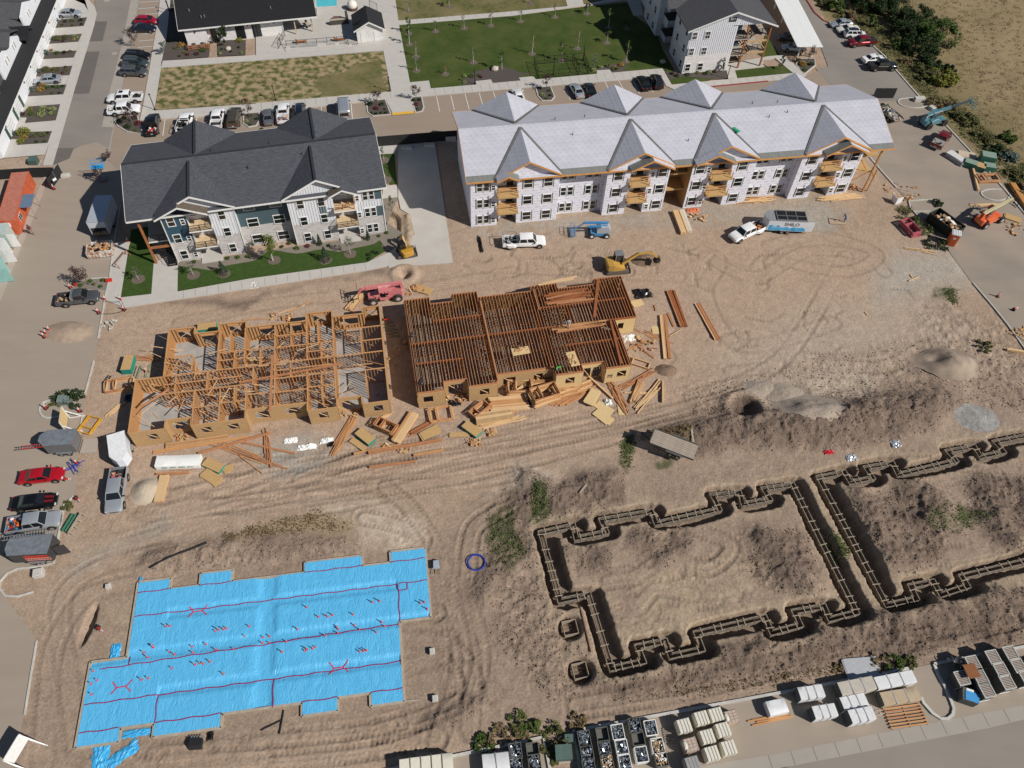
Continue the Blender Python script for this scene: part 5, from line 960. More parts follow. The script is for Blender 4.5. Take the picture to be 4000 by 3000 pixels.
def planks(name,label,p,a,n,L_,w_,h,mt,jit=.06,layers=1,group=None,cat='timber',dz=0):
 t=thing(name,label,cat,p,a,group)
 me_={}
 for l in range(layers):
  for k in range(n):
   mm=mt if not isinstance(mt,list) else rc(mt);key=(mm.name)
   if key not in me_:b=MB();b.box(-L_/2,L_/2,-w_/2,w_/2,0,h);me_[key]=b.mesh('plank',mm)
   o=put('plank',me_[key],t,(ru(-1,1)*jit*3,(k-(n-1)/2)*(w_+.012),l*(h+.004)+dz),ru(-1,1)*jit*.25)
 return t
planks('joist_stack','loose red brown joists laid across the rear right joists',G(2222,1160,3.22),FF.a+.05,8,5.6,.28,.12,[JOIST,LUMBER_R],.3)
planks('joist_stack','two long pale boards along the rear edge of the joisted floor',G(2170,1100,3.3),FF.a+.1,2,5.2,.25,.1,LUMBER_L,.3)
planks('joist_stack','long red brown joists bundled across the right middle of the joisted floor',G(2265,1275,3.22),FF.a+.02,5,6.6,.2,.1,[LUMBER_R,LUMBER],.25)
# ---- slab ready for the pour, under blue vapour barrier
S_=thing('foundation_slab','stepped slab area covered with wrinkled bright blue plastic sheeting inside form boards','foundation',FS.w(0,0),FS.a)
blue=mat('blue_vapour_barrier',(.115,.48,.78),.33,spec=.5,c2=(.095,.44,.74),scale=.7,amt=1);n,L,b=nodes(blue)
tc=n.new('ShaderNodeTexCoord');mp=n.new('ShaderNodeMapping');mp.inputs['Scale'].default_value=(1.5,.55,1);mp.inputs['Rotation'].default_value=(0,0,.25);L.new(tc.outputs['Object'],mp.inputs[0])
n1_=n.new('ShaderNodeTexNoise');n1_.inputs['Scale'].default_value=1.3;n1_.inputs['Detail'].default_value=6;n1_.inputs['Distortion'].default_value=1.2;L.new(mp.outputs[0],n1_.inputs[0])
n2_=n.new('ShaderNodeTexNoise');n2_.inputs['Scale'].default_value=4.5;n2_.inputs['Detail'].default_value=3;n2_.inputs['Distortion'].default_value=2;L.new(tc.outputs['Object'],n2_.inputs[0])
sub=n.new('ShaderNodeMath');sub.operation='SUBTRACT';sub.inputs[1].default_value=.5;ab=n.new('ShaderNodeMath');ab.operation='ABSOLUTE';L.new(n1_.outputs[0],sub.inputs[0]);L.new(sub.outputs[0],ab.inputs[0])
sb2=n.new('ShaderNodeMath');sb2.operation='SUBTRACT';sb2.inputs[1].default_value=.5;ab2=n.new('ShaderNodeMath');ab2.operation='ABSOLUTE';L.new(n2_.outputs[0],sb2.inputs[0]);L.new(sb2.outputs[0],ab2.inputs[0])
ad=n.new('ShaderNodeMath');ad.operation='MULTIPLY_ADD';ad.inputs[1].default_value=.35;L.new(ab2.outputs[0],ad.inputs[0]);L.new(ab.outputs[0],ad.inputs[2])
bp=n.new('ShaderNodeBump');bp.inputs['Distance'].default_value=.26;bp.inputs['Strength'].default_value=.6;bp.invert=True;L.new(ad.outputs[0],bp.inputs['Height']);L.new(bp.outputs[0],b.inputs['Normal'])
sx=np.arange(.1,34.35,.14);sy=np.arange(.1,16.4,.14);SX,SY=np.meshgrid(sx,sy,indexing='ij')
dc=np.abs(SX-17.25);hol=.17*np.exp(-(dc/.9)**4)
for vv in(4.2,8.2,12.2):
 hol=np.maximum(hol,.14*np.exp(-((SY-vv)/.55)**4)*((SX>7)*(SX<31) if vv!=8.2 else 1))
SZ=.19-hol+.03*vnoise(SX*1.8+SY*.4,SY*.8,1.1,200,3)+.02*np.abs(vnoise(SX,SY*.7,.6,201,2))
def inside(pts,A,B):
 ins=np.zeros(A.shape,bool)
 for i in range(len(pts)):
  (x1,y1),(x2,y2)=pts[i],pts[(i+1)%len(pts)]
  if y1!=y2:ins^=((y1>B)!=(y2>B))&(A<(x2-x1)*(B-y1)/(y2-y1)+x1)
 return ins
I_=inside(SLAB,SX,SY);cell=I_[:-1,:-1]&I_[1:,:-1]&I_[1:,1:]&I_[:-1,1:]
id_=np.arange(SX.size).reshape(SX.shape);Qs=np.stack([id_[:-1,:-1],id_[1:,:-1],id_[1:,1:],id_[:-1,1:]],-1)[cell]
me=bpy.data.meshes.new('sheeting');me.from_pydata(np.stack([SX,SY,SZ],-1).reshape(-1,3).tolist(),[],Qs.tolist());me.polygons.foreach_set('use_smooth',[True]*len(Qs));me.materials.append(blue);put('sheeting',me,S_)
def szat(u,v):i=min(max(int((u-.1)/.14),0),len(sx)-1);j=min(max(int((v-.1)/.14),0),len(sy)-1);return float(SZ[i,j])
FORM=mat('form_board',(.42,.36,.28),.9,c2=(.33,.28,.22),scale=2)
for i in range(len(SLAB)):
 a,b_=Vector(SLAB[i]),Vector(SLAB[(i+1)%len(SLAB)]);m=MB();m.beam((*a,.02),(*b_,.02),.26,.30);m.obj('form_board',FORM,S_)
TAPE=mat('seam_tape',(.28,.015,.10),.6);TAPER=mat('red_tape',(.65,.02,.06),.5)
def tape(u0,v0_,u1,v1_,w_=.10,m_=TAPE):
 b=MB();n_=max(2,int(math.hypot(u1-u0,v1_-v0_)/.3));d=Vector((u1-u0,v1_-v0_)).normalized();nn=Vector((-d.y,d.x))*w_/2;P=[]
 for k in range(n_+1):
  u=u0+(u1-u0)*k/n_+.05*ms(k*.9);v=v0_+(v1_-v0_)*k/n_+.05*ms(k*.7);P.append((u,v,max(szat(u,v),szat(u+.1,v+.1))+.045))
 for p,r in zip(P,P[1:]):b.face([(p[0]-nn.x,p[1]-nn.y,p[2]),(r[0]-nn.x,r[1]-nn.y,r[2]),(r[0]+nn.x,r[1]+nn.y,r[2]),(p[0]+nn.x,p[1]+nn.y,p[2])])
 b.obj('tape_strip',m_,S_)
for a in[(3.7,12.3,34.2,12.3),(1.1,7.2,31,7.9),(.2,3.9,31,4.0),(.2,1.3,3.8,1.3),(7.2,1.3,13.3,1.3),(21,1.3,24.5,1.3),(27.8,1.3,30.9,1.3),(3.6,14.9,6.9,14.95),(21.2,14.9,27.3,14.9),(30.5,14.9,34.2,14.9),(10,14.9,13.3,14.9),(7.1,1.3,7.1,3.9),(3.8,7.3,3.8,8.1),(31,8.2,31.1,12.2),(31.1,11.5,32,11.5),(32,11.5,32,12.2),(18.2,1.2,18.2,4),(24.4,14.9,24.4,15)]:tape(*a)
fs=lambda X_:((X_-FS.o).dot(FS.u),(X_-FS.o).dot(FS.v))
for(c,r,x,y) in((0,3,1712,310),(0,3,1055,968),(1,3,715,797)):
 u,v=fs(q(c,r,x,y));tape(u-.45,v,u+.45,v,.10,TAPER)
 for s,e in((-1,-1),(-1,1),(1,-1),(1,1)):tape(u+s*.45,v,u+s*.95,v+e*.6,.10,TAPER)
PI_=MB();PI_.tube((0,0,0),(0,0,.45),.055,6,0);PI_.tube((0,0,.0),(0,0,.12),.15,6,1,.08);PIM=PI_.mesh('pipe_stub',[mat('white_pipe',(.38,.33,.30),.5),TAPER])
for(c,r,x,y) in[(0,3,1440,440),(0,3,1475,437),(0,3,1320,605),(0,3,1330,620),(0,3,1245,662),(0,3,1280,705),(0,3,1465,655),(0,3,1510,680),(0,3,1660,610),(0,3,1670,665),(0,3,1780,590),(0,3,1862,480),(0,3,1890,468),(0,3,1937,466),(0,3,1960,455),(0,3,2156,440),(0,3,2115,520),(0,3,2022,635),(0,3,1868,640),(0,3,1490,800),(0,3,1690,770),(0,3,1733,757),(0,3,1762,762),(0,3,1820,745),(0,3,1935,850),(0,3,1230,900),(0,3,1287,888),(0,3,845,905),(0,3,795,935),(0,3,800,1028),(0,3,812,825),(1,3,440,275),(1,3,540,357),(1,3,598,345),(1,3,622,357),(1,3,663,342),(1,3,840,338),(1,3,850,427),(1,3,698,440),(1,3,710,460),(1,3,598,518),(1,3,710,497),(1,3,897,465),(1,3,1085,400),(1,3,1112,437),(1,3,1040,490),(1,3,360,462),(1,3,62,530),(1,3,118,522),(1,3,55,580),(1,3,115,578),(1,3,268,572),(1,3,228,660),(1,3,425,650),(1,3,443,637),(1,3,493,632),(1,3,516,618),(1,3,897,657),(1,3,932,652),(1,3,955,647),(1,3,1005,232),(1,3,1068,222),(1,3,1420,240),(1,3,1455,232),(1,3,1480,292)]:
 u,v=fs(q(c,r,x,y));o=put('pipe_stub',PIM,S_,(u,v,szat(u,v)-.02));o.scale.z=ru(.7,1.6)
# ---- footing forms in their trenches
FB=mat('old_form_board',(.30,.25,.19),.9,c2=(.12,.10,.08),scale=4);TIEM=mat('form_tie',(.36,.30,.23),.9,c2=(.32,.25,.18),scale=4);REBAR=mat('rebar',(.12,.07,.05),.8)
def offset_line(P,d):
 out=[]
 for i,p in enumerate(P):
  a=Vector(P[i-1]) if i>0 else None;c=Vector(P[i+1]) if i<len(P)-1 else None;p=Vector(p)
  d1=(p-a).normalized() if a is not None else(c-p).normalized();d2=(c-p).normalized() if c is not None else d1
  n1_=Vector((-d1.y,d1.x));n2_=Vector((-d2.y,d2.x));m_=(n1_+n2_).normalized();k=d/max(.35,m_.dot(n1_));out.append(p+m_*k)
 return out
def footing(F_,label):
 t=thing('footing_form',label,'footing form',(0,0,0));P=F_[:-1]+[F_[0]]
 P=[Vector(p) for p in P];TIE=MB();TIE.box(-.46,.46,-.045,.045,0,.07);TM=TIE.mesh('cross_tie',TIEM);RBm=MB()
 closed=[P[-2]]+P+[P[1]]
 for s in(-.27,.27):
  O=offset_line(closed,s)[1:-1]
  for a,b_ in zip(O,O[1:]):
   m=MB();m.beam((a.x,a.y,-.62),(b_.x,b_.y,-.62),.05,.75);m.obj('form_board',FB,t)
   m=MB();m.beam((a.x,a.y,-.22),(b_.x,b_.y,-.22),.09,.05);m.obj('top_rail',FB,t)
 for a,b_ in zip(P,P[1:]):
  d=(b_-a);L_=d.length;d.normalize();k=.5;nn=Vector((-d.y,d.x))
  while k<L_-.2:
   p=a+d*k;put('cross_tie',TM,t,(p.x,p.y,-.19),math.atan2(nn.y,nn.x)+ru(-.12,.12));k+=rc([.75,1.1,1.5,1.9])
  for s in(-.12,.12):
   m_=MB();m_.tube((*(a+nn*s),-.75),(*(b_+nn*s),-.72),.018,4);m_.obj('rebar',REBAR,t)
 return t
footing(F1,'stepped ladder-like timber footing forms in a trench, closed plan left of the other trench')
footing(F2,'stepped ladder-like timber footing forms in a trench running off the right edge')
for(x,y),lb in(((2227,2452),'small square timber footing box in its own pit, the upper one'),((2266,2620),'small square timber footing box in its own pit, the lower one')):
 g=G(x,y,-.3);t=thing('footing_box',lb,'footing form',(g.x,g.y,0),RAD(14),'square footing boxes')
 for a in range(4):m=MB();m.beam((-.75,-.75,-.5),(.75,-.75,-.5),.06,.7);o=m.obj('form_board',TIEM,t);o.rotation_euler.z=a*math.pi/2
 for k in range(3):m=MB();m.tube((-.7,-.4+k*.4,-.7),(.7,-.4+k*.4,-.7),.02,4);m.obj('rebar',REBAR,t)
#  VEHICLES
TYRE=MB();TYRE.tube((0,-.12,0),(0,.12,0),.34,16);TYREM=TYRE.mesh('wheel',RUBBER)
RIM=MB();RIM.tube((0,-.125,0),(0,.125,0),.20,12);RIMM=RIM.mesh('rim',CHROME)
PAINTC={}
def carpaint(nm,c,metal=.3):
 if nm not in PAINTC:PAINTC[nm]=mat('car_paint_'+nm,c,.28,metal,c2=tuple(v*.93 for v in c),scale=1,coat=.8)
 return PAINTC[nm]
HL=mat('headlight',(.6,.62,.63),.15);TL=mat('taillight',(.35,.01,.01),.25);DTRIM=mat('dark_trim',(.02,.02,.022),.6);ARCH=mat('wheel_arch',(.004,.004,.004),.9);PLATE=mat('number_plate',(.6,.6,.6),.5)
def prof_body(stn,hw):
 rings=[]
 for x,wf,zb,zt in stn:
  w_=hw*wf;rings.append([(x,-w_*.86,zb),(x,-w_*.98,zb+.12),(x,-w_,zb+(zt-zb)*.5),(x,-w_*.97,zt-.10),(x,-w_*.88,zt-.01),(x,-w_*.5,zt+.02),(x,w_*.5,zt+.02),(x,w_*.88,zt-.01),(x,w_*.97,zt-.10),(x,w_,zb+(zt-zb)*.5),(x,w_*.98,zb+.12),(x,w_*.86,zb)])
 return rings
def wheels(t,L_,wb,hw,r=.34,zc=None,dual=False,f0=None):
 for x in(wb[0],wb[1]):
  for s in(-1,1):
   w_=put('wheel',TYREM,t,(x,s*(hw-.11),r));w_.scale=(r/.34,1.0 if not(dual and x<0) else 1.7,r/.34);put('rim',RIMM,w_,(0,0.012*s,0))
   a=MB();a.tube((x,s*(hw+.004),r+.03),(x,s*(hw-.25),r+.03),r+.09,14);a.obj('wheel_arch',ARCH,t)
def cabin(t,B,T,hw,hwt,zb,zr,pm,rear_glass=True,n_side=2,roofm=None,wag=0):
 (xb0,xb1),(xt0,xt1)=B,T
 m=MB();b0=[(xb0,-hw,zb),(xb1,-hw,zb),(xb1,hw,zb),(xb0,hw,zb)];t0=[(xt0,-hwt,zr-.05),(xt1,-hwt,zr-.05),(xt1,hwt,zr-.05),(xt0,hwt,zr-.05)];i_=.12
 t1=[(xt0+i_,-hwt+i_,zr),(xt1-i_,-hwt+i_,zr),(xt1-i_,hwt-i_,zr),(xt0+i_,hwt-i_,zr)];m.loft([b0,t0,t1],0)
 m.obj('cabin',pm,t,smooth=25)
 if roofm:r=MB();r.loft([[(p[0],p[1],p[2]+.004) for p in t1],[(p[0],p[1],p[2]+.012) for p in t1]]);r.obj('roof',roofm,t)
 def quad(nm,a,b_,c,d,ins,off,n=1,gap=.05):
  a,b_,c,d=map(Vector,(a,b_,c,d));nor=(b_-a).cross(d-a).normalized()*off
  for k in range(n):
   s0=k/n;s1=(k+1)/n;f=lambda s,r_:(a.lerp(b_,s)).lerp(d.lerp(c,s),r_)
   e=gap/max(.1,(b_-a).length);p=[f(s0+e,ins),f(s1-e,ins),f(s1-e*1.3,1-ins),f(s0+e*1.3,1-ins)]
   g_=MB();g_.face([v+nor for v in p]);g_.face([v+nor*.3 for v in p][::-1]);g_.obj(nm,CARGLASS,t)
 quad('windscreen',b0[1],b0[2],t0[2],t0[1],.08,.012,gap=.10)
 if rear_glass:quad('rear_window',b0[3],b0[0],t0[0],t0[3],.12,.012,gap=.12)
 quad('side_window',b0[0],b0[1],t0[1],t0[0],.12,.012,n_side,.07);quad('side_window',b0[2],b0[3],t0[3],t0[2],.12,.012,n_side,.07)
def lights(t,xf,xr,hw,zf,zr_,plate=True):
 for s in(-1,1):
  bx(t,'headlight',HL,xf-.12,xf+.012,s*hw*.72-.16,s*hw*.72+.16,zf-.07,zf+.07)
  bx(t,'taillight',TL,xr-.012,xr+.10,s*hw*.80-.12,s*hw*.80+.12,zr_-.09,zr_+.09)
 bx(t,'grille',DTRIM,xf-.05,xf+.02,-hw*.45,hw*.45,zf-.28,zf-.08)
 if plate:bx(t,'number_plate',PLATE,xr-.018,xr+.02,-.17,.17,.62,.76)
def mirrors(t,x,hw,z,pm):
 for s in(-1,1):bx(t,'mirror',pm,x-.08,x+.06,s*hw-.02 if s>0 else-hw-.20,s*hw+.20 if s>0 else-hw+.02,z,z+.14)
def car(label,p,a,paint,kind='sedan',L_=4.7,group=None,name=None,roofm=None,extra=None):
 pm=paint;hw=.90;t=thing(name or{'sedan':'parked_car','suv':'parked_suv','wagon':'parked_car','hatch':'parked_car','coupe':'parked_car'}[kind],label,'car',(p.x,p.y,p.z),a,group);h=L_/2
 if kind in('sedan','coupe'):
  stn=[(-h,.80,.38,.72),(-h+.10,.93,.26,.90),(-h+.7,.99,.24,.98),(-.9,1,.22,.95),(.6,1,.22,.93),(1.05,1,.22,.92),(h-.7,.98,.23,.80),(h-.18,.90,.25,.68),(h,.72,.36,.58)]
  z=1.43 if kind=='sedan' else 1.36;B,T=((-h+.75,1.15),(-h+1.45,.35))
 elif kind=='hatch':
  stn=[(-h,.84,.38,.85),(-h+.10,.95,.26,1.0),(-.9,1,.22,.98),(.8,1,.22,.95),(h-.6,.96,.23,.82),(h-.15,.88,.25,.68),(h,.70,.36,.58)];z=1.5;B,T=((-h+.15,1.35),(-h+.75,.45))
 else:
  stn=[(-h,.86,.42,.95),(-h+.10,.96,.30,1.08),(-.9,1,.28,1.06),(.9,1,.28,1.03),(h-.6,.98,.28,.96),(h-.15,.90,.30,.84),(h,.76,.40,.70)];z=1.68 if kind=='suv' else 1.55;B,T=((-h+.12,1.35),(-h+.5,.5))
 m=MB();m.loft(prof_body(stn,hw));m.obj('body',pm,t,smooth=38)
 zb=.93 if kind in('sedan','coupe') else(.96 if kind=='hatch' else 1.04)
 cabin(t,B,T,hw*.93,hw*.68,zb,z,pm,n_side=2 if kind in('sedan','coupe','hatch') else 3,roofm=roofm)
 if kind in('suv','wagon'):
  for s in(-1,1):r=MB();r.beam((-h+.6,s*.56,z+.05),(.3,s*.56,z+.05),.04,.05);r.obj('roof_rail',GREYM,t)
 wheels(t,L_,(-h+.95,h-.92),hw,.34 if kind!='suv' else.37);lights(t,h-.04,-h+.02,hw,.62 if kind!='suv' else.75,.80 if kind!='suv' else.92);mirrors(t,.95,hw,zb,pm)
 return t
def pickup(label,p,a,paint,L_=5.9,cab='crew',group=None,cover=None,dual=False,bedm=None,sunroof=False,canopy=None,cat='pickup truck',name='pickup_truck'):
 pm=paint;hw=.98;t=thing(name,label,cat,(p.x,p.y,p.z),a,group);h=L_/2;z1=1.88;zb=1.14;cl={'crew':2.25,'ext':1.9,'single':1.35}[cab];xf=h-1.35;xr=xf-.25-cl-.2
 stn=[(xr,1,.42,zb),(0,1,.40,zb),(xf-.1,1,.38,zb),(h-.6,.99,.40,1.09),(h-.12,.95,.42,1.0),(h,.86,.48,.88)]
 m=MB();m.loft(prof_body(stn,hw));m.obj('body',pm,t,smooth=38)
 cabin(t,(xr+.02,xf),(xr+.12,xf-.62),hw*.94,hw*.74,zb,z1,pm,n_side={'crew':2,'ext':2,'single':1}[cab])
 m=MB();b0,b1=-h+.1,xr-.03
 for s in(-1,1):m.box(b0,b1,s*hw-.07 if s>0 else-hw,hw if s>0 else-hw+.07,.55,1.17)
 m.box(b0,b0+.06,-hw+.07,hw-.07,.60,1.15);m.box(b1-.06,b1,-hw+.07,hw-.07,.55,1.17)
 if dual:
  for s in(-1,1):m.loft([[(x,s*hw,.45),(x,s*(hw+w_),.5),(x,s*(hw+w_),.95),(x,s*hw,1.02)][::s] for x,w_ in((b0+.45,.01),(b0+.8,.2),(b0+1.7,.2),(b0+2.05,.01))])
 m.obj('bed_side',pm,t);m=MB();m.box(b0+.061,b1-.061,-hw+.071,hw-.071,.52,.66);m.obj('bed_floor',bedm or DTRIM,t)
 if cover:bx(t,'bed_cover',cover,b0+.02,b1-.02,-hw+.03,hw-.03,1.171,1.21)
 if canopy:
  m=MB();m.loft([[(b0+.02,-hw+.03,1.172),(b1,-hw+.03,1.172),(b1,hw-.03,1.172),(b0+.02,hw-.03,1.172)],[(b0+.1,-.72,1.85),(b1,-.72,1.85),(b1,.72,1.85),(b0+.1,.72,1.85)]]);m.obj('canopy',canopy,t)
  bx(t,'rear_window',CARGLASS,b0-.0,b0+.03,-.55,.55,1.3,1.7)
 m=MB();m.box(-h,-h+.1,-hw*.9,hw*.9,.48,.66);m.obj('bumper',CHROME if not paint.name.endswith('black') else DTRIM,t)
 if sunroof:bx(t,'sunroof',CARGLASS,xr+1.1,xr+1.75,-.36,.36,z1+.001,z1+.012)
 wheels(t,L_,(-h+1.25,h-.98),hw,.39,dual=dual);lights(t,h-.02,-h+.10,hw,.86,.98);mirrors(t,xf-.35,hw,1.15,DTRIM)
 return t
def place(c,r,fx,fy,rx,ry,z=.75):
 a=q(c,r,fx,fy,z);b_=q(c,r,rx,ry,z);m=(a+b_)/2;return Vector((m.x,m.y,0.02)),ang(b_,a),(a-b_).length
CPT=carpaint
SILVER=CPT('silver',(.50,.53,.56),.5);REDP=CPT('crimson',(.42,.01,.04));NAVY=CPT('navy',(.012,.018,.035));BLK=CPT('black',(.008,.008,.009));DGREEN=CPT('slate_green',(.055,.075,.08));DGREY=CPT('graphite',(.12,.125,.13),.5);WHT=CPT('white',(.80,.80,.80),0);BRONZE=CPT('bronze',(.10,.085,.06),.4);MAROON=CPT('maroon',(.20,.008,.012));GREYC=CPT('grey',(.20,.21,.22),.5);BRED=CPT('bright_red',(.50,.01,.02));CREAM=CPT('cream',(.72,.70,.62),0)
V={}
def vcar(key,label,pl,paint,kind,L_=None,group=None,**kw):V[key]=car(label,pl[0],pl[1],paint,kind,L_ or 4.7,group,**kw)
def vpk(key,label,pl,paint,L_=5.9,group=None,**kw):V[key]=pickup(label,pl[0],pl[1],paint,L_,kw.pop('cab','crew'),group,**kw)
g1='cars parked nose-in by the clubhouse walk';g2='vehicles parked behind the dark-roofed building';g3='cars parked behind the wrapped building';g4='vehicles parked along the thicket'
vcar('a','silver sedan in the top driveway beside the grass verge',place(0,0,690,108,500,112),SILVER,'sedan')
vcar('b','crimson hatchback parked nose-in beside the navy sedan',place(0,0,1352,172,1170,168),REDP,'hatch',4.3,g1)
vcar('c','dark navy sedan between the crimson hatchback and a purple-leaved tree',place(0,0,1335,238,1140,236),NAVY,'sedan',None,g1)
vcar('d','black car just below the purple-leaved tree in the parking row',place(0,0,1283,478,1090,470),BLK,'wagon',None,g1)
vcar('e','dark slate crossover between the black car and the grey wagon',place(0,0,1270,545,1072,535),DGREEN,'suv',None,g1)
vcar('f','grey station wagon with roof rails at the lower end of the row',place(0,0,1272,618,1037,612),DGREY,'wagon',4.9,g1)
vcar('g','silver sedan nose towards the garage in a middle driveway',place(0,0,300,690,522,672),SILVER,'sedan')
vpk('h','white crew cab pickup with sunroof and black tool box in its bed',place(0,0,932,850,1232,835),WHT,6.0,g1,sunroof=True)
vpk('i','small white pickup with loaded bed next to the kerbed corner bed',place(0,0,1203,935,936,955),WHT,5.4,g1,cab='ext')
vpk('j','black pickup with an open bed full of bags backed out at the left stall',place(0,0,1330,1000,1312,1150),BLK,5.8,g2)
vpk('k','white utility truck carrying a pile of black tyres',place(0,0,1630,970,1570,1160),WHT,5.9,g2,cab='single')
vpk('l','older white pickup with an empty bed',place(0,0,1893,950,1865,1095),WHT,5.5,g2,cab='ext')
vpk('m','bronze pickup with a matching canopy over the bed',place(0,0,2040,940,2012,1090),BRONZE,5.4,g2,cab='ext',canopy=BRONZE)
vcar('n','grey sedan right of the kerbed island behind the dark roof',place(1,0,100,940,108,1060),GREYC,'sedan',None,g2)
vpk('o','white pickup with a rack over timber scraps in the bed',place(1,0,238,895,235,1060),WHT,5.9,g2,cab='ext')
vcar('p','dark blue hatchback half hidden behind the dark roof',place(1,0,380,900,378,1010),NAVY,'suv',None,g2)
vcar('r','white car with sunroof seen behind the pale roof peak',place(2,0,40,765,70,880),WHT,'sedan',None,g3)
vcar('s','silver sedan left of a black sedan behind the pale roof',place(2,0,530,722,590,825),SILVER,'sedan',None,g3)
vcar('t','black sedan parked beside the silver sedan',place(2,0,655,715,700,825),BLK,'sedan',None,g3)
vcar('u','black sedan, left one of the pair near the kerb return',place(2,0,1110,655,1165,762),BLK,'sedan',None,g3)
vcar('v','black crossover, right one of the pair near the kerb return',place(2,0,1230,650,1272,748),CPT('charcoal',(.02,.021,.023)),'suv',4.5,g3)
vcar('w','silver sedan topmost of the row along the thicket',place(3,0,542,205,728,190),SILVER,'sedan',None,g4)
vcar('x','cream sedan second from the top of the row along the thicket',place(3,0,612,250,775,240),CREAM,'sedan',4.6,g4)
vcar('y','white crossover with black roof next to the dark red pickup',place(3,0,845,292,662,290),WHT,'suv',4.5,g4,roofm=BLK)
vpk('z','dark red crew cab pickup with black bed cover',place(3,0,695,368,930,350),MAROON,5.8,g4,cover=DTRIM)
vcar('aa','white sedan parked apart from the row beside a black pickup',place(3,0,1010,488,815,515),WHT,'sedan',None,g4)
vpk('ab','black pickup with covered bed at the lower end of the row',place(3,0,1100,565,875,570),BLK,5.7,g4,cover=DTRIM)
vcar('ac','pale silver car under the near end of the carport',place(3,0,140,400,310,412),SILVER,'sedan')
vcar('ad','dark car in the shade deeper under the carport',place(3,0,110,310,260,320),DGREY,'sedan')
vpk('ae','maroon pickup with a grey flat board over its bed on the east road',place(3,0,1545,1150,1450,1262),MAROON,5.6,cab='ext',cover=mat('board_cover',(.30,.28,.25),.8))
vpk('af','dark grey pickup with a silver headache rack by the traffic cones',place(0,1,850,895,492,935),DGREY,5.6,cab='single')
vpk('ag','white crew cab dually pickup with ladder rack facing right on the dirt',place(2,1,285,420,-85,432),WHT,6.6,dual=True)
vpk('ah','white crew cab dually pickup coupled to the mountain-print trailer',place(2,1,1880,410,2190,272),WHT,6.4,dual=True)
vcar('ai','bright red sedan parked on the dusty road above the black coupe',place(0,2,545,765,170,808),BRED,'sedan',4.9)
vcar('aj','black coupe with red stripes on its hood',place(0,2,515,985,78,1040),BLK,'coupe',4.8)
vpk('ak','silver pickup with a bed full of tools beside the black trailer',place(0,2,545,1155,38,1238),SILVER,5.7,cab='ext')
vpk('al','silver crew cab pickup facing the camera on the bare dirt',place(0,2,980,1105,1035,730),SILVER,5.9)
t=V['aj'];
for s in(-1,1):m=MB();m.hexa([(1.15,s*.30-.16,.93),(2.1,s*.26-.14,.80),(2.1,s*.26+.14,.80),(1.15,s*.30+.16,.93),(1.15,s*.30-.16,.955),(2.1,s*.26-.14,.845),(2.1,s*.26+.14,.845),(1.15,s*.30+.16,.955)]);m.obj('stripe',CPT('stripe_red',(.22,.015,.02)),t)
def van(label,pl):
 p,a,_=pl;t=thing('panel_van',label,'van',p,a,g2);h=2.85;hw=.98
 m=MB();m.loft(prof_body([(-h,.97,.35,2.25),(-h+.1,1,.3,2.35),(1.0,1,.3,2.35),(1.5,1,.3,2.2),(2.1,.98,.32,1.35),(h-.2,.93,.34,1.0),(h,.8,.4,.8)],hw));m.obj('body',SILVER,t,smooth=40)
 for i in range(5):r=MB();r.beam((-h+.3,-.6+i*.3,2.39),(1.0,-.6+i*.3,2.39),.05,.03);r.obj('roof_rib',SILVER,t)
 bx(t,'rear_window',CARGLASS,-h-.02,-h+.02,-.75,.75,1.35,1.95);m=MB();m.hexa([(1.55,-.8,2.15),(2.12,-.85,1.4),(2.12,.85,1.4),(1.55,.8,2.15),(1.6,-.8,2.2),(2.17,-.85,1.45),(2.17,.85,1.45),(1.6,.8,2.2)]);m.obj('windscreen',CARGLASS,t)
 wheels(t,5.7,(-1.9,1.95),hw,.36);lights(t,h-.04,-h,hw,.8,1.2);mirrors(t,1.5,hw,1.4,DTRIM)
van('silver grey high panel van in the stall by the right end of the dark roof',place(1,0,755,860,765,1000,1.2))
def load(key,label,mats_,n=22,x0=-2.4,x1=-.9,z=.68,sz=.3,cat='load',name='bed_load',hw=.75,items=None):
 c=V[key];t=thing(name,label,cat,c.location,c.rotation_euler.z)
 for k in range(n):
  m=MB();x,y=ru(x0,x1),ru(-hw,hw);s=ru(.4,1)*sz;kind=k%3
  if kind==0:m.box(-s,s,-s*.6,s*.6,0,s*.8)
  elif kind==1:m.ball((0,0,s*.4),s*.7,7,4,sq=(1.2,1,.7),jit=.2)
  else:m.beam((-s*1.5,0,.1),(s*1.5,.1,.2),.07,.07)
  m.obj('item',rc(mats_),t,(x,y,z+ru(0,.3)),ru(0,3))
TARPB=mat('tarp_blue',(.03,.25,.55),.5);RAG=mat('dark_rag',(.03,.03,.035),.9);CARD=mat('cardboard',(.45,.30,.17),.8);GREYB=mat('grey_bag',(.5,.5,.5),.6)
load('ak','jumble of tools, red bin and blue tarp in the silver pickup bed',[TARPB,RED,RAG,WHITE,LUMBER,GREYM,ORANGE],34,-2.6,-.8)
load('al','pink bag and dark tool cases in the silver crew cab bed',[RAG,CARD,mat('pink_bag',(.6,.1,.15),.7),RAG,GREYM],14,-2.5,-1.4,hw=.6)
load('j','white and red bags in the black pickup bed',[GREYB,RED,RAG,WHITE],20,-2.4,-1.2)
load('o','timber scraps and blue crate in the racked white pickup bed',[LUMBER,LUMBER_R,TARPB,WHITE],24,-2.6,-1.2)
load('i','white sacks in the small white pickup bed',[WHITE,RAG,WHITE],10,-2.4,-1.3)
load('ag','pale sacks and equipment in the white dually bed',[WHITE,GREYM,RAG,GREYB],20,-3.0,-1.6)
load('ah','boards and red tools in the bed of the coupled pickup',[LUMBER_L,RED,RAG,LUMBER],14,-2.8,-1.4)
load('af','cardboard boxes in the dark grey pickup bed',[CARD,CARD,RAG],10,-2.4,-.7)
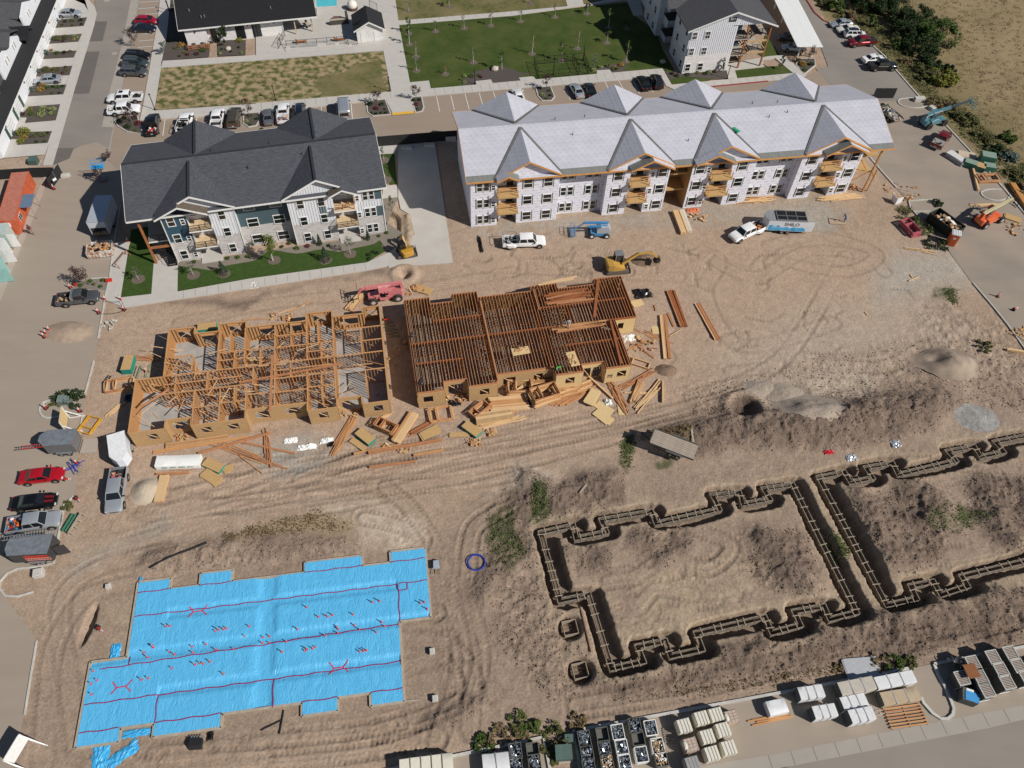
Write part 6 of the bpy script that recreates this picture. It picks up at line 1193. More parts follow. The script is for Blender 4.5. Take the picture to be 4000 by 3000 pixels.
load('h','black tool box across the front of the white pickup bed',[DTRIM],5,-1.1,-.8,.75,.3)
load('ae','dark tools heaped at the tailgate of the maroon pickup',[RAG,GREYM],10,-2.6,-2.1,1.2,.2)
def tyres_pile(key):
 c=V[key];t=thing('tyre_pile','pile of black tyres on the white utility truck','tyres',c.location,c.rotation_euler.z)
 for k in range(12):
  m=MB();R,r=.33,.12;rings=[]
  for i in range(12):
   th=2*math.pi*i/12;rings.append([((R+r*mc(p_))*mc(th),(R+r*mc(p_))*ms(th),r*ms(p_)) for p_ in np.linspace(0,2*math.pi,7)[:-1]])
  rings.append(rings[0]);m.loft(rings,cap=False);o=m.obj('tyre',RUBBER,t,(ru(-2.7,-.3),ru(-.6,.6),.85+.16*(k//3)),0);o.rotation_euler=(ru(-.9,.9),ru(-.9,.9),0)
tyres_pile('k')
def rack(key,x0,x1,z=1.75,m_=GREYM):
 t=V[key];b=MB()
 for x in(x0,x1):
  for s in(-1,1):b.tube((x,s*.92,1.15),(x,s*.92,z),.035,5)
  b.tube((x,-.92,z),(x,.92,z),.035,5)
 for s in(-1,1):b.tube((x0,s*.92,z),(x1,s*.92,z),.035,5)
 b.obj('ladder_rack',m_,t)
rack('ag',-3.1,-1.1,1.9);rack('o',-2.8,-.6,1.9,WHITEG);rack('k',-2.8,-.4,1.7,WHITEG);rack('af',-.55,-.35,1.8,STEEL)
m=MB();m.box(-.65,-.3,-.9,.9,1.18,1.7);m.obj('headache_rack',STEEL,V['af']);m=MB();m.box(-.92,-.45,-.95,.95,1.175,1.45);m.obj('tool_box',STEEL,V['al'])
#  PLANTS
random.seed(11)
def leafmat(nm,c,c2):return mat('leaves_'+nm,c,.75,c2=c2,scale=1.6,amt=1,spec=.2)
LV={'green':leafmat('green',(.075,.12,.022),(.028,.055,.010)),'dark':leafmat('dark',(.030,.055,.014),(.012,.024,.007)),'purple':leafmat('purple',(.085,.040,.038),(.035,.018,.020)),'yellow':leafmat('yellow',(.22,.20,.03),(.09,.12,.02)),'gold':leafmat('gold',(.35,.20,.04),(.18,.13,.03)),'blue':leafmat('blue',(.12,.16,.14),(.06,.09,.08)),'birch':leafmat('birch',(.15,.17,.035),(.06,.09,.018)),'sparse':leafmat('sparse',(.12,.14,.08),(.06,.07,.04)),'red':leafmat('red',(.16,.03,.035),(.07,.015,.02)),'varieg':leafmat('variegated',(.30,.33,.14),(.10,.14,.04)),'dry':leafmat('dry',(.22,.16,.08),(.12,.085,.045)),'dead':leafmat('dead',(.25,.12,.06),(.13,.07,.04)),'grass':leafmat('grass',(.10,.13,.03),(.05,.07,.02)),'olive':leafmat('olive',(.13,.13,.045),(.055,.06,.02)),'spruce':leafmat('spruce',(.035,.07,.035),(.015,.035,.018))}
BARK=mat('bark',(.20,.15,.11),.9,c2=(.12,.09,.07),scale=5);BARKW=mat('pale_bark',(.50,.46,.42),.9,c2=(.35,.32,.29),scale=5)
def leaf(b,p,s,up=.3):
 a=ru(0,6.28);t=ru(-1.1,1.1);u=Vector((mc(a),ms(a),0));v=Vector((-ms(a)*mc(t),mc(a)*mc(t),ms(t)))
 u*=s*.5;v*=s*.5;b.face([p-u-v*.4,p-u*.1-v,p+u+v*.1,p+u*.1+v])
def clumps(b,cs,n,s):
 for c,r in cs:
  for k in range(int(n)):
   d=Vector((random.gauss(0,1),random.gauss(0,1),random.gauss(0,1))).normalized()*r*random.random()**.4;leaf(b,Vector(c)+Vector((d.x,d.y,d.z*.85)),s*ru(.6,1.3))
def tree(p,h,cw,kind,label,group=None,name='young_tree',bark=None,dens=1.,trunks=1,base=.35,stakes=False,leafs=.17,cat='tree',ncl=16):
 t=thing(name,label,cat,p,ru(0,6),group);bark=bark or BARK;tb=MB();cs=[]
 for k in range(trunks):
  off=Vector((ru(-.25,.25),ru(-.25,.25),0)) if trunks>1 else Vector((0,0,0));lean=Vector((ru(-.15,.15),ru(-.15,.15),0));top=off+lean+Vector((0,0,h*.9));r0=.02*h
  tb.tube(off-Vector((0,0,.15)),off.lerp(top,.5),r0,6,0,r0*.6);tb.tube(off.lerp(top,.5),top,r0*.6,5,0,r0*.2)
  for j in range(8):
   f=base+(.95-base)*j/8;st=off.lerp(top,f);a=ru(0,6.28);l=cw*.5*(1-.55*max(0,(f-.45)*1.6))*ru(.6,1);e=st+Vector((mc(a)*l,ms(a)*l,l*.9));tb.tube(st,e,r0*.35,4,0,r0*.1)
   cs.append((e,cw*.17));cs.append((st.lerp(e,.6),cw*.15))
  cs.append((top,cw*.16))
 tb.obj('trunk',bark,t);cb=MB();clumps(cb,random.sample(cs,min(len(cs),ncl*trunks)),26*dens*(cw/2),leafs)
 if cb.v:cb.obj('crown',LV[kind],t)
 return t
RING=mat('mulch_ring',(.17,.13,.10),.95,c2=(.10,.08,.065),scale=9)
def ring(p,r,z=.115,parent=None):
 pts=[(p.x+r*mc(k/14*6.283)*ru(.92,1.05),p.y+r*ms(k/14*6.283)*ru(.92,1.05)) for k in range(14)];sheet('planting_bed',pts,z,RING)
gl='young trees on the north lawn'
NL=[(1,0,1320,95,3.2,'sparse','thin young tree left of the path end at the top of the lawn'),(1,0,1325,385,4.4,'dark','tall narrow dark tree beside the wide concrete walk, first below the path'),(1,0,1320,290,3.6,'green','narrow green tree beside the walk close to the path end'),(1,0,1382,490,3.4,'sparse','greyish young tree by the walk, middle of that row'),(1,0,1388,612,3.6,'sparse','greyish young tree by the walk, lowest of that row'),(1,0,1552,272,2.6,'sparse','staked bare-leaved tree below the path, nearest the wide walk'),(1,0,1800,245,3.0,'sparse','staked bare-leaved tree below the path, second from the wide walk'),(1,0,2030,222,3.2,'sparse','staked bare-leaved tree below the path, third from the wide walk'),(2,0,75,185,3.0,'sparse','staked bare-leaved tree below the path, fourth from the wide walk'),(2,0,372,148,2.8,'sparse','staked bare-leaved tree below the path, nearest the path fork'),(2,0,648,118,2.2,'dark','small dark evergreen tree just under the path fork'),(1,0,1880,540,3.4,'sparse','leafless pale tree standing alone mid lawn'),(1,0,1637,640,1.6,'dead','small reddish dying tree in a round bed'),(1,0,2125,600,4.2,'green','bright green slim tree behind the pale boulder'),(2,0,172,465,4.2,'dead','bare tree with reddish leaves left of the fenced pen'),(2,0,425,525,4.4,'green','green tree growing behind the fenced pen'),(2,0,565,420,4.0,'dead','bare pale tree to the upper right of the fenced pen'),(2,0,835,240,4.2,'green','bright green tree at the edge of the building shade, upper one'),(2,0,985,530,4.6,'green','bright green tree at the edge of the building shade, lower one'),(2,0,820,370,2.6,'olive','drooping olive tree between the two bright green trees'),(2,0,990,245,1.5,'green','small sunlit green tree in the deep building shade'),(1,0,1670,60,2.4,'green','green tree at the top edge above the path'),(2,0,160,30,1.6,'sparse','thin tree at the top edge between the path and the frame')]
for c,r,x,y,h,k,lb in NL:
 p=q(c,r,x,y,.05);tree(p,h,1.1 if k in('sparse','dead') else 1.5,k,lb,gl,bark=BARKW,dens=.7 if k=='sparse' else(.4 if k=='dead' else 1.6),base=.3,leafs=.13)
 ring(p,.75,.056)
gp='purple-leaved trees in the parking islands'
for c,r,x,y,h,w_,k,lb,z in[(0,0,1165,395,3.4,2.8,'purple','purple-leaved tree between the navy sedan and the black car',.02),(0,0,1150,1075,3.2,2.8,'purple','purple-leaved tree in the kerbed corner bed by the white pickups',.12),(0,0,2155,1010,3.6,2.4,'purple','purple-leaved tree in the island between the bronze pickup and grey sedan',.12),(1,0,1052,905,2.8,2.0,'purple','dense purple-leaved tree left of the yellow ramp',.12),(1,0,1385,870,3.0,2.0,'purple','open purple-leaved tree right of the yellow ramp',.12),(2,0,300,770,3.0,1.9,'purple','purple-leaved tree in the island behind the pale roof',.12),(3,0,340,540,3.2,2.4,'purple','purple-leaved tree at the carport end',.12),(0,1,770,800,3.0,3.2,'purple','leaning purple-leaved tree above the dark grey pickup',.08),(0,0,950,1390,1.6,1.6,'purple','small purple-leaved tree by the road left of the dark roof',.05),(0,0,880,1560,3.0,2.0,'purple','purple-leaved tree in the shaded corner beside the blue lift',.05)]:
 tree(q(c,r,x,y,z),h,w_,k,lb,gp,dens=.8,leafs=.17,base=.3,ncl=17)
gs='small trees round the dark-roofed building'
for c,r,x,y,h,w_,k,lb,rg in[(0,1,1195,755,2.6,1.4,'sparse','thin young tree on the small left lawn panel',1),(0,1,1672,720,2.6,1.3,'sparse','thin young tree on the long lawn near the entrance walk',1),(0,1,1935,705,2.4,1.5,'spruce','small conical spruce on the long lawn below the first balcony',1),(1,1,160,590,5.2,2.6,'birch','twin-trunked birch with yellowing leaves on the long lawn',1),(1,1,603,590,2.6,1.6,'spruce','conical spruce on the long lawn right of the birch',1),(1,1,815,535,3.4,1.7,'sparse','bare-leaved tree in front of the right balcony stack',1),(1,0,1105,1385,2.8,1.1,'sparse','thin tree beside the driveway, upper one',1),(1,0,1125,1555,3.6,1.0,'green','thin green tree beside the driveway, lower one',1),(1,1,1170,160,3.0,.9,'green','slim green shrub tree behind the utility trench',0),(1,1,552,455,2.0,.8,'spruce','narrow columnar juniper against the right stone wall',0),(1,1,970,410,1.8,.7,'spruce','narrow columnar juniper right of the patio slab',0),(0,1,2190,500,1.4,1.3,'sparse','grey bush where the left gable wall meets the recess',0)]:
 p=q(c,r,x,y,.1)
 if k=='spruce':
  t=thing('conifer',lb,'conifer',p,0,gs);tb=MB();tb.tube((0,0,-.1),(0,0,h*.9),.05,5);tb.obj('trunk',BARK,t);cb=MB()
  for i in range(int(420*h/2.4)):f=random.random()**1.3;rr=w_*.5*(1-f)**.8*ru(.55,1.05);a=ru(0,6.28);leaf(cb,Vector((rr*mc(a),rr*ms(a),.1+f*h)),.15)
  cb.obj('crown',LV['spruce'],t)
 else:tree(p,h,w_,k,lb,gs,bark=BARKW if k in('birch','sparse') else BARK,dens=.7 if k=='sparse' else 1.1,trunks=2 if k=='birch' else 1,leafs=.13 if k!='birch' else.18,ncl=18)
 if rg:ring(p,.95,.106)
tree(FC.w(6.7,-1.0,.1),3.6,2.2,'dark','dark leafy tree in front of the clubhouse windows',None,dens=2.2,base=.15);tree(q(2,0,1810,620,.1),3.0,1.0,'dark','dark narrow tree at the corner by the open stairs',None,dens=2.,base=.1);tree(q(3,0,105,600,.08),3.0,1.2,'dark','narrow dark tree on the small lawn panel by the carport walk',None,dens=1.6,base=.2)
tree(q(0,0,1430,470,.1),2.6,1.8,'blue','bluish spruce sapling in the bed left of the clubhouse',None,dens=1.1,base=.1);tree(q(2,0,705,590,.08),3.2,1.0,'blue','bluish sapling right of the fenced pen',None,dens=1.,base=.1)
def shrub(p,r,kind,label,group,hgt=.8,dens=1.):
 b=MB();n_=int(75*dens*max(1,r/.5)**1.6)
 for k in range(n_):
  d=Vector((random.gauss(0,1),random.gauss(0,1),abs(random.gauss(0,1)))).normalized()*r*ru(.55,1.05);leaf(b,Vector((d.x,d.y,d.z*hgt+.05)),.15+.1*r)
 o=b.obj('shrub',LV[kind],None,p,ru(0,6));tag(o,label,'shrub',group);return o
bedn=['topmost','second','third','fourth','fifth','sixth','lowest']
CW_={'yellow':'yellow green','dark':'dark green','green':'green','blue':'blue grey','varieg':'pale variegated','gold':'golden','olive':'olive green','red':'reddish','dry':'dry brown','purple':'purple'}
used=set()
def shr(lst,where,group,z=.13):
 for i,(c,r,x,y,rad,k) in enumerate(lst):
  size='tiny' if rad<.3 else('small' if rad<.45 else('medium' if rad<.65 else 'large'));lb=None
  pos=['at the left end','near the left end','left of the middle','in the middle','right of the middle','near the right end','at the right end','on the upper side','on the lower side','in the lower corner','in the upper corner']
  xs=sorted(a[2] for a in lst);rk=xs.index(x)/max(1,len(xs)-1);ypos='upper' if y<sum(a[3] for a in lst)/len(lst) else 'lower'
  ordn=['first','second','third','fourth','fifth','sixth','seventh','eighth','ninth','tenth','eleventh','twelfth']
  n_=sorted(lst,key=lambda a:(a[2],a[3])).index(lst[i]);lb=f"{size} {CW_[k]} shrub, {ordn[min(n_, 11)]} from the left {where}"
  if lb in used:lb=f"{ypos} {lb}"
  used.add(lb);shrub(q(c,r,x,y,z),rad,k,lb,group)
BS=[[(485,185,.75,'blue'),(563,190,.4,'dark'),(625,183,.45,'green'),(700,178,.5,'dark'),(535,218,.3,'olive'),(625,222,.25,'green'),(705,212,.3,'dark')],[(420,345,.6,'blue'),(495,340,.85,'olive'),(570,330,.75,'olive'),(655,325,.6,'varieg'),(545,358,.3,'purple'),(640,350,.3,'gold')],[(390,465,.8,'blue'),(445,440,.4,'gold'),(492,462,.55,'green'),(557,457,.45,'dark'),(607,450,.4,'olive')],[(325,622,.65,'blue'),(400,610,.85,'olive'),(482,610,.75,'olive'),(568,582,.3,'purple'),(575,605,.4,'olive'),(543,632,.3,'purple')],[(265,780,.8,'blue'),(352,780,.7,'gold'),(370,735,.5,'gold'),(412,760,.5,'green'),(458,752,.3,'dark'),(502,757,.45,'green'),(540,748,.3,'dark'),(450,806,.25,'green'),(513,806,.25,'dark')],[(272,948,.55,'yellow'),(272,988,.55,'green'),(370,950,.75,'varieg'),(360,995,.75,'varieg'),(455,950,.65,'varieg'),(448,988,.5,'varieg'),(195,990,.5,'purple')],[(205,1150,1.1,'yellow'),(130,1155,.6,'blue'),(210,1195,.55,'gold'),(183,1225,.65,'yellow'),(283,1180,.5,'olive'),(375,1170,.55,'olive'),(325,1157,.25,'green'),(410,1152,.3,'dark'),(315,1227,.25,'dark'),(385,1222,.3,'green')]]
for i,l in enumerate(BS):shr([(0,0,*a) for a in l],f"in the {bedn[i]} driveway bed",'shrubs in the driveway beds',.14)
shr([(0,0,*a) for a in[(1570,395,.7,'gold'),(1520,420,.5,'olive'),(1450,352,.35,'green'),(1525,352,.5,'olive'),(1765,400,.6,'yellow'),(1755,440,.65,'green'),(1620,475,.45,'red'),(1700,470,.5,'purple'),(1590,455,.3,'olive'),(1550,487,.25,'dark'),(1500,50,.4,'green'),(1498,90,.45,'red')]],'in the bed left of the clubhouse','shrubs in the clubhouse beds',.12)
shr([(0,0,*a) for a in[(1885,350,.7,'dark'),(2070,355,.7,'yellow'),(1917,427,.25,'dark'),(1996,448,.25,'dark'),(2062,413,.25,'dark'),(1905,468,.35,'varieg'),(2088,458,.35,'varieg')]],'in the bed before the clubhouse windows','shrubs in the clubhouse beds',.12)
shr([(0,0,*a) for a in[(1035,1055,.55,'dark'),(1105,1100,.65,'dark'),(1195,1070,.65,'red'),(1165,1020,.5,'purple'),(1075,1020,.45,'green'),(1168,1128,.25,'green')]],'in the kerbed corner bed','shrubs in the parking islands',.12)
shr([(0,0,2130,1050,.4,'varieg'),(0,0,2165,1080,.3,'green'),(1,0,5,1030,.3,'dark'),(1,0,50,1118,.3,'green'),(0,0,2160,1000,.4,'green')],'around the island by the grey sedan','shrubs in the parking islands',.12)
shr([(1,0,*a) for a in[(985,905,.55,'dark'),(1085,905,.5,'dark'),(1040,940,.55,'red'),(1117,945,.25,'green'),(1002,978,.28,'green'),(1040,985,.28,'dark'),(1085,975,.28,'green'),(1123,975,.28,'dark')]],'in the island left of the yellow ramp','shrubs in the parking islands',.12)
shr([(1,0,*a) for a in[(1360,870,.35,'dark'),(1410,865,.35,'dark'),(1385,905,.45,'red'),(1398,943,.3,'green')]],'in the island right of the yellow ramp','shrubs in the parking islands',.12)
shr([(2,0,*a) for a in[(240,765,.5,'dark'),(265,825,.55,'varieg'),(320,785,.28,'green'),(330,825,.28,'dark'),(300,855,.28,'green')]],'in the island behind the pale roof','shrubs in the parking islands',.12)
shr([(3,0,*a) for a in[(300,560,.8,'gold'),(260,530,.6,'dry'),(375,560,.6,'dark'),(315,610,.5,'green')]],'in the island at the carport end','shrubs in the parking islands',.12)
shr([(1,0,*a) for a in[(1800,660,.4,'varieg'),(1860,665,.5,'green'),(1930,655,.4,'olive'),(1805,715,.35,'varieg'),(1945,670,.3,'red')]],'beside the dark gravel bed','shrubs on the north lawn edge',.08)
shr([(2,0,*a) for a in[(705,615,.6,'varieg'),(765,585,.5,'varieg'),(830,575,.5,'olive'),(885,590,.5,'gold'),(945,565,.6,'gold'),(870,605,.4,'green'),(905,600,.4,'green')]],'in the bed right of the fenced pen','shrubs on the north lawn edge',.08)
shr([(2,0,*a) for a in[(1385,640,.45,'purple'),(1425,660,.45,'dark'),(1515,648,.5,'dark'),(1600,630,.4,'yellow'),(1670,640,.5,'dark'),(1705,625,.55,'varieg'),(1748,620,.6,'purple')]],'before the white apartment end','shrubs by the white apartment end',.09)
shr([(0,1,*a) for a in[(780,775,.35,'green'),(890,765,.35,'green'),(810,800,.25,'olive'),(870,820,.3,'green'),(700,810,.35,'green'),(1680,607,.35,'green'),(1968,575,.35,'green'),(2055,568,.35,'green'),(2140,560,.35,'green')]],'in the gravel bed at the left gable','shrubs round the dark-roofed building',.07)
shr([(1,1,*a) for a in[(225,475,.25,'dark'),(290,445,.3,'green'),(350,490,.4,'green'),(445,470,.4,'red'),(625,467,.25,'dark'),(1060,383,.25,'green'),(1130,355,.3,'green'),(972,548,.35,'dark'),(1042,530,.35,'dark'),(1012,522,.3,'dark'),(980,582,.35,'dark')]],'in the bed below the right gable','shrubs round the dark-roofed building',.07)
def bush(p,r,h,kind,label,group,name='bush',dens=1.,ls=.34):
 t=thing(name,label,'bush' if h<3 else 'tree',p,ru(0,6),group);tb=MB();cs=[]
 for j in range(7):a=ru(0,6.28);e=Vector((mc(a)*r*.6*random.random(),ms(a)*r*.6*random.random(),h*ru(.5,.8)));tb.tube((0,0,-.2),e,.06,4,0,.03)
 tb.obj('trunk',BARK,t);cb=MB()
 for j in range(int(12+r*5)):
  a=ru(0,6.28);rr=r*math.sqrt(random.random());z=h*(.25+.75*random.random())*(1-.45*(rr/r)**2);cs.append((Vector((rr*mc(a),rr*ms(a),z*.85)),r*.24*ru(.7,1.2)))
 clumps(cb,cs,42*dens*max(1,r/2),ls);cb.obj('crown',LV[kind],t);return t
gt='trees and bushes of the roadside thicket'
for c,r,x,y,rr,h,k,lb in[(3,0,950,30,5.,5,'dark','broad dark tree at the top edge of the thicket'),(3,0,1060,130,4.6,5,'dark','dark tree just above the middle of the thicket'),(3,0,800,60,4.2,4,'dark','dark bush left of the thicket top, near the road kerb'),(3,0,1290,210,4.2,5,'dark','rounded dark tree reaching into the dry field'),(3,0,1200,330,4.,4.5,'dark','dark tree in the thicket centre behind the red pickup'),(3,0,1440,350,4.6,5.5,'green','large green tree bulging over the dry field'),(3,0,1320,450,3.8,4.5,'dark','dark tree below the large green one'),(3,0,1150,230,3.6,4,'dark','dark bush filling the gap in the upper thicket'),(3,0,1400,560,2.8,3,'dark','dark bush at the lower end of the tall thicket'),(3,0,1500,690,3.2,2.8,'yellow','yellow green bush below the tall thicket'),(3,0,1380,680,2.4,2.2,'olive','olive bush left of the yellow green one'),(3,0,1330,610,2.0,2.,'olive','olive bush opposite the black covered pickup'),(3,0,1560,610,1.4,2.,'dark','small dark bush alone at the field edge'),(3,0,590,90,2.4,3,'green','green bush near the red kerb'),(3,0,500,40,2.4,1.8,'olive','olive weeds bush at the red kerb top'),(3,0,880,220,1.4,3.4,'green','slim bright green tree behind the cream sedan'),(3,0,1090,410,1.3,3.,'green','slim bright green tree opposite the white sedan'),(3,0,700,150,2.,1.4,'dry','dry brown bush above the silver sedan'),(3,0,1700,1040,2.6,2.,'olive','olive bush under the teal telehandler boom'),(3,0,1430,900,1.8,1.2,'dry','dry bush beside the concrete block'),(3,0,1590,920,1.6,1.,'dry','dry bush left of the telehandler boom tip'),(3,0,2080,1190,2.,1.4,'green','low green bush at the right edge'),(3,0,1850,1190,2.2,1.3,'olive','olive bush beyond the maroon pickup'),(3,0,2070,1350,2.,1.3,'blue','blue grey bush right of the green crates'),(3,0,1960,1300,2.,1.2,'dark','dark low bush beside the kerb near the crates'),(3,0,2150,1520,2.4,1.2,'olive','olive grass clump in the lower right verge'),(3,0,1180,530,1.4,1.,'dry','dry bush just right of the black covered pickup'),(3,0,2180,1640,2.,1.2,'dry','dry tall grass clump by the beam stacks')]:
 g=q(c,r,x,y,0);g.z=hz(g.x,g.y)-.1;bush(g,rr*.85,h*.85,k,lb,gt,dens=1.5,ls=.3)
gw='weedy bushes on the site'
for c,r,x,y,rr,h,k,lb in[(0,2,540,110,1.1,.9,'dark','dark weed bush left of the grey utility box'),(0,2,670,130,1.5,1.3,'dark','dark weed bush right of the grey utility box'),(0,2,465,180,.8,.6,'olive','olive weeds in the small curved island'),(3,1,1180,190,1.8,.7,'olive','olive weeds left of the black dumpster'),(3,1,1330,310,2.,.9,'grass','green weeds beside the pink scaffold frames'),(3,1,1450,470,1.6,.9,'dark','dark weeds left of the orange toilet'),(3,1,1460,100,1.0,.8,'dark','dark weed bush in the east road island'),(3,1,1850,1340,1.2,.8,'olive','weed clump right of the big sand pile'),(1,3,1970,1460,1.0,.7,'green','green weed clump above the shingle pallets'),(1,3,2100,1390,1.1,.7,'dry','dry weed clump by the bottom kerb'),(2,3,60,1280,1.2,.7,'grass','green weeds at the bottom kerb corner'),(2,3,200,1320,1.2,.7,'grass','grey green weeds left of the green utility box'),(2,3,370,1420,1.5,.9,'olive','rounded olive bush above the green utility box'),(2,3,60,1370,.9,.6,'dry','dry golden weed clump near the bins'),(2,3,560,1270,1.0,.5,'dry','dry weeds above the bin row'),(2,3,350,1540,1.,.6,'olive','olive weeds left of the metal bins'),(3,3,1080,770,1.1,.8,'green','bright green weed bush behind the wrapped pallets'),(3,3,960,750,1.,.6,'dry','dry weeds left of the bright green weed bush'),(3,3,1210,750,.9,.6,'olive','olive weeds right of the bright green weed bush'),(3,3,620,815,.8,.5,'dry','dry weeds left of the grey flat pallet'),(0,2,590,1060,.7,.5,'olive','weeds by the kerb corner below the red cone')]:
 g=q(c,r,x,y,0);g.z=hz(g.x,g.y)-.03;bush(g,rr,h,k,lb,gw,name='weed_bush',dens=.8,ls=.2)
def scatter(name,polys,n,mk,s,label):
 b=MB()
 for poly in polys:
  P=P4(poly);xs=[p[0] for p in P];ys=[p[1] for p in P];k=0;cen=[]
  while k<n:
   x,y=ru(min(xs),max(xs)),ru(min(ys),max(ys));ins=False
   for i in range(len(P)):
    (x1,y1),(x2,y2)=P[i],P[(i+1)%len(P)]
    if(y1>y)!=(y2>y) and x<(x2-x1)*(y-y1)/(y2-y1)+x1:ins=not ins
   if ins:
    for j in range(7):xx,yy=x+random.gauss(0,.28),y+random.gauss(0,.28);leaf(b,Vector((xx,yy,hz(xx,yy)+ru(.02,.16))),s)
    k+=1
   else:k+=.05
 o=b.obj(name,LV[mk]);tag(o,label,'weeds',None,'stuff')
scatter('weeds',[[(2080,1890),(2140,1900),(2150,2030),(2090,2030)],[(1900,2030),(2010,1990),(2060,2150),(2000,2220),(1930,2200)],[(3610,2000),(3700,1960),(3880,2010),(3800,2080),(3640,2070)],[(3230,2060),(3320,2150),(3290,2200)],[(2430,1720),(2480,1700),(2460,1830),(2440,1830)],[(3700,1120),(3750,1140),(3730,1190),(3690,1160)]],62,'grass',.17,'green weeds growing in patches over the churned ground')
scatter('dry_grass',[[(860,2090),(1240,1990),(1390,2060),(1100,2080),(900,2120)],[(2500,1710),(2700,1680),(2680,1740)],[(2320,2750),(3000,2640),(3700,2530),(3000,2680)]],150,'dry',.16,'dry yellowed grass in strips along the spoil banks')
scatter('field_grass',[[(3530,0),(4100,0),(4200,750),(3800,560),(3620,300)]],900,'dry',.2,'dry tufted grass across the field beyond the thicket')
scatter('verge_grass',[[(3600,380),(3715,475),(3960,750),(4080,850),(4200,800),(3720,380)],[(3250,60),(3420,170),(3590,370),(3700,420),(3560,200),(3360,20)]],700,'olive',.26,'olive verge grass between the kerb and the field')
b=MB();rr_=(rough*(1-soft))[(gx>-70)&(gx<75)][:,(gy>9)&(gy<72)];cgx=gx[(gx>-70)&(gx<75)];cgy=gy[(gy>9)&(gy<72)]
I_,J_=np.nonzero(rr_>.3);kk_=rng.permutation(len(I_))[:15000]
for i,j in zip(I_[kk_],J_[kk_]):
 x,y=cgx[i]+rng.normal(0,.08),cgy[j]+rng.normal(0,.08);s=.05+.13*rng.random()**3;z=hz(x,y);a=rng.random()*6;dx,dy=s*mc(a),s*ms(a);k=len(b.v)
 b.v+=[(x+dx,y+dy,z-.03),(x-dy,y+dx,z-.03),(x-dx,y-dy,z-.03),(x+dy,y-dx,z-.03),(x+dx*.2,y+dy*.3,z+s*.9)];b.f+=[(k,k+1,k+4),(k+1,k+2,k+4),(k+2,k+3,k+4),(k+3,k,k+4)];b.m+=[0]*4
o=b.obj('clods',mat('clod_earth',(.23,.175,.13),.95,c2=(.12,.09,.07),scale=.9,amt=.8));tag(o,'clods of dug earth and stones strewn over the churned ground','clods',None,'stuff')
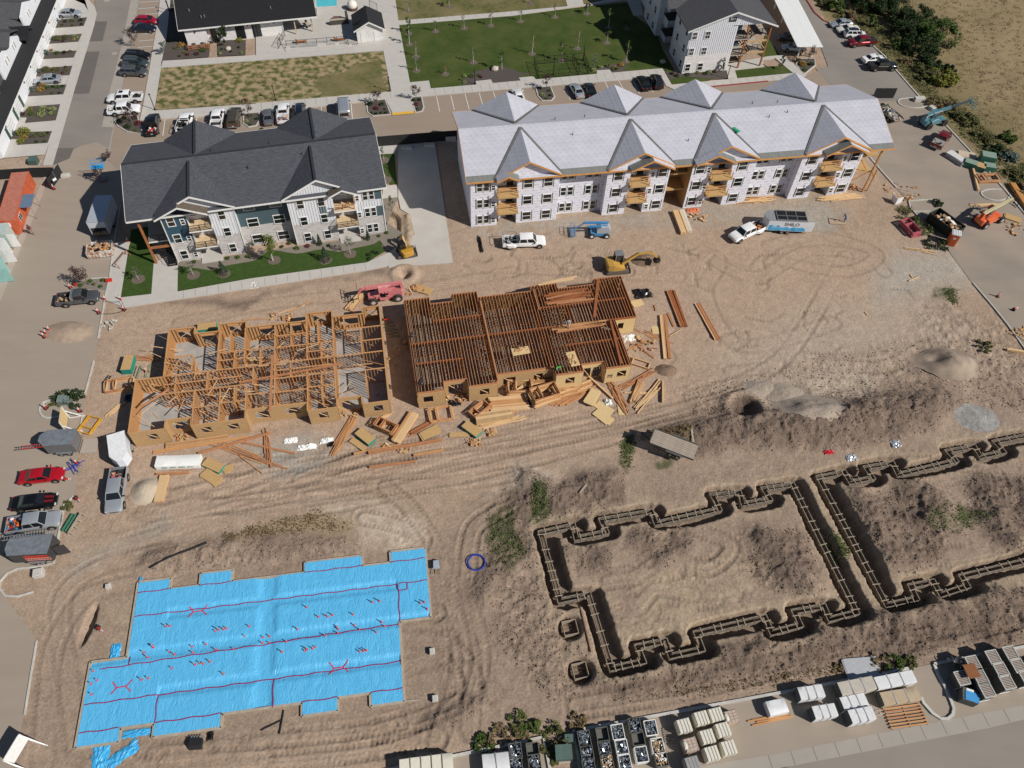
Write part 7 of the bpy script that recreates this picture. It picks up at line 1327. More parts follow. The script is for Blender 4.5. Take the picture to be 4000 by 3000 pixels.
#  SITE EQUIPMENT
random.seed(23)
def cylh(m,a,b_,r,n=10,mi=0):m.tube(a,b_,r,n,mi)
BIGW=MB();BIGW.tube((0,-.2,0),(0,.2,0),.62,18);BIGWM=BIGW.mesh('wheel',mat('dusty_rubber',(.045,.038,.032),.95))
def bigwheels(t,xs,hw,r,rimm):
 for x in xs:
  for s in(-1,1):
   w_=put('wheel',BIGWM,t,(x,s*hw,r));k=r/.62;w_.scale=(k,.9*k,k);m=MB();m.tube((0,-.215,0),(0,.215,0),.30,12);m.obj('rim',rimm,w_)
def telehandler(label,near_rear,near_front,color,boomlen,s3,txt,boomcol=None,ang_boom=.06,fork=True,boom2=None):
 a=q(*near_rear,0);b_=q(*near_front,0);h=ang(a,b_);c=(a+b_)/2;side=Vector((-ms(h),mc(h),0));c+=side*1.05*(1 if side.y>0 else-1)
 t=thing('telehandler',label,'telehandler',(c.x,c.y,hz(c.x,c.y)),h);pm=carpaint(color[0],color[1],0);bm_=carpaint(*boomcol,0) if boomcol else pm
 m=MB();m.loft([[(x,-w_,z0),(x,w_,z0),(x,w_,z1),(x,-w_,z1)] for x,w_,z0,z1 in((-2.6,.75,.7,1.5),(-2.4,.85,.6,1.6),(-.5,.6,.55,1.1),(1.9,.6,.55,1.1),(2.3,.5,.7,1.0))]);m.obj('chassis',pm,t)
 m=MB();m.loft([[(x,-1.1,z0),(x,-.35,z0),(x,-.35,z1),(x,-1.1,z1)] for x,z0,z1 in((-1.6,1.0,1.55),(-.2,.9,1.75),(.3,.9,1.5))]);m.obj('engine_cover',pm,t)
 m=MB();x0,x1=-.6,.75
 for x in(x0,x1):
  for y in(.25,1.15):m.beam((x,y,.9),(x,y,2.35),.07,.07)
 m.box(x0-.05,x1+.05,.2,1.2,2.33,2.42);m.box(x0,x1,.25,1.15,.8,1.1);m.obj('cab_frame',pm,t)
 m=MB();m.box(.0,.45,.45,.95,1.1,1.35);m.box(-.1,.05,.45,.95,1.1,1.8);m.obj('seat',BLACK,t)
 P0=Vector((-2.5,0,2.5));d=Vector((mc(ang_boom),0,ms(ang_boom)));L1=min(5.0,boomlen);P1=P0+d*L1
 m=MB();m.beam(P0,P1,.38,.46);m.obj('boom',bm_,t)
 m=MB();m.beam(P0+Vector((-.1,0,-1.0)),P0+Vector((.1,0,.1)),.5,.35);m.obj('boom_pivot',pm,t)
 P2=P0+d*boomlen
 if boomlen>5:m=MB();m.beam(P1-d*.1,P2,.28,.34);m.obj('boom_extension',carpaint('boom_dark',(.05,.08,.09),0) if boom2 is None else carpaint(*boom2,0),t)
 m=MB();m.beam(P2,P2+Vector((.5,0,-.75)),.26,.34);m.obj('boom_head',bm_,t)
 m=MB();E_=P2+Vector((.55,0,-.8))
 for z in(-.45,.0,.45,.95):m.beam(E_+Vector((0,-1.0,z)),E_+Vector((0,1.0,z)),.06,.08)
 for y in(-1,-.35,.35,1):m.beam(E_+Vector((0,y,-.45)),E_+Vector((0,y,.95)),.06,.06)
 if fork:
  for y in(-.5,.5):m.beam(E_+Vector((0,y,-.45)),E_+Vector((1.2,y,-.5)),.12,.05)
 m.obj('fork_carriage',BLACK if color[0]!='teal' else pm,t)
 m=MB();m.tube((-1.2,0,.9),(.2,0,P0.z-.1),.08,6);m.obj('lift_cylinder',STEEL,t)
 bigwheels(t,(-1.75,1.75),1.05,.62,mat('pale_rim',(.5,.45,.40),.6) if color[0]!='teal' else BLACK)
 if txt:text(t,txt,.42,tuple(P0+d*2.4+Vector((0,-.202,0))),(RAD(90),-ang_boom,0),WHITE);text(t,txt,.42,tuple(P0+d*2.4+Vector((0,.202,0))),(RAD(90),ang_boom,RAD(180)),WHITE)
 return t
telehandler('faded pink telehandler with lowered forks between the framed building and the driveway',(1,1,1215,945),(1,1,1035,975),('pink',(.62,.20,.20)),5.6,0,'SKYTRAK',boom2=('pink',(.62,.20,.20)),ang_boom=.0)
telehandler('teal telehandler with long extended boom on the east road',(3,0,1400,1115),(3,0,1500,1090),('teal',(.09,.22,.26)),9.5,0,'GRADALL',ang_boom=.10)
telehandler('orange telehandler with cream boom beside the black dumpster',(3,1,1860,320),(3,1,2010,262),('orange',(.75,.14,.04)),5.6,0,None,boomcol=('cream_boom',(.62,.55,.33)),ang_boom=.22,boom2=('cream_boom',(.62,.55,.33)))
def tracks(t,L_,w_,gauge,r,m_):
 for s in(-1,1):
  m=MB();n=8;ring=[]
  for i in range(n+1):a=-math.pi/2+math.pi*i/n;ring.append((L_/2-r+r*mc(a),r+r*ms(a)))
  for i in range(n+1):a=math.pi/2+math.pi*i/n;ring.append((-L_/2+r+r*mc(a),r+r*ms(a)))
  y0,y1=s*gauge/2-w_/2,s*gauge/2+w_/2;m.loft([[(x,y0,z) for x,z in ring],[(x,y1,z) for x,z in ring]]);m.obj('track',m_,t)
  g_=MB()
  k=-L_/2+r
  while k<L_/2-r:g_.box(k,k+.06,y0-.01,y1+.01,2*r,2*r+.035);k+=.17
  g_.obj('track_pads',mat('dusty_steel',(.22,.19,.16),.8),t)
DUSTT=mat('dusty_track',(.12,.10,.085),.95)
def excavator(label,p,h_track,h_body,sc_,color,boom,grp=None,blade=True):
 t=thing('excavator',label,'excavator',p,h_track);pm=carpaint(*color,0);tracks(t,2.9*sc_,.42*sc_,1.75*sc_,.30*sc_,DUSTT)
 bx(t,'undercarriage',DUSTT,-.9*sc_,.9*sc_,-.6*sc_,.6*sc_,.25*sc_,.62*sc_)
 if blade:m=MB();m.box(1.6*sc_,1.7*sc_,-1.05*sc_,1.05*sc_,.1*sc_,.6*sc_);m.beam((.8*sc_,-.4*sc_,.4*sc_),(1.6*sc_,-.4*sc_,.35*sc_),.1,.1);m.beam((.8*sc_,.4*sc_,.4*sc_),(1.6*sc_,.4*sc_,.35*sc_),.1,.1);m.obj('dozer_blade',DUSTT,t)
 b=bpy.data.objects.new('upper_structure',None);col.objects.link(b);b.parent=t;b.rotation_euler.z=h_body-h_track;b.location.z=.64*sc_
 m=MB();m.loft([[(x*sc_,-w_*sc_,0),(x*sc_,w_*sc_,0),(x*sc_,w_*sc_,z*sc_),(x*sc_,-w_*sc_,z*sc_)] for x,w_,z in((-1.45,.6,.75),(-1.3,.85,.85),(-.6,.98,.9),(.2,.98,.55),(.9,.9,.3))]);m.obj('body',pm,b)
 m=MB();c0,c1=-.25*sc_,.85*sc_;y0,y1=.05*sc_,.95*sc_;z0,z1=.3*sc_,1.75*sc_;m.loft([[(c0,y0,z0),(c1,y0,z0),(c1,y1,z0),(c0,y1,z0)],[(c0,y0,z1-.1),(c1-.15,y0,z1-.1),(c1-.15,y1,z1-.1),(c0,y1,z1-.1)]]);m.obj('cab_glass',GLASS,b)
 m=MB();m.box(c0-.05,c1-.08,y0-.04,y1+.04,z1-.1,z1)
 for x in(c0,c1-.05):
  for y in(y0,y1):m.beam((x,y,z0),(x-.06 if x>0 else x,y,z1-.08),.09,.09)
 m.obj('cab_frame',GREYM if sc_>1.1 else BLACK,b)
 pts=[Vector((x*sc_,-.25*sc_,z*sc_)) for x,z in boom]
 m=MB();m.beam(pts[0],pts[1],.26*sc_,.36*sc_);m.beam(pts[1],pts[2],.24*sc_,.34*sc_);m.obj('boom',pm,b)
 m=MB();m.beam(pts[2],pts[3],.2*sc_,.26*sc_);m.obj('arm',pm,b)
 m=MB();m.tube(pts[0]+Vector((.3,0,-.1)),pts[1]+Vector((0,0,-.15)),.06*sc_,6);m.tube(pts[1]+Vector((0,0,.25)),pts[2]+Vector((0,0,.25)),.05*sc_,6);m.obj('hydraulic_cylinder',STEEL,b)
 e=pts[3];m=MB();w_=.35*sc_
 m.loft([[(e.x+x*sc_,e.y+s*w_,e.z+z*sc_) for s in(-1,1) for x,z in(((0,.1),(.35,-.1),(.3,-.6),(-.1,-.75),(-.45,-.6)) if s<0 else((-.45,-.6),(-.1,-.75),(.3,-.6),(.35,-.1),(0,.1)))][:5],[(e.x+x*sc_,e.y+w_,e.z+z*sc_) for x,z in((0,.1),(.35,-.1),(.3,-.6),(-.1,-.75),(-.45,-.6))]]);m.obj('bucket',DTRIM,b)
 return t
g=q(2,1,900,705);a=q(2,1,830,715);b_=q(2,1,975,705)
h1=ang(q(2,1,900,640,1),q(2,1,1200,620,1));excavator('yellow tracked excavator reaching over a dug pile behind the joisted floor',Vector((g.x,g.y+.9,.0)),ang(a,b_),h1+.05,1.15,('cat_yellow',(.50,.29,.06)),[(.6,.5),(2.5,2.0),(4.1,2.1),(5.2,1.0)],blade=True)
g=q(1,1,1305,560);excavator('small yellow and black mini excavator standing by the trench at the driveway',Vector((g.x-.2,g.y+.5,.1)),ang(q(1,1,1250,580),q(1,1,1375,560)),RAD(120),.95,('mini_yellow',(.50,.27,.03)),[(.5,.5),(1.5,1.6),(2.4,1.2),(2.9,.4)])
a=q(2,1,690,405);b_=q(2,1,805,405);c=(a+b_)/2;h=ang(a,b_);t=thing('boom_lift','blue and grey articulated boom lift with its basket lowered at the left','boom lift',(c.x,c.y+1.0,.02),h)
LB=carpaint('lift_blue',(.05,.24,.50),0);bx(t,'chassis',LB,-1.3,1.3,-.8,.8,.35,.8);bigwheels(t,(-1.15,1.15),.95,.45,WHITEG)
m=MB();m.loft([[(x,-.75,.85),(x,.75,.85),(x,.7,z),(x,-.7,z)] for x,z in((-.4,1.5),(.2,1.9),(1.3,1.9),(1.7,1.4))]);m.obj('turntable_cover',carpaint('lift_grey',(.38,.42,.45),0),t)
m=MB();m.beam((1.3,.2,2.2),(-2.4,.2,2.15),.28,.28);m.obj('boom',LB,t);m=MB();m.beam((1.2,-.15,1.8),(-1.9,-.15,1.7),.22,.26);m.obj('boom',LB,t)
m=MB();m.beam((-2.4,.2,2.1),(-3.6,.2,1.0),.16,.16);m.obj('jib',LB,t)
m=MB()
for z in(.35,.9,1.45):
 for s in(-1,1):m.beam((-4.4,s*.9,z),(-3.7,s*.9,z),.04,.04);m.beam((-4.05+s*.35,-.9,z),(-4.05+s*.35,.9,z),.04,.04)
for x in(-4.4,-3.7):
 for y in(-.9,0,.9):m.beam((x,y,.3),(x,y,1.45),.04,.04)
m.obj('basket_rail',LB,t);bx(t,'basket_floor',GREYM,-4.4,-3.7,-.9,.9,.28,.33)
g=q(0,0,900,1560,0);t=thing('scissor_lift','blue basket on a lift at the shaded road edge left of the dark roof','lift',(g.x,g.y,0),.2);bx(t,'chassis',GREYM,-.6,.6,-.4,.4,.2,.6);m=MB()
for s in(-1,1):m.beam((-.5,s*.3,.6),(.4,s*.3,2.6),.06,.06);m.beam((.5,s*.3,.6),(-.4,s*.3,2.6),.06,.06)
m.obj('scissor_arms',GREYM,t);m=MB();m.box(-.9,.9,-.45,.45,2.6,2.7)
for z in(3.1,3.6):m.beam((-.9,-.45,z),(.9,-.45,z),.05,.05);m.beam((-.9,.45,z),(.9,.45,z),.05,.05)
for x in(-.9,.9):
 for y in(-.45,.45):m.beam((x,y,2.7),(x,y,3.6),.05,.05)
m.obj('platform',carpaint('sky_blue',(.02,.35,.75),0),t)
# ---- trailers
def small_wheels(t,xs,hw,r=.34):
 for x in xs:
  for s in(-1,1):w_=put('wheel',TYREM,t,(x,s*hw,r));put('rim',RIMM,w_,(0,.012*s,0))
def box_trailer(label,pf,pr_,z,W_,H_,wallm,roofm,nose=.7,axles=(-.7,.2),door=None,ladder=None,rib=True,tongue=True,cat='trailer'):
 a=q(*pf,z);b_=q(*pr_,z);c=(a+b_)/2;L_=(a-b_).length;h=ang(b_,a);t=thing('enclosed_trailer',label,cat,(c.x,c.y,.02),h);x1=L_/2-nose;x0=-L_/2;w2=W_/2
 poly=[(x0,-w2),(x1,-w2),(L_/2,-w2*.35),(L_/2,w2*.35),(x1,w2),(x0,w2)] if nose else[(x0,-w2),(L_/2,-w2),(L_/2,w2),(x0,w2)]
 m=MB();m.prism(poly,.55,H_-.04);m.obj('body',wallm,t);m=MB();m.prism([(x*1.005,y*1.01) for x,y in poly],H_-.039,H_+.02);m.obj('roof',roofm,t)
 bx(t,'frame',BLACK,x0,x1,-w2+.1,w2-.1,.45,.549)
 if tongue:m=MB();m.beam((L_/2-.3,-.45,.5),(L_/2+1.2,0,.5),.08,.1);m.beam((L_/2-.3,.45,.5),(L_/2+1.2,0,.5),.08,.1);m.obj('tongue',BLACK,t)
 small_wheels(t,[x+(-.3) for x in axles],w2+.03)
 for s in(-1,1):bx(t,'mudguard',STEEL,axles[0]-.75,axles[-1]+.15,s*(w2+.17)-.12,s*(w2+.17)+.12,.74,.79)
 return t,L_
GREYR=mat('grey_metal_roof',(.30,.33,.36),.35,.4,c2=(.22,.24,.27),scale=2);BLKW=mat('charcoal_trailer_wall',(.045,.045,.05),.4);WTR=mat('white_trailer_wall',(.72,.74,.77),.4,c2=(.62,.65,.70),scale=.6)
def ladder_obj(label,a,b_,w_=.42,m_=STEEL,group=None,red=None):
 a=Vector(a);b_=Vector(b_);d=(b_-a);L_=d.length;h=math.atan2(d.y,d.x);t=thing('ladder',label,'ladder',a,0,group);t.rotation_euler=(0,-math.asin(max(-1,min(1,d.z/L_))),h)
 m=MB();m.beam((0,-w_/2,0),(L_,-w_/2,0),.05,.09);m.beam((0,w_/2,0),(L_,w_/2,0),.05,.09);m.obj('side_rail',red or m_,t);k=.25;RG=MB();RG.beam((0,-w_/2,0),(0,w_/2,0),.05,.05);RGM=RG.mesh('rung',m_)
 while k<L_:put('rung',RGM,t,(k,0,0));k+=.3
 return t
t1,L1=box_trailer('charcoal enclosed trailer with a long ladder strapped along its near edge',(0,2,335,470),(0,2,636,452),2.3,2.2,2.3,mat('grey_trailer_wall',(.15,.15,.155),.4),GREYR)
ladder_obj('long aluminium ladder overhanging the charcoal trailer beside its ramp',q(0,2,180,550,2.1),q(0,2,636,502,2.1),.4,STEEL,red=RED)
bx(t1,'ramp_door',CONC_D,-L1/2-1.9,-L1/2-.03,-1.0,1.0,.05,.12)
t2,L2=box_trailer('plain white enclosed cargo trailer with a rounded nose parked by the framed corner',(0,2,1030,660),(0,2,998,424),2.2,2.0,2.2,WTR,WHITEG,nose=.9,axles=(-.1,))
t3,L3=box_trailer('black enclosed trailer with red ladders on its side and open rear door',(0,2,52,1400),(0,2,430,1378),2.4,2.3,2.4,BLKW,GREYR,nose=.4)
for k in range(2):
 m=MB();y=1.17;
 for zz in(1.0+k*.55,1.38+k*.55):m.beam((-2.2+k*.2,y,zz),(.4,y,zz),.05,.08)
 for i in range(9):m.beam((-2.1+i*.28,y,1.0+k*.55),(-2.1+i*.28,y,1.38+k*.55),.04,.04)
 o=m.obj('side_ladder',mat('red_ladder',(.62,.06,.03),.6) if k else mat('faded_ladder',(.6,.25,.2),.6),t3)
m=MB();m.box(-L3/2-1.3,-L3/2-.1,1.1,1.18,.5,2.35);o=m.obj('rear_door',BLKW,t3);o.rotation_euler.z=.25
ladder_obj('grey ladder lying on the roof edge of the black trailer',q(0,2,15,1338,2.6),q(0,2,480,1275,2.6),.45,STEEL)
t4,L4=box_trailer('white enclosed trailer with blue mountain print and black roof rack panels',(2,1,2190,200),(3,1,338,218),2.5,2.4,2.5,WTR,mat('rack_grey',(.32,.34,.36),.5,.3),nose=.5,axles=(-.3,.6))
m=MB();m.box(-L4/2+.2,L4/2-1.7,-1.05,1.05,2.54,2.60)
m.obj('roof_panel',mat('solar_black',(.012,.016,.02),.2),t4);m=MB()
for x in np.linspace(-L4/2+.2,L4/2-1.7,4):m.beam((x,-1.1,2.66),(x,1.1,2.66),.08,.08)
for y in(-1.08,.1,1.08):m.beam((-L4/2+.2,y,2.66),(L4/2-1.7,y,2.66),.06,.08)
m.obj('roof_rack',STEEL,t4)
MTN=mat('mountain_blue',(.03,.28,.58),.5,c2=(.10,.45,.72),scale=3)
for sy in(1.205,-1.205):
 pts=[(-L4/2+.05,.6)]+[(-L4/2+.05+(L4-.7)*k/12,1.05+.38*abs(ms(k*1.9))+(.25 if k>8 else 0)) for k in range(13)]+[(L4/2-.65,.6)];m=MB();f=[(x,sy,z) for x,z in pts];m.face(f if sy<0 else f[::-1]);m.face([(p[0],p[1]-.003*(1 if sy>0 else-1),p[2]) for p in(f[::-1] if sy<0 else f)]);m.obj('mountain_print',MTN,t4)
text(t4,'SHILO',.85,(-L4*.14,1.215,1.85),(RAD(90),0,RAD(180)),BLACK);text(t4,'SHILO',.85,(-L4*.14,-1.215,1.85),(RAD(90),0,0),BLACK);text(t4,'208.860.1331',.26,(-.0+L4*.22,1.215,1.2),(RAD(90),0,RAD(180)),WHITE)
m=MB();m.box(-L4/2-1.1,-L4/2-.05,1.1,1.16,.6,2.4);o=m.obj('rear_door',WTR,t4)
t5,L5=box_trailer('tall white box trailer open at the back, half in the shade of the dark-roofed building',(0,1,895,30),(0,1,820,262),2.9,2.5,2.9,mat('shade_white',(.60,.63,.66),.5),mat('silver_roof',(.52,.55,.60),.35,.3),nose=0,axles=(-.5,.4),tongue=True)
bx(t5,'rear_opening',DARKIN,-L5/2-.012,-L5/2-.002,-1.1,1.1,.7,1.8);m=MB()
for k in range(8):m.box(-L5/2-.3,-L5/2-.02,-1+k*.25,-.85+k*.25,.7,.9+random.random()*.4)
m.obj('stowed_goods',CARD,t5)
def deck_trailer(label,pf,pr_,z,W_,boards,railm,name='flatbed_trailer'):
 a=q(*pf,z);b_=q(*pr_,z);c=(a+b_)/2;L_=(a-b_).length;t=thing(name,label,'trailer',(c.x,c.y,hz(c.x,c.y)),ang(b_,a));n_=9
 PB=MB();PB.box(-L_/2,L_/2,-.5*W_/n_+.01,.5*W_/n_-.01,0,.05);PM=PB.mesh('deck_board',boards)
 for k in range(n_):put('deck_board',PM,t,(0,-W_/2+(k+.5)*W_/n_,z+ru(-.01,.01)))
 m=MB();m.box(-L_/2,L_/2,-W_/2-.08,-W_/2-.005,z-.1,z+.16);m.box(-L_/2,L_/2,W_/2+.005,W_/2+.08,z-.1,z+.16);m.box(L_/2,L_/2+.08,-W_/2,W_/2,z-.1,z+.5);m.obj('side_rail',railm,t)
 m=MB();m.beam((L_/2,-.6,z-.1),(L_/2+1.5,0,z-.15),.1,.12);m.beam((L_/2,.6,z-.1),(L_/2+1.5,0,z-.15),.1,.12);m.box(L_/2+.4,L_/2+.9,-.5,.5,z-.1,z+.3);m.obj('tongue',BLACK,t)
 small_wheels(t,(-.9,0.0),W_/2+.2,.36)
 for s in(-1,1):bx(t,'mudguard',railm,-1.5,.6,s*(W_/2+.2)-.13,s*(W_/2+.2)+.13,.76,.81)
 return t,L_
WB=mat('bleached_boards',(.42,.35,.28),.9,c2=(.28,.23,.18),scale=3,stretch=(.5,4,1))
deck_trailer('empty flatbed trailer with bleached board deck on the spoil bank',(2,2,1200,495),(2,2,1570,637),.75,2.2,WB,mat('rail_grey',(.10,.095,.09),.8))
tt,_=deck_trailer('low utility trailer heaped with debris behind the teal telehandler',(3,0,1000,925),(3,0,1135,1040),.7,2.0,WB,mat('rail_green',(.06,.08,.05),.8),'utility_trailer')
def heap(label,p,a,lx,ly,hgt,mats_,n,name='debris_heap',cat='debris',group=None,big=.5):
 t=thing(name,label,cat,p,a,group)
 for k in range(n):
  x,y=ru(-lx,lx),ru(-ly,ly);f=max(0,1-(x/lx)**2*.6-(y/ly)**2*.6);s=ru(.25,1)*big;m=MB();kind=k%4
  if kind==0:m.box(-s*.7,s*.7,-s*.5,s*.5,0,s*.15)
  elif kind==1:m.ball((0,0,0),s*.45,7,4,sq=(1.3,1,.6),jit=.25)
  elif kind==2:m.beam((-s*1.3,0,0),(s*1.3,.1,.15),.09,.05)
  else:m.box(-s*.4,s*.4,-s*.35,s*.35,0,s*.4)
  o=m.obj('piece',rc(mats_),t,(x,y,f*hgt*ru(.5,1)),ru(0,3));o.rotation_euler.x=ru(-.4,.4);o.rotation_euler.y=ru(-.4,.4)
 return t
DEB=[LUMBER,LUMBER_L,CARD,RAG,WHITE,OSB,GREYM,CARD,LUMBER_R]
heap('mixed debris heaped on the low utility trailer',tt.location+Vector((0,0,.78)),tt.rotation_euler.z,2.1,.8,.4,[GREYB,RAG,CARD,TARPB,GREYM,WHITE],34)
def dumpster(label,pa,pb,z,W_,wallm,deb,n=50):
 a=q(*pa,z);b_=q(*pb,z);c=(a+b_)/2;L_=(a-b_).length;t=thing('dumpster',label,'dumpster',(c.x,c.y,.02),ang(a,b_));w2=W_/2;m=MB()
 for s in(-1,1):m.hexa([(-L_/2,s*w2-.03,.15),(L_/2,s*w2-.03,.15),(L_/2,s*w2+.03,.15),(-L_/2,s*w2+.03,.15),(-L_/2,s*(w2+.0)-.03,z),(L_/2,s*w2-.03,z),(L_/2,s*w2+.03,z),(-L_/2,s*w2+.03,z)])
 for s in(-1,1):m.box(s*L_/2-.03,s*L_/2+.03,-w2+.031,w2-.031,.15,z)
 m.obj('side_wall',wallm,t);bx(t,'floor',DTRIM,-L_/2+.04,L_/2-.04,-w2+.04,w2-.04,.15,.3);m=MB()
 for s in(-1,1):
  m.beam((-L_/2,s*w2,z+.03),(L_/2,s*w2,z+.03),.12,.08)
  for k in range(7):x=-L_/2+.3+k*(L_-.6)/6;m.box(x-.04,x+.04,s*(w2+.04)-.05 if s>0 else-w2-.09,w2+.09 if s>0 else-w2-.032,.15,z)
 m.obj('side_rib',wallm,t);heap(deb,t.location+Vector((0,0,z*.55)),t.rotation_euler.z,L_/2-.3,w2-.2,.9,DEB,n,big=.75)
 return t
dumpster('low white dumpster scribbled with rust on the dusty road',(0,1,745,488),(0,1,962,462),1.15,2.2,mat('rusty_white',(.62,.59,.55),.7,c2=(.35,.18,.10),scale=2.2,amt=.25),'timber offcuts and rubbish filling the low white dumpster')
dumpster('long black open dumpster on the east road',(3,1,1440,160),(3,1,1665,322),1.7,2.4,mat('dumpster_black',(.025,.03,.022),.7),'scrap metal, cardboard and bags in the long black dumpster',60)
# ---- containers
def container(label,p,a,L_,W_,H_,m_,roof=None,group='shipping containers along the western kerb'):
 t=thing('shipping_container',label,'container',p,a,group);bx(t,'body',m_,-L_/2,L_/2,-W_/2,W_/2,.1,H_)
 r=MB();k=-L_/2+.1
 while k<L_/2-.1:
  for s in(-1,1):r.box(k,k+.12,s*W_/2-.0 if s>0 else-W_/2-.04,W_/2+.04 if s>0 else-W_/2,.2,H_-.15)
  k+=.28
 r.obj('corrugation',m_,t)
 if roof:r=MB();r.box(-L_/2+.05,L_/2-.05,-W_/2+.05,W_/2-.05,H_+.001,H_+.03);r.obj('roof',roof,t)
 m=MB()
 for s in(-1,1):m.beam((-L_/2,s*W_/2,H_),(L_/2,s*W_/2,H_),.1,.1);m.box(s*L_/2-.08,s*L_/2+.08,-W_/2-.03,W_/2+.03,.05,.2)
 m.obj('frame',m_,t);return t
ORC=mat('orange_container',(.55,.13,.055),.7,c2=(.42,.09,.04),scale=1.5);ORR=mat('faded_orange_roof',(.50,.19,.13),.8,c2=(.36,.12,.08),scale=2.5,amt=.8)
a=G(79,672,2.6);b_=G(20,863,2.6);c=(a+b_)/2;oc=container('faded orange office container with window and blue grey awning',(c.x,c.y,0),ang(b_,a),(a-b_).length,2.44,2.6,ORC,ORR)
Lc=(a-b_).length;m=MB();m.box(-Lc*.24,.3,-1.3-1.6,-1.24,2.35,2.42);o=m.obj('awning',mat('awning_blue',(.14,.20,.28),.5,c2=(.11,.16,.23),scale=2,stretch=(5,.3,1)),oc)
m=MB();m.box(-Lc*.24,-Lc*.24+.06,-2.85,-2.8,.0,2.35);m.box(.2,.26,-2.85,-2.8,.0,2.35);m.obj('awning_post',STEEL,oc);bx(oc,'window',TRIM,-Lc*.38,-Lc*.28,-1.32,-1.275,1.1,2.1);m=MB();m.box(-Lc*.375,-Lc*.335,-1.33,-1.321,1.15,2.05);m.box(-Lc*.325,-Lc*.285,-1.33,-1.321,1.15,2.05);m.obj('pane',GLASS,oc)
bx(oc,'wall_air_conditioner',WHITE,-Lc/2-.5,-Lc/2-.01,-.4,.4,1.6,2.2)
for i,(px,py,col_,lb) in enumerate([(8,905,mat('pale_green_container',(.45,.52,.48),.6),'pale grey green container with an open white door, nearest the orange office'),(-8,965,mat('white_container',(.62,.64,.62),.6),'white container with an open door, middle of the western containers'),(-22,1040,mat('teal_container',(.28,.50,.46),.6),'teal container at the lower left edge of the western row')]):
 g=G(px,py,2.6);a0=oc.rotation_euler.z;t=container(lb,(g.x-2.6,g.y,0),a0+RAD(90),6,2.44,2.6,col_);m=MB();m.box(-3.06-1.1,-3.03,1.18 if True else 0,1.24,.15,2.5);o=m.obj('door_leaf',WHITE if i<2 else col_,t);o.rotation_euler.z=-.0
# ---- portable toilet, fences, gates
g=q(3,1,1578,462);t=thing('portable_toilet','orange portable toilet with white ribbed roof beside the east road','portable toilet',(g.x,g.y+.4,0),RAD(-18));m=MB();m.box(-.6,.6,-.6,.6,.05,2.15);m.obj('cabin',mat('toilet_orange',(.70,.14,.03),.5),t);bx(t,'roof',WHITE,-.65,.65,-.65,.65,2.15,2.3)
for k in range(5):bx(t,'roof_rib',WHITEG,-.5+k*.24,-.42+k*.24,-.6,.6,2.301,2.36)
m=MB();m.box(-.4,.4,-.63,-.603,.15,2.0);d_=m.obj('door',mat('toilet_door',(.62,.12,.03),.5),t);bx(d_,'label',WHITE,-.2,.2,-.64,-.631,1.4,1.7)
SCR=mat('black_screen',(.022,.022,.022),.85,c2=(.014,.014,.015),scale=4)
def screen_fence(label,pts,h=1.9,step=2.4,m_=SCR,name='screen_fence',wave=.02):
 P=[q(*p) for p in pts];t=thing(name,label,'fence',P[0])
 for a,b_ in zip(P,P[1:]):
  L_=(b_-a).length;n_=max(1,round(L_/step));d=(b_-a)/n_
  for k in range(n_):
   s,e=a+d*k-P[0],a+d*(k+1)-P[0];m=MB();m.hexa([(s.x,s.y-.01,.08),(e.x,e.y-.01,.08),(e.x,e.y+.01,.08),(s.x,s.y+.01,.08),(s.x,s.y-.01,h),(e.x,e.y-.01,h-random.random()*.05),(e.x,e.y+.01,h-.02),(s.x,s.y+.01,h)]);m.obj('screen_panel',m_,t)
   m=MB();m.tube((s.x,s.y+.04,0),(s.x,s.y+.04,h+.05),.035,6);m.obj('post',GREYM,t)
 return t
screen_fence('black screened fence across the road end behind the orange container',[(0,0,-80,1560),(0,0,300,1535),(0,0,500,1530)]);screen_fence('open black screened gate leaf with a small white notice',[(0,0,545,1505),(0,0,450,1640)],2.0,2.)
m=MB();m.box(-.3,.3,-.03,.03,0,.4);o=m.obj('notice',WHITE,None,q(0,0,475,1560,1.4),RAD(60));tag(o,'small white notice tied on the open gate leaf','notice')
screen_fence('black screened fence between the two apartment buildings',[(1,0,1030,1270),(1,0,1640,1220),(1,0,1780,1210)],2.0)
screen_fence('black screened gate standing behind the right end of the pale roof',[(3,0,900,850),(3,0,1080,850)],2.1)
def railfence(label,pts,h=1.4,step=1.8,mesh=True):
 P=[q(*p) for p in pts];t=thing('metal_fence',label,'fence',P[0])
 for a,b_ in zip(P,P[1:]):
  a,b_=a-P[0],b_-P[0];L_=(b_-a).length;d=(b_-a)/L_;m=MB();m.beam(a+Vector((0,0,h)),b_+Vector((0,0,h)),.05,.05);m.beam(a+Vector((0,0,.15)),b_+Vector((0,0,.15)),.05,.05);m.obj('rail',BLACK,t);n_=max(1,round(L_/step))
  for k in range(n_+1):p=a+d*(L_*k/n_);m=MB();m.beam(p,p+Vector((0,0,h+.08)),.07,.07);m.obj('post',BLACK,t)
  m=MB();k=.15
  while k<L_:p=a+d*k;m.beam(p+Vector((0,0,.15)),p+Vector((0,0,h)),.014,.014);k+=.22
  o=m.obj('pickets',BLACK,t);o['kind']='stuff'
railfence('black metal fence enclosing the small pen on the north lawn',[(2,0,230,680),(2,0,190,560),(2,0,620,520),(2,0,660,640),(2,0,230,680)],1.5);railfence('black metal divider fence crossing inside the lawn pen',[(2,0,520,530),(2,0,575,648)],1.4)
railfence('black pool fence on the pale block wall',[(1,0,265,405),(1,0,790,365)],1.2);railfence('short black fence between the pool fence and the pool house',[(1,0,800,395),(1,0,880,385)],1.4);railfence('black fence panel left of the patio wall',[(1,0,195,425),(1,0,255,320)],1.5);railfence('black fence behind the pool house roof',[(1,0,985,70),(1,0,1050,100)],1.6)
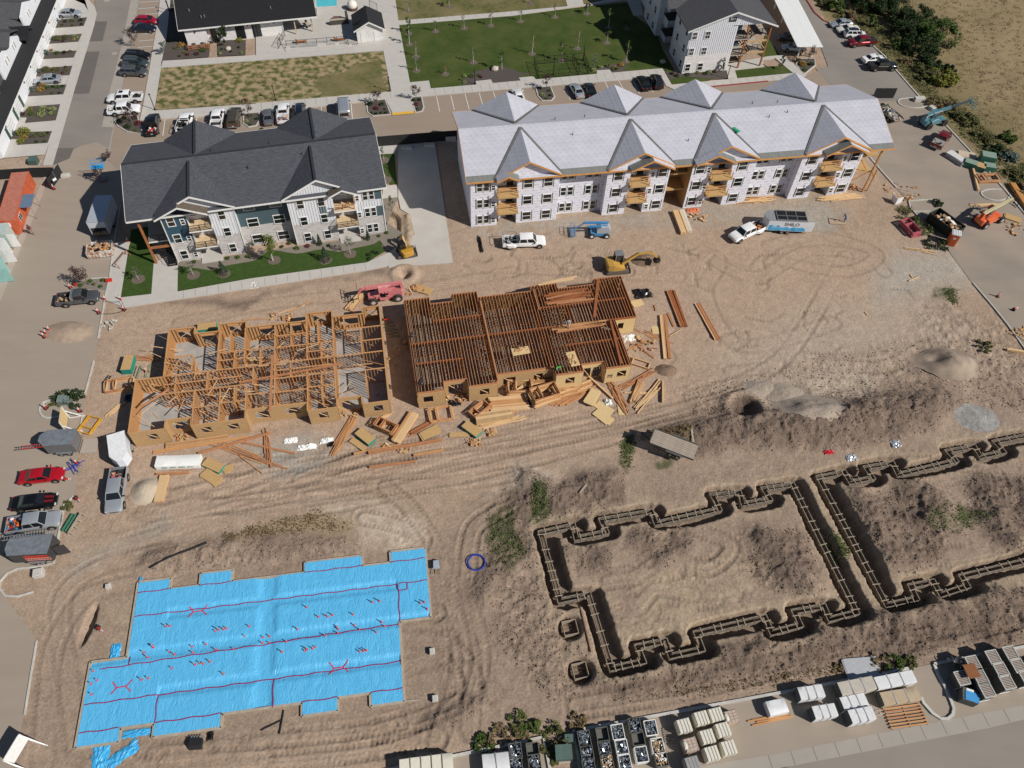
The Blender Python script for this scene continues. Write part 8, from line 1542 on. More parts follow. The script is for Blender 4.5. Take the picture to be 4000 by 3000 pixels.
P=[q(*p) for p in[(1,0,262,425),(1,0,798,385)]];t=thing('block_wall','low pale stone block wall below the pool fence','wall',P[0],ang(P[0],P[1]));L_=(P[1]-P[0]).length;n_=14
for k in range(n_):m=MB();m.box(k*L_/n_+.01,(k+1)*L_/n_-.01,-.15,.15,0,.55);m.obj('block',rc([mat('block_pale',(.55,.53,.50),.9),mat('block_mid',(.42,.40,.38),.9),mat('block_grey',(.34,.33,.32),.9)]),t)
# ---- lamp posts
for i,(c,r,x,y,h,lb) in enumerate([(0,0,1340,950,3.0,'black lamp post at the corner of the dry lawn by the white pickups'),(1,0,170,868,2.8,'black lamp post on the lower edge of the dry lawn'),(1,0,1155,788,2.7,'black lamp post where the dry lawn meets the wide walk'),(1,0,1890,728,2.7,'black lamp post beside the dark gravel bed'),(2,0,357,650,2.8,'black lamp post inside the fenced pen'),(2,0,1858,680,2.6,'black lamp post by the steps of the white apartment end'),(0,0,1465,95,2.8,'black lamp post by the walk left of the clubhouse, upper one'),(0,0,1470,125,2.6,'black lamp post by the walk left of the clubhouse, lower one'),(2,0,615,525,2.8,'black lamp post at the upper corner of the pen')]):
 t=thing('lamp_post',lb,'lamp post',q(c,r,x,y,.08),0,'lamp posts');m=MB();m.tube((0,0,0),(0,0,h),.07,8);m.tube((0,0,0),(0,0,.3),.13,8);m.obj('pole',BLACK,t);m=MB();m.tube((0,0,h),(0,0,h+.12),.22,10,0,.12);m.obj('lamp_head',BLACK,t)
# ---- cones
CONEB=MB();CONEB.tube((0,0,.03),(0,0,1.0),.13,8,0,.06);CONEB.tube((0,0,.55),(0,0,.68),.105,8,1,.1);CONEB.tube((0,0,.78),(0,0,.9),.09,8,1,.085);CONEM=CONEB.mesh('body',[RED,WHITE]);CB2=MB();CB2.box(-.25,.25,-.25,.25,0,.05);CB2M=CB2.mesh('base',RUBBER)
for i,(c,r,x,y,lean,lb) in enumerate([(0,1,612,832,0,'red white cone above the dark grey pickup tailgate'),(0,1,912,935,0,'red white cone at the kerb by the dark grey pickup nose'),(0,1,1048,935,0,'red white cone at the lawn corner, roped'),(0,1,1075,1022,0,'red white cone at the walk end on the dirt, roped'),(0,1,853,1045,0,'red white cone below the dark grey pickup'),(0,1,430,1200,0,'red white cone, upper of the three by the dirt mound'),(0,1,402,1228,0,'red white cone, middle of the three by the dirt mound'),(0,1,385,1255,0,'red white cone, lower of the three by the dirt mound'),(0,2,398,212,0,'red white cone on the left of the small curved island'),(0,2,692,240,0,'red white cone on the right of the grey utility box'),(0,2,560,828,1,'red cone lying at the nose of the bright red sedan'),(0,2,660,990,1,'red cone lying above the kerb corner'),(0,2,668,690,0,'red white cone among the blue pipes'),(0,3,850,450,1,'red cone tipped over beside the dug hole'),(0,1,1268,1555,0,'red white cone between pale posts left of the stud walls'),(0,0,468,1635,0,'red white cone at the foot of the open gate leaf'),(3,1,1980,905,0,'tall red cone on the east road, upper one'),(3,1,2115,1025,1,'tall red cone on the east road, lower one lying'),(0,1,1110,435,0,'red cone where the shaded walk meets the lawn')]):
 g=q(c,r,x,y,0);g.z=max(hz(g.x,g.y),.01)+.01;t=thing('traffic_cone',lb,'traffic cone',g,ru(0,3),'red and white cones');put('body',CONEM,t);put('base',CB2M,t)
 if lean:t.rotation_euler=(RAD(82),0,ru(0,3));t.location.z+=.15
for a,b_,lb in(((0,1,912,935),(0,1,1048,935),'top'),((0,1,1048,935),(0,1,1075,1022),'side'),((0,1,853,1045),(0,1,1075,1022),'bottom')):
 p,r_=q(*a,.8),q(*b_,.8);m=MB();mid=(p+r_)/2-Vector((0,0,.35));m.path([p,(p+mid)/2-Vector((0,0,.1)),mid,(r_+mid)/2-Vector((0,0,.1)),r_],.025,5);o=m.obj('rope',BLACK);tag(o,{'top':'sagging dark rope between the kerb cone and the lawn corner cone','side':'sagging dark rope between the lawn corner cone and the walk end cone','bottom':'sagging dark rope from the cone below the pickup to the walk end cone'}[lb],'rope','ropes between the cones')
# ---- utility boxes, concrete blocks
UG=mat('utility_green',(.07,.12,.10),.6,c2=(.055,.095,.08),scale=2)
for c,r,x,y,s,rz,lb,mt in[(0,0,300,1410,(1.3,1.1,1.1),.1,'dark green utility cabinet on the sand below the driveways',UG),(0,2,565,160,(1.4,.9,1.0),.05,'grey green utility cabinet between two dark weed bushes',mat('utility_grey',(.16,.20,.19),.6)),(2,3,440,1540,(1.6,1.3,1.1),.1,'dark green utility cabinet left of the metal bins',UG),(2,3,487,1415,(.8,.7,.8),.1,'small green utility cabinet above the larger one by the bins',UG)]:
 g=q(c,r,x,y);t=thing('utility_cabinet',lb,'utility cabinet',(g.x,g.y,hz(g.x,g.y)),rz,'utility cabinets');m=MB();a,b_,h=s;m.loft([[(-a/2,-b_/2,0),(a/2,-b_/2,0),(a/2,b_/2,0),(-a/2,b_/2,0)],[(-a/2,-b_/2,h*.8),(a/2,-b_/2,h*.8),(a/2,b_/2,h),(-a/2,b_/2,h)]]);m.obj('housing',mt,t);bx(t,'pad',CONC_D,-a/2-.15,a/2+.15,-b_/2-.15,b_/2+.15,-.1,.04)
for c,r,x,y,s,rz,lb in[(3,0,1300,870,(2.0,.8,.8),.2,'concrete barrier block in the half-round east island'),(3,0,1410,945,(1.0,1.0,.6),.6,'concrete block by the kerb below the half-round island'),(1,0,1685,1210,(1.8,.8,.9),.1,'concrete block standing beside the left wall of the wrapped building'),(1,0,1300,1285,(1.9,.8,.5),.1,'concrete block at the shaded driveway head, left one'),(1,0,1498,1262,(1.9,.8,.5),.1,'concrete block at the shaded driveway head, right one'),(0,0,570,1525,(1.3,.7,.5),.3,'concrete block at the end of the open gate leaf'),(0,3,940,95,(.5,.5,.5),.3,'small concrete post base left of the blue slab top'),(1,3,1522,655,(.55,.6,.5),.2,'square concrete post base right of the blue slab, upper'),(1,3,1548,1062,(.6,.6,.5),.2,'square concrete post base right of the blue slab, lower'),(0,2,345,1645,(1.0,.9,.7),.3,'pale concrete block on the curved island below the black trailer')]:
 g=q(c,r,x,y);t=MB();a,b_,h=s;t.loft([[(-a/2,-b_/2,-.1),(a/2,-b_/2,-.1),(a/2,b_/2,-.1),(-a/2,b_/2,-.1)],[(-a/2,-b_/2,h*.85),(a/2,-b_/2,h*.85),(a/2,b_/2,h*.85),(-a/2,b_/2,h*.85)],[(-a/2+.06,-b_/2+.06,h),(a/2-.06,-b_/2+.06,h),(a/2-.06,b_/2-.06,h),(-a/2+.06,b_/2-.06,h)]]);o=t.obj('concrete_block',KERB,None,(g.x,g.y,hz(g.x,g.y)+.02),rz);tag(o,lb,'concrete block','concrete blocks on the site')
BOUL=mat('boulder',(.52,.46,.38),.9,c2=(.40,.34,.28),scale=3)
for c,r,x,y,s,lb in[(1,0,2065,600,.9,'pale boulder in the dark gravel bed on the north lawn'),(0,0,1975,428,.7,'pale boulder before the clubhouse windows'),(2,0,1300,540,.7,'pale boulder in the deep shade beside the white apartment building')]:
 g=q(c,r,x,y,.1);m=MB();m.ball((0,0,.2),s*.8,9,6,sq=(1.1,.9,.7),jit=.14);o=m.obj('boulder',BOUL,None,g,random.random()*3);tag(o,lb,'boulder','pale boulders')
#  LUMBER, PALLETS, PEOPLE, SMALL THINGS
random.seed(31)
def G2(x,y,z=0.):g=G(x,y,z);return Vector((g.x,g.y,max(hz(g.x,g.y),.0)+z)) if z==0 else g
def bundle(label,pa,pb,n,layers,mt,w_=None,h=.05,z=0,group='timber stacks on the dirt',name='lumber_stack',W_=None,jit=.02,cat='timber'):
 a,b_=q(*pa),q(*pb);c=(a+b_)/2;L_=(a-b_).length;w_=w_ or.14
 return planks(name,label,(c.x,c.y,hz(c.x,c.y)+.08),ang(a,b_),n,L_,w_,h,mt,jit,layers,group,cat)
bundle('long red brown joist stack right of the framed building, upper left strip',(2,1,1352,862),(2,1,1470,1172),4,3,[JOIST,LUMBER_R,JOIST],.17,.07)
bundle('long brown joist stack alongside the upper left one',(2,1,1395,858),(2,1,1505,1170),2,3,[LUMBER_R,JOIST],.15,.07)
bundle('long joist stack farthest right on the dirt, red painted end',(2,1,1600,970),(2,1,1770,1278),5,3,[JOIST,LUMBER_L,LUMBER_R],.15,.07)
bundle('pale and brown lumber stack nearest the framed corner',(2,1,1288,1072),(2,1,1322,1448),3,3,[LUMBER_L,LUMBER],.16,.08);bundle('brown lumber stack beside the pale one nearest the framed corner',(2,1,1318,1068),(2,1,1362,1446),2,3,[LUMBER_R,JOIST],.2,.08)
bundle('short brown boards lying between two long stacks',(2,1,1345,1050),(2,1,1400,1165),3,1,[LUMBER_R],.1,.05);bundle('short brown stake on the dirt above the pale lumber stack',(2,1,1228,980),(2,1,1240,1030),1,1,LUMBER_R)
bundle('wrapped pale lumber bundle before the breezeway, left one',(2,1,1405,180),(2,1,1478,372),5,7,[LUMBER_L],.16,.07);bundle('wrapped white lumber bundle before the breezeway, right one',(2,1,1458,172),(2,1,1530,358),5,6,[mat('wrapped_white',(.66,.64,.58),.6),LUMBER_L],.16,.07)
bundle('yellow lumber bundle beside the pale sand pile',(0,2,1428,795),(0,2,1375,1022),7,3,[LUMBER_L,LUMBER],.14,.09)
bundle('dark timber laid across the head of the yellow lumber bundle',(0,2,1358,785),(0,2,1635,772),1,2,[LUMBER_R],.22,.12);bundle('short dark timber above the yellow lumber bundle',(0,2,1480,750),(0,2,1640,742),1,1,[LUMBER_R],.12)
bundle('thick pale lumber stack with red painted ends before the framed gap',(1,2,1370,262),(1,2,1205,515),7,5,[LUMBER_L,LUMBER,LUMBER_L],.16,.09)
bundle('loose brown boards leaning to the left of the green edged sheets',(1,2,830,310),(1,2,690,580),7,2,[LUMBER_R,LUMBER],.13,.06,jit=.3)
bundle('very long laminated beam on the dirt, uppermost',(1,2,970,602),(1,2,1605,490),1,3,[LUMBER_R],.25,.14);bundle('long notched beam beside the very long laminated beam',(1,2,845,604),(1,2,1235,530),1,2,[LUMBER],.2,.12);bundle('short laminated beam at the right end of the long ones',(1,2,1358,620),(1,2,1620,572),1,2,[LUMBER],.22,.14);bundle('long beam with joist hangers, lowest on the dirt',(1,2,975,724),(1,2,1378,675),1,2,[LUMBER_R],.2,.14)
bundle('brown lumber stack above the strewn sheets, centre',(1,2,1345,425),(1,2,1560,305),4,2,[JOIST,LUMBER_R],.14,.08,jit=.25);bundle('pale boards by the framed corner opening',(1,2,990,350),(1,2,1165,255),3,2,[LUMBER_L],.14,.06,jit=.2)
bundle('long pale plank stack, wide and flat below the joisted building',(1,2,2025,195),(2,2,130,168),12,4,[LUMBER_L,LUMBER],.17,.09,jit=.06);bundle('tall stack of sheets and boards, longest in the timber heap',(1,2,1900,330),(1,2,2212,280),8,8,[OSBW,LUMBER_L],.18,.08);bundle('pale boards in front of the tall stack',(1,2,1925,388),(2,2,90,300),3,3,[LUMBER_L],.16,.1,jit=.3);bundle('crossing boards on the dirt before the tall stack',(1,2,1930,360),(2,2,40,240),2,2,[LUMBER],.16,.1,jit=.4)
bundle('long pale beam leaning over the wall panels, left',(2,2,5,105),(2,1,245,1580),2,3,[LUMBER_L],.2,.16);bundle('long diagonal timber right of the right-hand panel stack',(2,1,640,1585),(2,2,870,135),1,2,[LUMBER_L,LUMBER_R],.22,.14)
bundle('fan of pale boards below the joisted corner',(2,2,370,110),(2,2,620,30),8,3,[LUMBER_L,LUMBER],.16,.08,jit=.5);bundle('red brown boards fanned over the pale fan',(2,2,430,170),(2,2,650,60),7,2,[LUMBER,LUMBER_R],.15,.07,jit=.5)
bundle('yellow lumber stack below the right framed corner, upright strips',(2,2,1110,0),(2,2,1040,160),6,3,[LUMBER_L,LUMBER_L,LUMBER],.13,.1,jit=.15);bundle('yellow lumber pieces strewn beside the upright strips',(2,2,1250,40),(2,2,1100,190),6,2,[LUMBER_L],.14,.1,jit=.5);bundle('single tall yellow plank at the right of the lumber',(2,1,1298,1640),(2,2,1298,165),1,3,[LUMBER_L],.16,.12);bundle('pale planks crossing the yellow lumber stack',(2,2,1000,80),(2,2,1190,85),2,1,[LUMBER_L],.14,.1,jit=.3)
bundle('red brown poles heaped between sheets and yellow lumber',(2,2,870,30),(2,2,960,190),9,2,[LUMBER_R,LUMBER_R,LUMBER],.1,.06,jit=.6);bundle('long reddish boards angled up to the right framed corner',(2,2,960,30),(2,1,1190,1570),5,2,[LUMBER_R,LUMBER],.13,.07,jit=.4);bundle('thin poles right of the joisted building',(2,1,1075,1180),(2,1,1240,1255),8,1,[LUMBER_R,LUMBER],.1,.06,jit=1.0);bundle('board propped on the ground right of the joisted building',(2,1,1000,1370),(2,1,1180,1285),2,1,[LUMBER],.12);bundle('board on the ground pointing to the tall plank',(2,1,1080,1325),(2,1,1230,1440),2,1,[LUMBER_R],.12);bundle('thin pole between the pale sheet and the long stacks',(2,1,1365,1248),(2,1,1465,1185),1,1,LUMBER_L,.1)
bundle('long timber strips below the first framed bay, upper',(0,2,1435,545),(0,2,1970,465),3,2,[LUMBER_R,OSBW],.22,.12);bundle('long timber strips below the first framed bay, lower',(0,2,1330,595),(0,2,2150,460),2,1,[LUMBER,OSBW],.2,.1);bundle('very long brown beam crossing the timber strips',(0,2,1720,605),(1,2,135,430),1,2,[LUMBER_R],.2,.14);bundle('dark board pointing down right of the crossing',(0,2,2060,500),(1,2,340,605),1,1,[LUMBER_R],.26,.1);bundle('fan of red boards right of the wrapped bundle',(0,2,1900,520),(1,2,100,700),8,1,[LUMBER_R,LUMBER],.13,.06,jit=1.1);bundle('upright red boards at the right of the fan',(1,2,90,470),(1,2,115,640),6,2,[LUMBER_R],.1,.06,jit=.5)
bundle('pale lumber left of the stud walls with a white pipe',(0,2,945,270),(0,2,1060,170),4,2,[LUMBER_L,LUMBER_L],.13,.06,jit=.2);bundle('short lumber stack left of the rear stud wall',(0,1,1215,1440),(0,1,1330,1440),6,2,[LUMBER,LUMBER_R],.14,.08,jit=.4)
bundle('pile of boards under the forks of the pink telehandler',(1,1,810,1020),(1,1,920,890),8,3,[LUMBER_L,LUMBER,LUMBER_R],.14,.08,jit=.15)
bundle('boards strewn behind the stud walls',(1,1,100,1075),(1,1,340,1010),3,1,[LUMBER,LUMBER_L],.12,.05,jit=1.2);bundle('small boards on the gravel by the east road',(3,1,1215,770),(3,1,1305,735),1,2,LUMBER_L,.16);bundle('short board above the pair by the east road',(3,1,1228,715),(3,1,1248,742),1,1,LUMBER_L,.16);bundle('single small board on the bare dirt, right centre',(3,1,838,1042),(3,1,862,1068),1,1,LUMBER_L,.16)
bundle('yellow beam at the right frame edge',(3,1,2055,1370),(3,1,2300,1410),2,3,[LUMBER_L],.16,.12);bundle('pale offcuts by the weeds near the toilet',(3,1,1240,495),(3,1,1370,520),6,1,[LUMBER_L],.12,.06,jit=.6)
bundle('yellow lumber spread along the wrapped wall, left',(2,1,2000,80),(2,1,2212,60),8,2,[LUMBER_L,LUMBER],.14,.06,jit=.6);bundle('yellow lumber spread along the wrapped wall, right',(3,1,510,60),(3,1,740,40),9,3,[LUMBER_L],.14,.06,jit=.6)
bundle('orange beams stacked along the east verge, long ones',(3,0,2100,1600),(3,1,2350,330),3,4,[mat('orange_beam',(.50,.24,.07),.8)],.28,.14,W_=1);bundle('long pale timber spanning to the green crates',(3,0,1745,1390),(3,0,1810,1655),2,3,[LUMBER_L],.14,.14);bundle('dark timber beside the long pale one',(3,0,1735,1400),(3,0,1775,1560),1,2,[LUMBER_R],.14,.12);bundle('short boards under the cream boom',(3,1,1780,120),(3,1,2000,105),3,2,[LUMBER_L],.14,.08,jit=.3);bundle('white board against the kerb by the crates',(3,0,1640,1345),(3,0,1790,1370),4,1,[LUMBER_L,WHITE],.18,.05,jit=.4)
def sheets(label,c,r,x,y,rz,n,mt,edge=None,L_=2.44,W_=1.22,group='board stacks',h=.028):
 g=q(c,r,x,y);t=thing('board_stack',label,'board stack',(g.x,g.y,hz(g.x,g.y)+.08),rz,group)
 if edge:bx(t,'painted_edges',edge,-L_/2-.004,L_/2+.004,-W_/2-.004,W_/2+.004,0,n*.028-.03);bx(t,'top_sheet',mt,-L_/2,L_/2,-W_/2,W_/2,n*.028-.029,n*.028)
 else:
  B_=MB();B_.box(-L_/2,L_/2,-W_/2,W_/2,0,h);BM=B_.mesh('sheet',mt)
  for k in range(n):put('sheet',BM,t,(ru(-.15,.15),ru(-.1,.1),k*(h+.002)),ru(-.12,.12))
 return t
az=FE.a
sheets('board stack with green edges left of the stud walls',0,1,1125,1515,az-.1+RAD(90),34,OSB,GREENP);sheets('board stack with green edges right of the white wrapped bundle',0,2,1850,715,az-RAD(35),14,OSB,GREENP);sheets('board stack with green edges before the last stud bay',1,2,945,465,az-RAD(50),18,OSB,GREENP);sheets('board stack with green edges left of the tall timber stack',1,2,1865,405,az-RAD(50),16,OSB,GREENP);sheets('board stack with green edges behind the stud walls',0,1,1800,1190,az,24,OSB,GREENP)
sheets('strand board pieces below the green edged stack, left',0,2,1830,810,az-RAD(40),5,OSB);sheets('small strand board square right of the green edged stack',0,2,1975,735,az+RAD(20),2,OSB,None,1.,1.);sheets('loose strand boards on brown lumber, centre',1,2,1500,425,az+RAD(20),4,OSB);sheets('narrow strand boards left of the green edged stack',1,2,880,525,az-RAD(50),3,OSB,None,2.4,.7);sheets('strand board strips right of the loose strand boards',1,2,1750,440,az-RAD(5),3,OSB,None,2.4,.6)
sheets('pale boards resting on a raised pile below the joisted corner',2,2,690,130,az+RAD(55),16,OSB_L);sheets('pale board lying flat below the raised pile',2,2,795,215,az-RAD(45),1,OSB_L);sheets('pale board lying lowest on the haul road edge',2,2,790,290,az-RAD(55),2,OSB_L);sheets('pale narrow boards under the reddish poles',2,2,950,215,az+RAD(80),1,OSB_L,None,1.8,.9);sheets('pale sheet leaning by the framed corner wall',2,1,1080,965,az+RAD(5),2,OSB_L,None,1.6,1.2);sheets('pale small sheet beside the long stacks',2,1,1237,1195,az+RAD(80),2,OSB_L,None,1.2,.9)
sheets('strewn strand boards behind the pink telehandler',1,1,1440,850,az-RAD(30),5,OSB);sheets('white topped panel pallet on the east road',3,0,1620,1385,RAD(-55),26,mat('panel_white',(.62,.60,.58),.8),None,3.4,1.3);sheets('tan board pallet right of the white topped panels',3,0,1715,1345,RAD(-10),8,mat('panel_tan',(.55,.44,.33),.8),None,2.8,1.6);sheets('strand boards beside the orange telehandler',3,1,2110,230,RAD(-30),6,OSB,None,2.4,1.3)
for x,y,s,lb,rz in((1875,1400,(2.3,1.7,1.5),'green crate pair at the east kerb, upper crate',-.25),(1895,1465,(2.0,1.4,.9),'green crate pair at the east kerb, lower crate',-.2),(1800,1460,(2.3,1.5,.9),'green edged board crate with strand board top beside the crates',-.5),(1735,1440,(2.0,1.4,1.0),'dark green crate in front of the strand board topped one',-.5)):
 g=q(3,0,x,y);t=thing('crate',lb,'crate',(g.x,g.y,.03),rz,'green crates on the east road');a,b_,h=s;m=MB();m.box(-a/2,a/2,-b_/2,b_/2,.1,h);m.obj('body',mat('crate_green',(.05,.17,.12),.7),t);m=MB();m.box(-a/2+.02,a/2-.02,-b_/2+.02,b_/2-.02,h+.001,h+.04);m.obj('lid',mat('crate_lid',(.22,.30,.24),.8) if x!=1800 else OSB,t);m=MB()
 for k in(-.8,0,.8):m.box(k*a/2.1-.05,k*a/2.1+.05,-b_/2,b_/2,0,.099)
 m.obj('pallet',LUMBER_D,t)
def wrapped(label,pa,pb,W_,H_,mt,txt=None,group='wrapped bundles',name='wrapped_bundle',straps=0,seg=0,end=None,strapm=None,cat='wrapped bundle',z=None):
 H0=H_ if z is None else z;a,b_=q(*pa,H0),q(*pb,H0);c=(a+b_)/2;L_=(a-b_).length;t=thing(name,label,cat,(c.x,c.y,max(hz(c.x,c.y),.01)),ang(a,b_),group);w2=W_/2
 rr=[]
 for k in range(9):
  x=-L_/2+L_*k/8;rr.append([(x,y*w2*(1+ru(-.02,.02)),z_*H_+ru(-.015,.015)) for y,z_ in((-1,.05),(-1.01,.5),(-.99,.93),(-.9,1),(0,1.01),(.9,1),(.99,.93),(1.01,.5),(1,.05))])
 m=MB();m.loft(rr);m.obj('wrap',mt,t,smooth=50)
 for k in range(straps):x=-L_/2+L_*(k+1)/(straps+1);m=MB();m.box(x-.05,x+.05,-w2*1.02-.01,w2*1.02+.01,.1,H_*1.012+.02);m.obj('strap',strapm or GREYM,t)
 if end is not None:
  for e in(-1,):bx(t,'end_face',end,-L_/2-.03,-L_/2-.002,-w2+.03,w2-.03,.1,H_-.05)
 if txt:
  for s in(-1,1):text(t,txt,H_*.42,(0,s*w2*1.03,H_*.55),(RAD(90),0,0 if s<0 else RAD(180)),GREENP)
 m=MB()
 for k in(-.7,0,.7):m.box(k*L_/2-.06,k*L_/2+.06,-w2,w2,-.05,.06)
 m.obj('pallet',LUMBER_D,t);return t
wrapped('long white wrapped lumber bundle with green lettering below the first stud bay',(0,2,1345,665),(0,2,1725,650),1.5,.9,TARPW,'RSG   RSG   RSG   RSG')
def crumple(label,c,r,x,y,sx,sy,h,mt,name='tarp',cat='tarp',group=None,rz=0,n=7):
 g=q(c,r,x,y);gx_,gy_=12,9;m=MB();V_=[]
 for i in range(gx_+1):
  for j in range(gy_+1):
   u,v=i/gx_*2-1,j/gy_*2-1;e=max(0,1-max(abs(u),abs(v))**2);V_.append((u*sx*(1+.15*ru(-1,1)),v*sy*(1+.2*ru(-1,1)),.02+h*e**.6*ru(.15,1)))
 m.v=V_
 for i in range(gx_):
  for j in range(gy_):k=i*(gy_+1)+j;m.f.append((k,k+gy_+1,k+gy_+2,k+1));m.m.append(0)
 o=m.obj(name,mt,None,(g.x,g.y,hz(g.x,g.y)),rz);tag(o,label,cat,group);return o
BLKP=mat('black_plastic',(.010,.010,.011),.3,spec=.6);BLUEP=mat('blue_plastic_loose',(.06,.40,.72),.4)
for a in[('crumpled black plastic heap behind the joisted corner',2,1,1125,880,1.3,.9,.7,BLKP),('crumpled white sheeting beside the red boards, left end',1,2,300,490,.8,.4,.3,TARPW),('crumpled white sheeting with cardboard, centre of the gravel',1,2,440,545,1.1,.4,.45,TARPW),('crumpled white sheeting next to a black bag',1,2,610,490,.8,.4,.4,TARPW),('black bag heap beside the loose brown boards',1,2,650,515,.5,.4,.4,BLKP),('black plastic heap before the joisted building opening',1,2,1715,165,.8,.5,.5,BLKP),('white and black rags by the framed right corner',2,1,1010,1260,.8,.6,.4,TARPW),('white plastic by the red brown poles',2,2,830,160,.5,.5,.5,TARPW),('black plastic hanging between the panel stacks',2,2,155,120,.35,1.1,.5,BLKP),('long black rolled fabric on the dirt below the wrapped corner',1,1,1935,450,.3,1.7,.3,BLKP),('orange tarp heap before the breezeway',2,1,1560,160,1.1,.5,.4,mat('orange_tarp',(.62,.18,.08),.7)),('red plastic on the spoil by the second footing',3,2,520,595,.6,.3,.3,mat('red_plastic',(.6,.02,.04),.4)),('silver crumpled foil on the spoil, left one',3,2,715,635,.7,.5,.3,mat('foil',(.6,.62,.66),.3,.5)),('silver crumpled foil on the spoil, right one',3,2,1095,520,.6,.6,.3,mat('foil',(.6,.62,.66),.3,.5)),('dark blue tarp by the lumber left of the stud walls',0,2,1105,125,.4,.6,.4,mat('navy_tarp',(.02,.04,.09),.5)),('white sack with pallet on the walk edge',0,1,2195,800,.6,.7,.3,TARPW),('torn blue sheeting strip left of the slab step',0,3,995,660,.5,.9,.25,BLUEP),('torn blue sheeting strip under the slab step',0,3,1180,1355,1.3,.35,.2,BLUEP),('large loose blue sheeting below the slab corner, left leg',0,3,865,1560,.8,1.3,.25,BLUEP),('large loose blue sheeting below the slab corner, right leg',0,3,1060,1545,1.5,.55,.25,BLUEP),('rolled blue sheeting at the upper left slab corner',0,3,1212,55,.2,.7,.3,BLUEP),('black crumple of straps below the slab',0,3,1815,1380,.3,.4,.3,BLKP)]:
 o=crumple(a[0],*a[1:9],rz=.2 if 'right leg' not in a[0] else.75)
def wallpanels(label,c,r,x,y,rz,n,L_=3.2,W_=1.6,group='timber wall panels'):
 g=q(c,r,x,y);t=thing('wall_panel_stack',label,'timber frame',(g.x,g.y,hz(g.x,g.y)+.1),rz,group)
 for k in range(n):
  m=MB();z=k*.16;m.beam((-L_/2,-W_/2,z),(L_/2,-W_/2,z),.1,.13);m.beam((-L_/2,W_/2,z),(L_/2,W_/2,z),.1,.13);m.beam((-L_/2,-W_/2,z),(-L_/2,W_/2,z),.1,.13);m.beam((L_/2,-W_/2,z),(L_/2,W_/2,z),.1,.13);m.beam((-L_/6,-W_/2,z),(-L_/6,W_/2,z),.1,.13);m.obj('frame',rc([LUMBER,LUMBER_R,LUMBER_L]),t,(ru(-.15,.15),ru(-.1,.1),0),ru(-.08,.08))
 return t
wallpanels('tall box of stacked window frames, left of the panel heap',2,2,60,60,az-.1,9,3.0,1.8);wallpanels('tall box of stacked window frames, right of the panel heap',2,2,275,130,az+.25,11,3.4,2.0);wallpanels('stacked frames behind the panel heap',2,1,250,1640,az,8,3.2,1.2);wallpanels('low frames left of the tall timber stack',1,2,1930,250,az+.6,6,2.6,1.2);wallpanels('box of frames holding a black bag before the last stud bay',1,2,1125,385,az-RAD(40),7,2.6,1.3);wallpanels('empty timber frame standing before the joisted corner',1,2,1600,270,az+.1,3,2.8,2.);wallpanels('timber frame lying right of the joisted building',2,1,1075,1470,az-RAD(35),2,3.4,1.);wallpanels('timber frame leaning left of the stud walls',0,2,1040,20,az+.05,4,3.2,1.8);wallpanels('timber frames beside the green crates',3,0,1890,1555,RAD(5),5,3.6,1.7);wallpanels('yellow metal scaffold frames left of the white trailer',0,2,775,365,RAD(75),2,2.4,1.6)
for ch in[o for o in bpy.data.objects if o.parent and o.parent.get('label')=='yellow metal scaffold frames left of the white trailer']:ch.data=ch.data.copy();ch.data.materials[0]=mat('scaffold_yellow',(.60,.32,.03),.6)
wallpanels('pink scaffold frames stacked in the weeds',3,1,1220,330,RAD(-70),6,3.2,1.6)
for ch in[o for o in bpy.data.objects if o.parent and o.parent.get('label')=='pink scaffold frames stacked in the weeds']:ch.data=ch.data.copy();ch.data.materials[0]=mat('scaffold_pink',(.42,.10,.13),.6)
SCR_=[LUMBER,LUMBER_R,LUMBER_L,OSB]
for a in[('scattered offcuts before the second stud bay',0,2,1580,470,.9,.6),('small offcut heap at the stud wall step',1,2,790,260,1.4,.7),('offcut heap at the joisted building opening',1,2,1740,130,1.6,.6),('cardboard and offcuts left of the tall timber stack',1,2,1890,510,.8,.5),('offcut heap behind the pink telehandler',1,1,1380,850,1.4,.8),('tangled scrap beside the wrapped bundles',2,1,1610,225,1.4,.7),('offcut heap at the foot of the outer stair posts',3,0,730,1615,1.2,.7),('large scrap wood heap on the east road kerb',3,0,1150,1640,3.2,1.4),('scrap wood beside the orange telehandler',3,1,2140,330,1.8,1.6),('strap and offcut litter by the crushed boxes',1,2,2040,425,.5,.4),('offcuts by the dug hole on the right',2,1,1130,1320,2.0,1.2),('chips and boards behind the stud wall gap',1,1,240,1090,1.8,.6),('offcuts below the laminated beams',1,2,1200,560,2.,.5),('scrap on the slab gap between the two framed buildings',1,1,1230,1380,.8,2.4),('stones and rubble by the left walk end',0,1,950,1150,.9,.9),('scrap beside the white folded panels',3,1,1180,60,1.2,.5),('pallet scrap at the right road edge',3,1,2170,1230,1.4,1.)]:
 g=q(*a[1:5]);heap(a[0],Vector((g.x,g.y,hz(g.x,g.y)+.05)),ru(-.3,.3),a[5],a[6],.3,SCR_ if 'stones' not in a[0] else[KERB,CONC_D],26,'scrap_heap','scrap',None,.45)
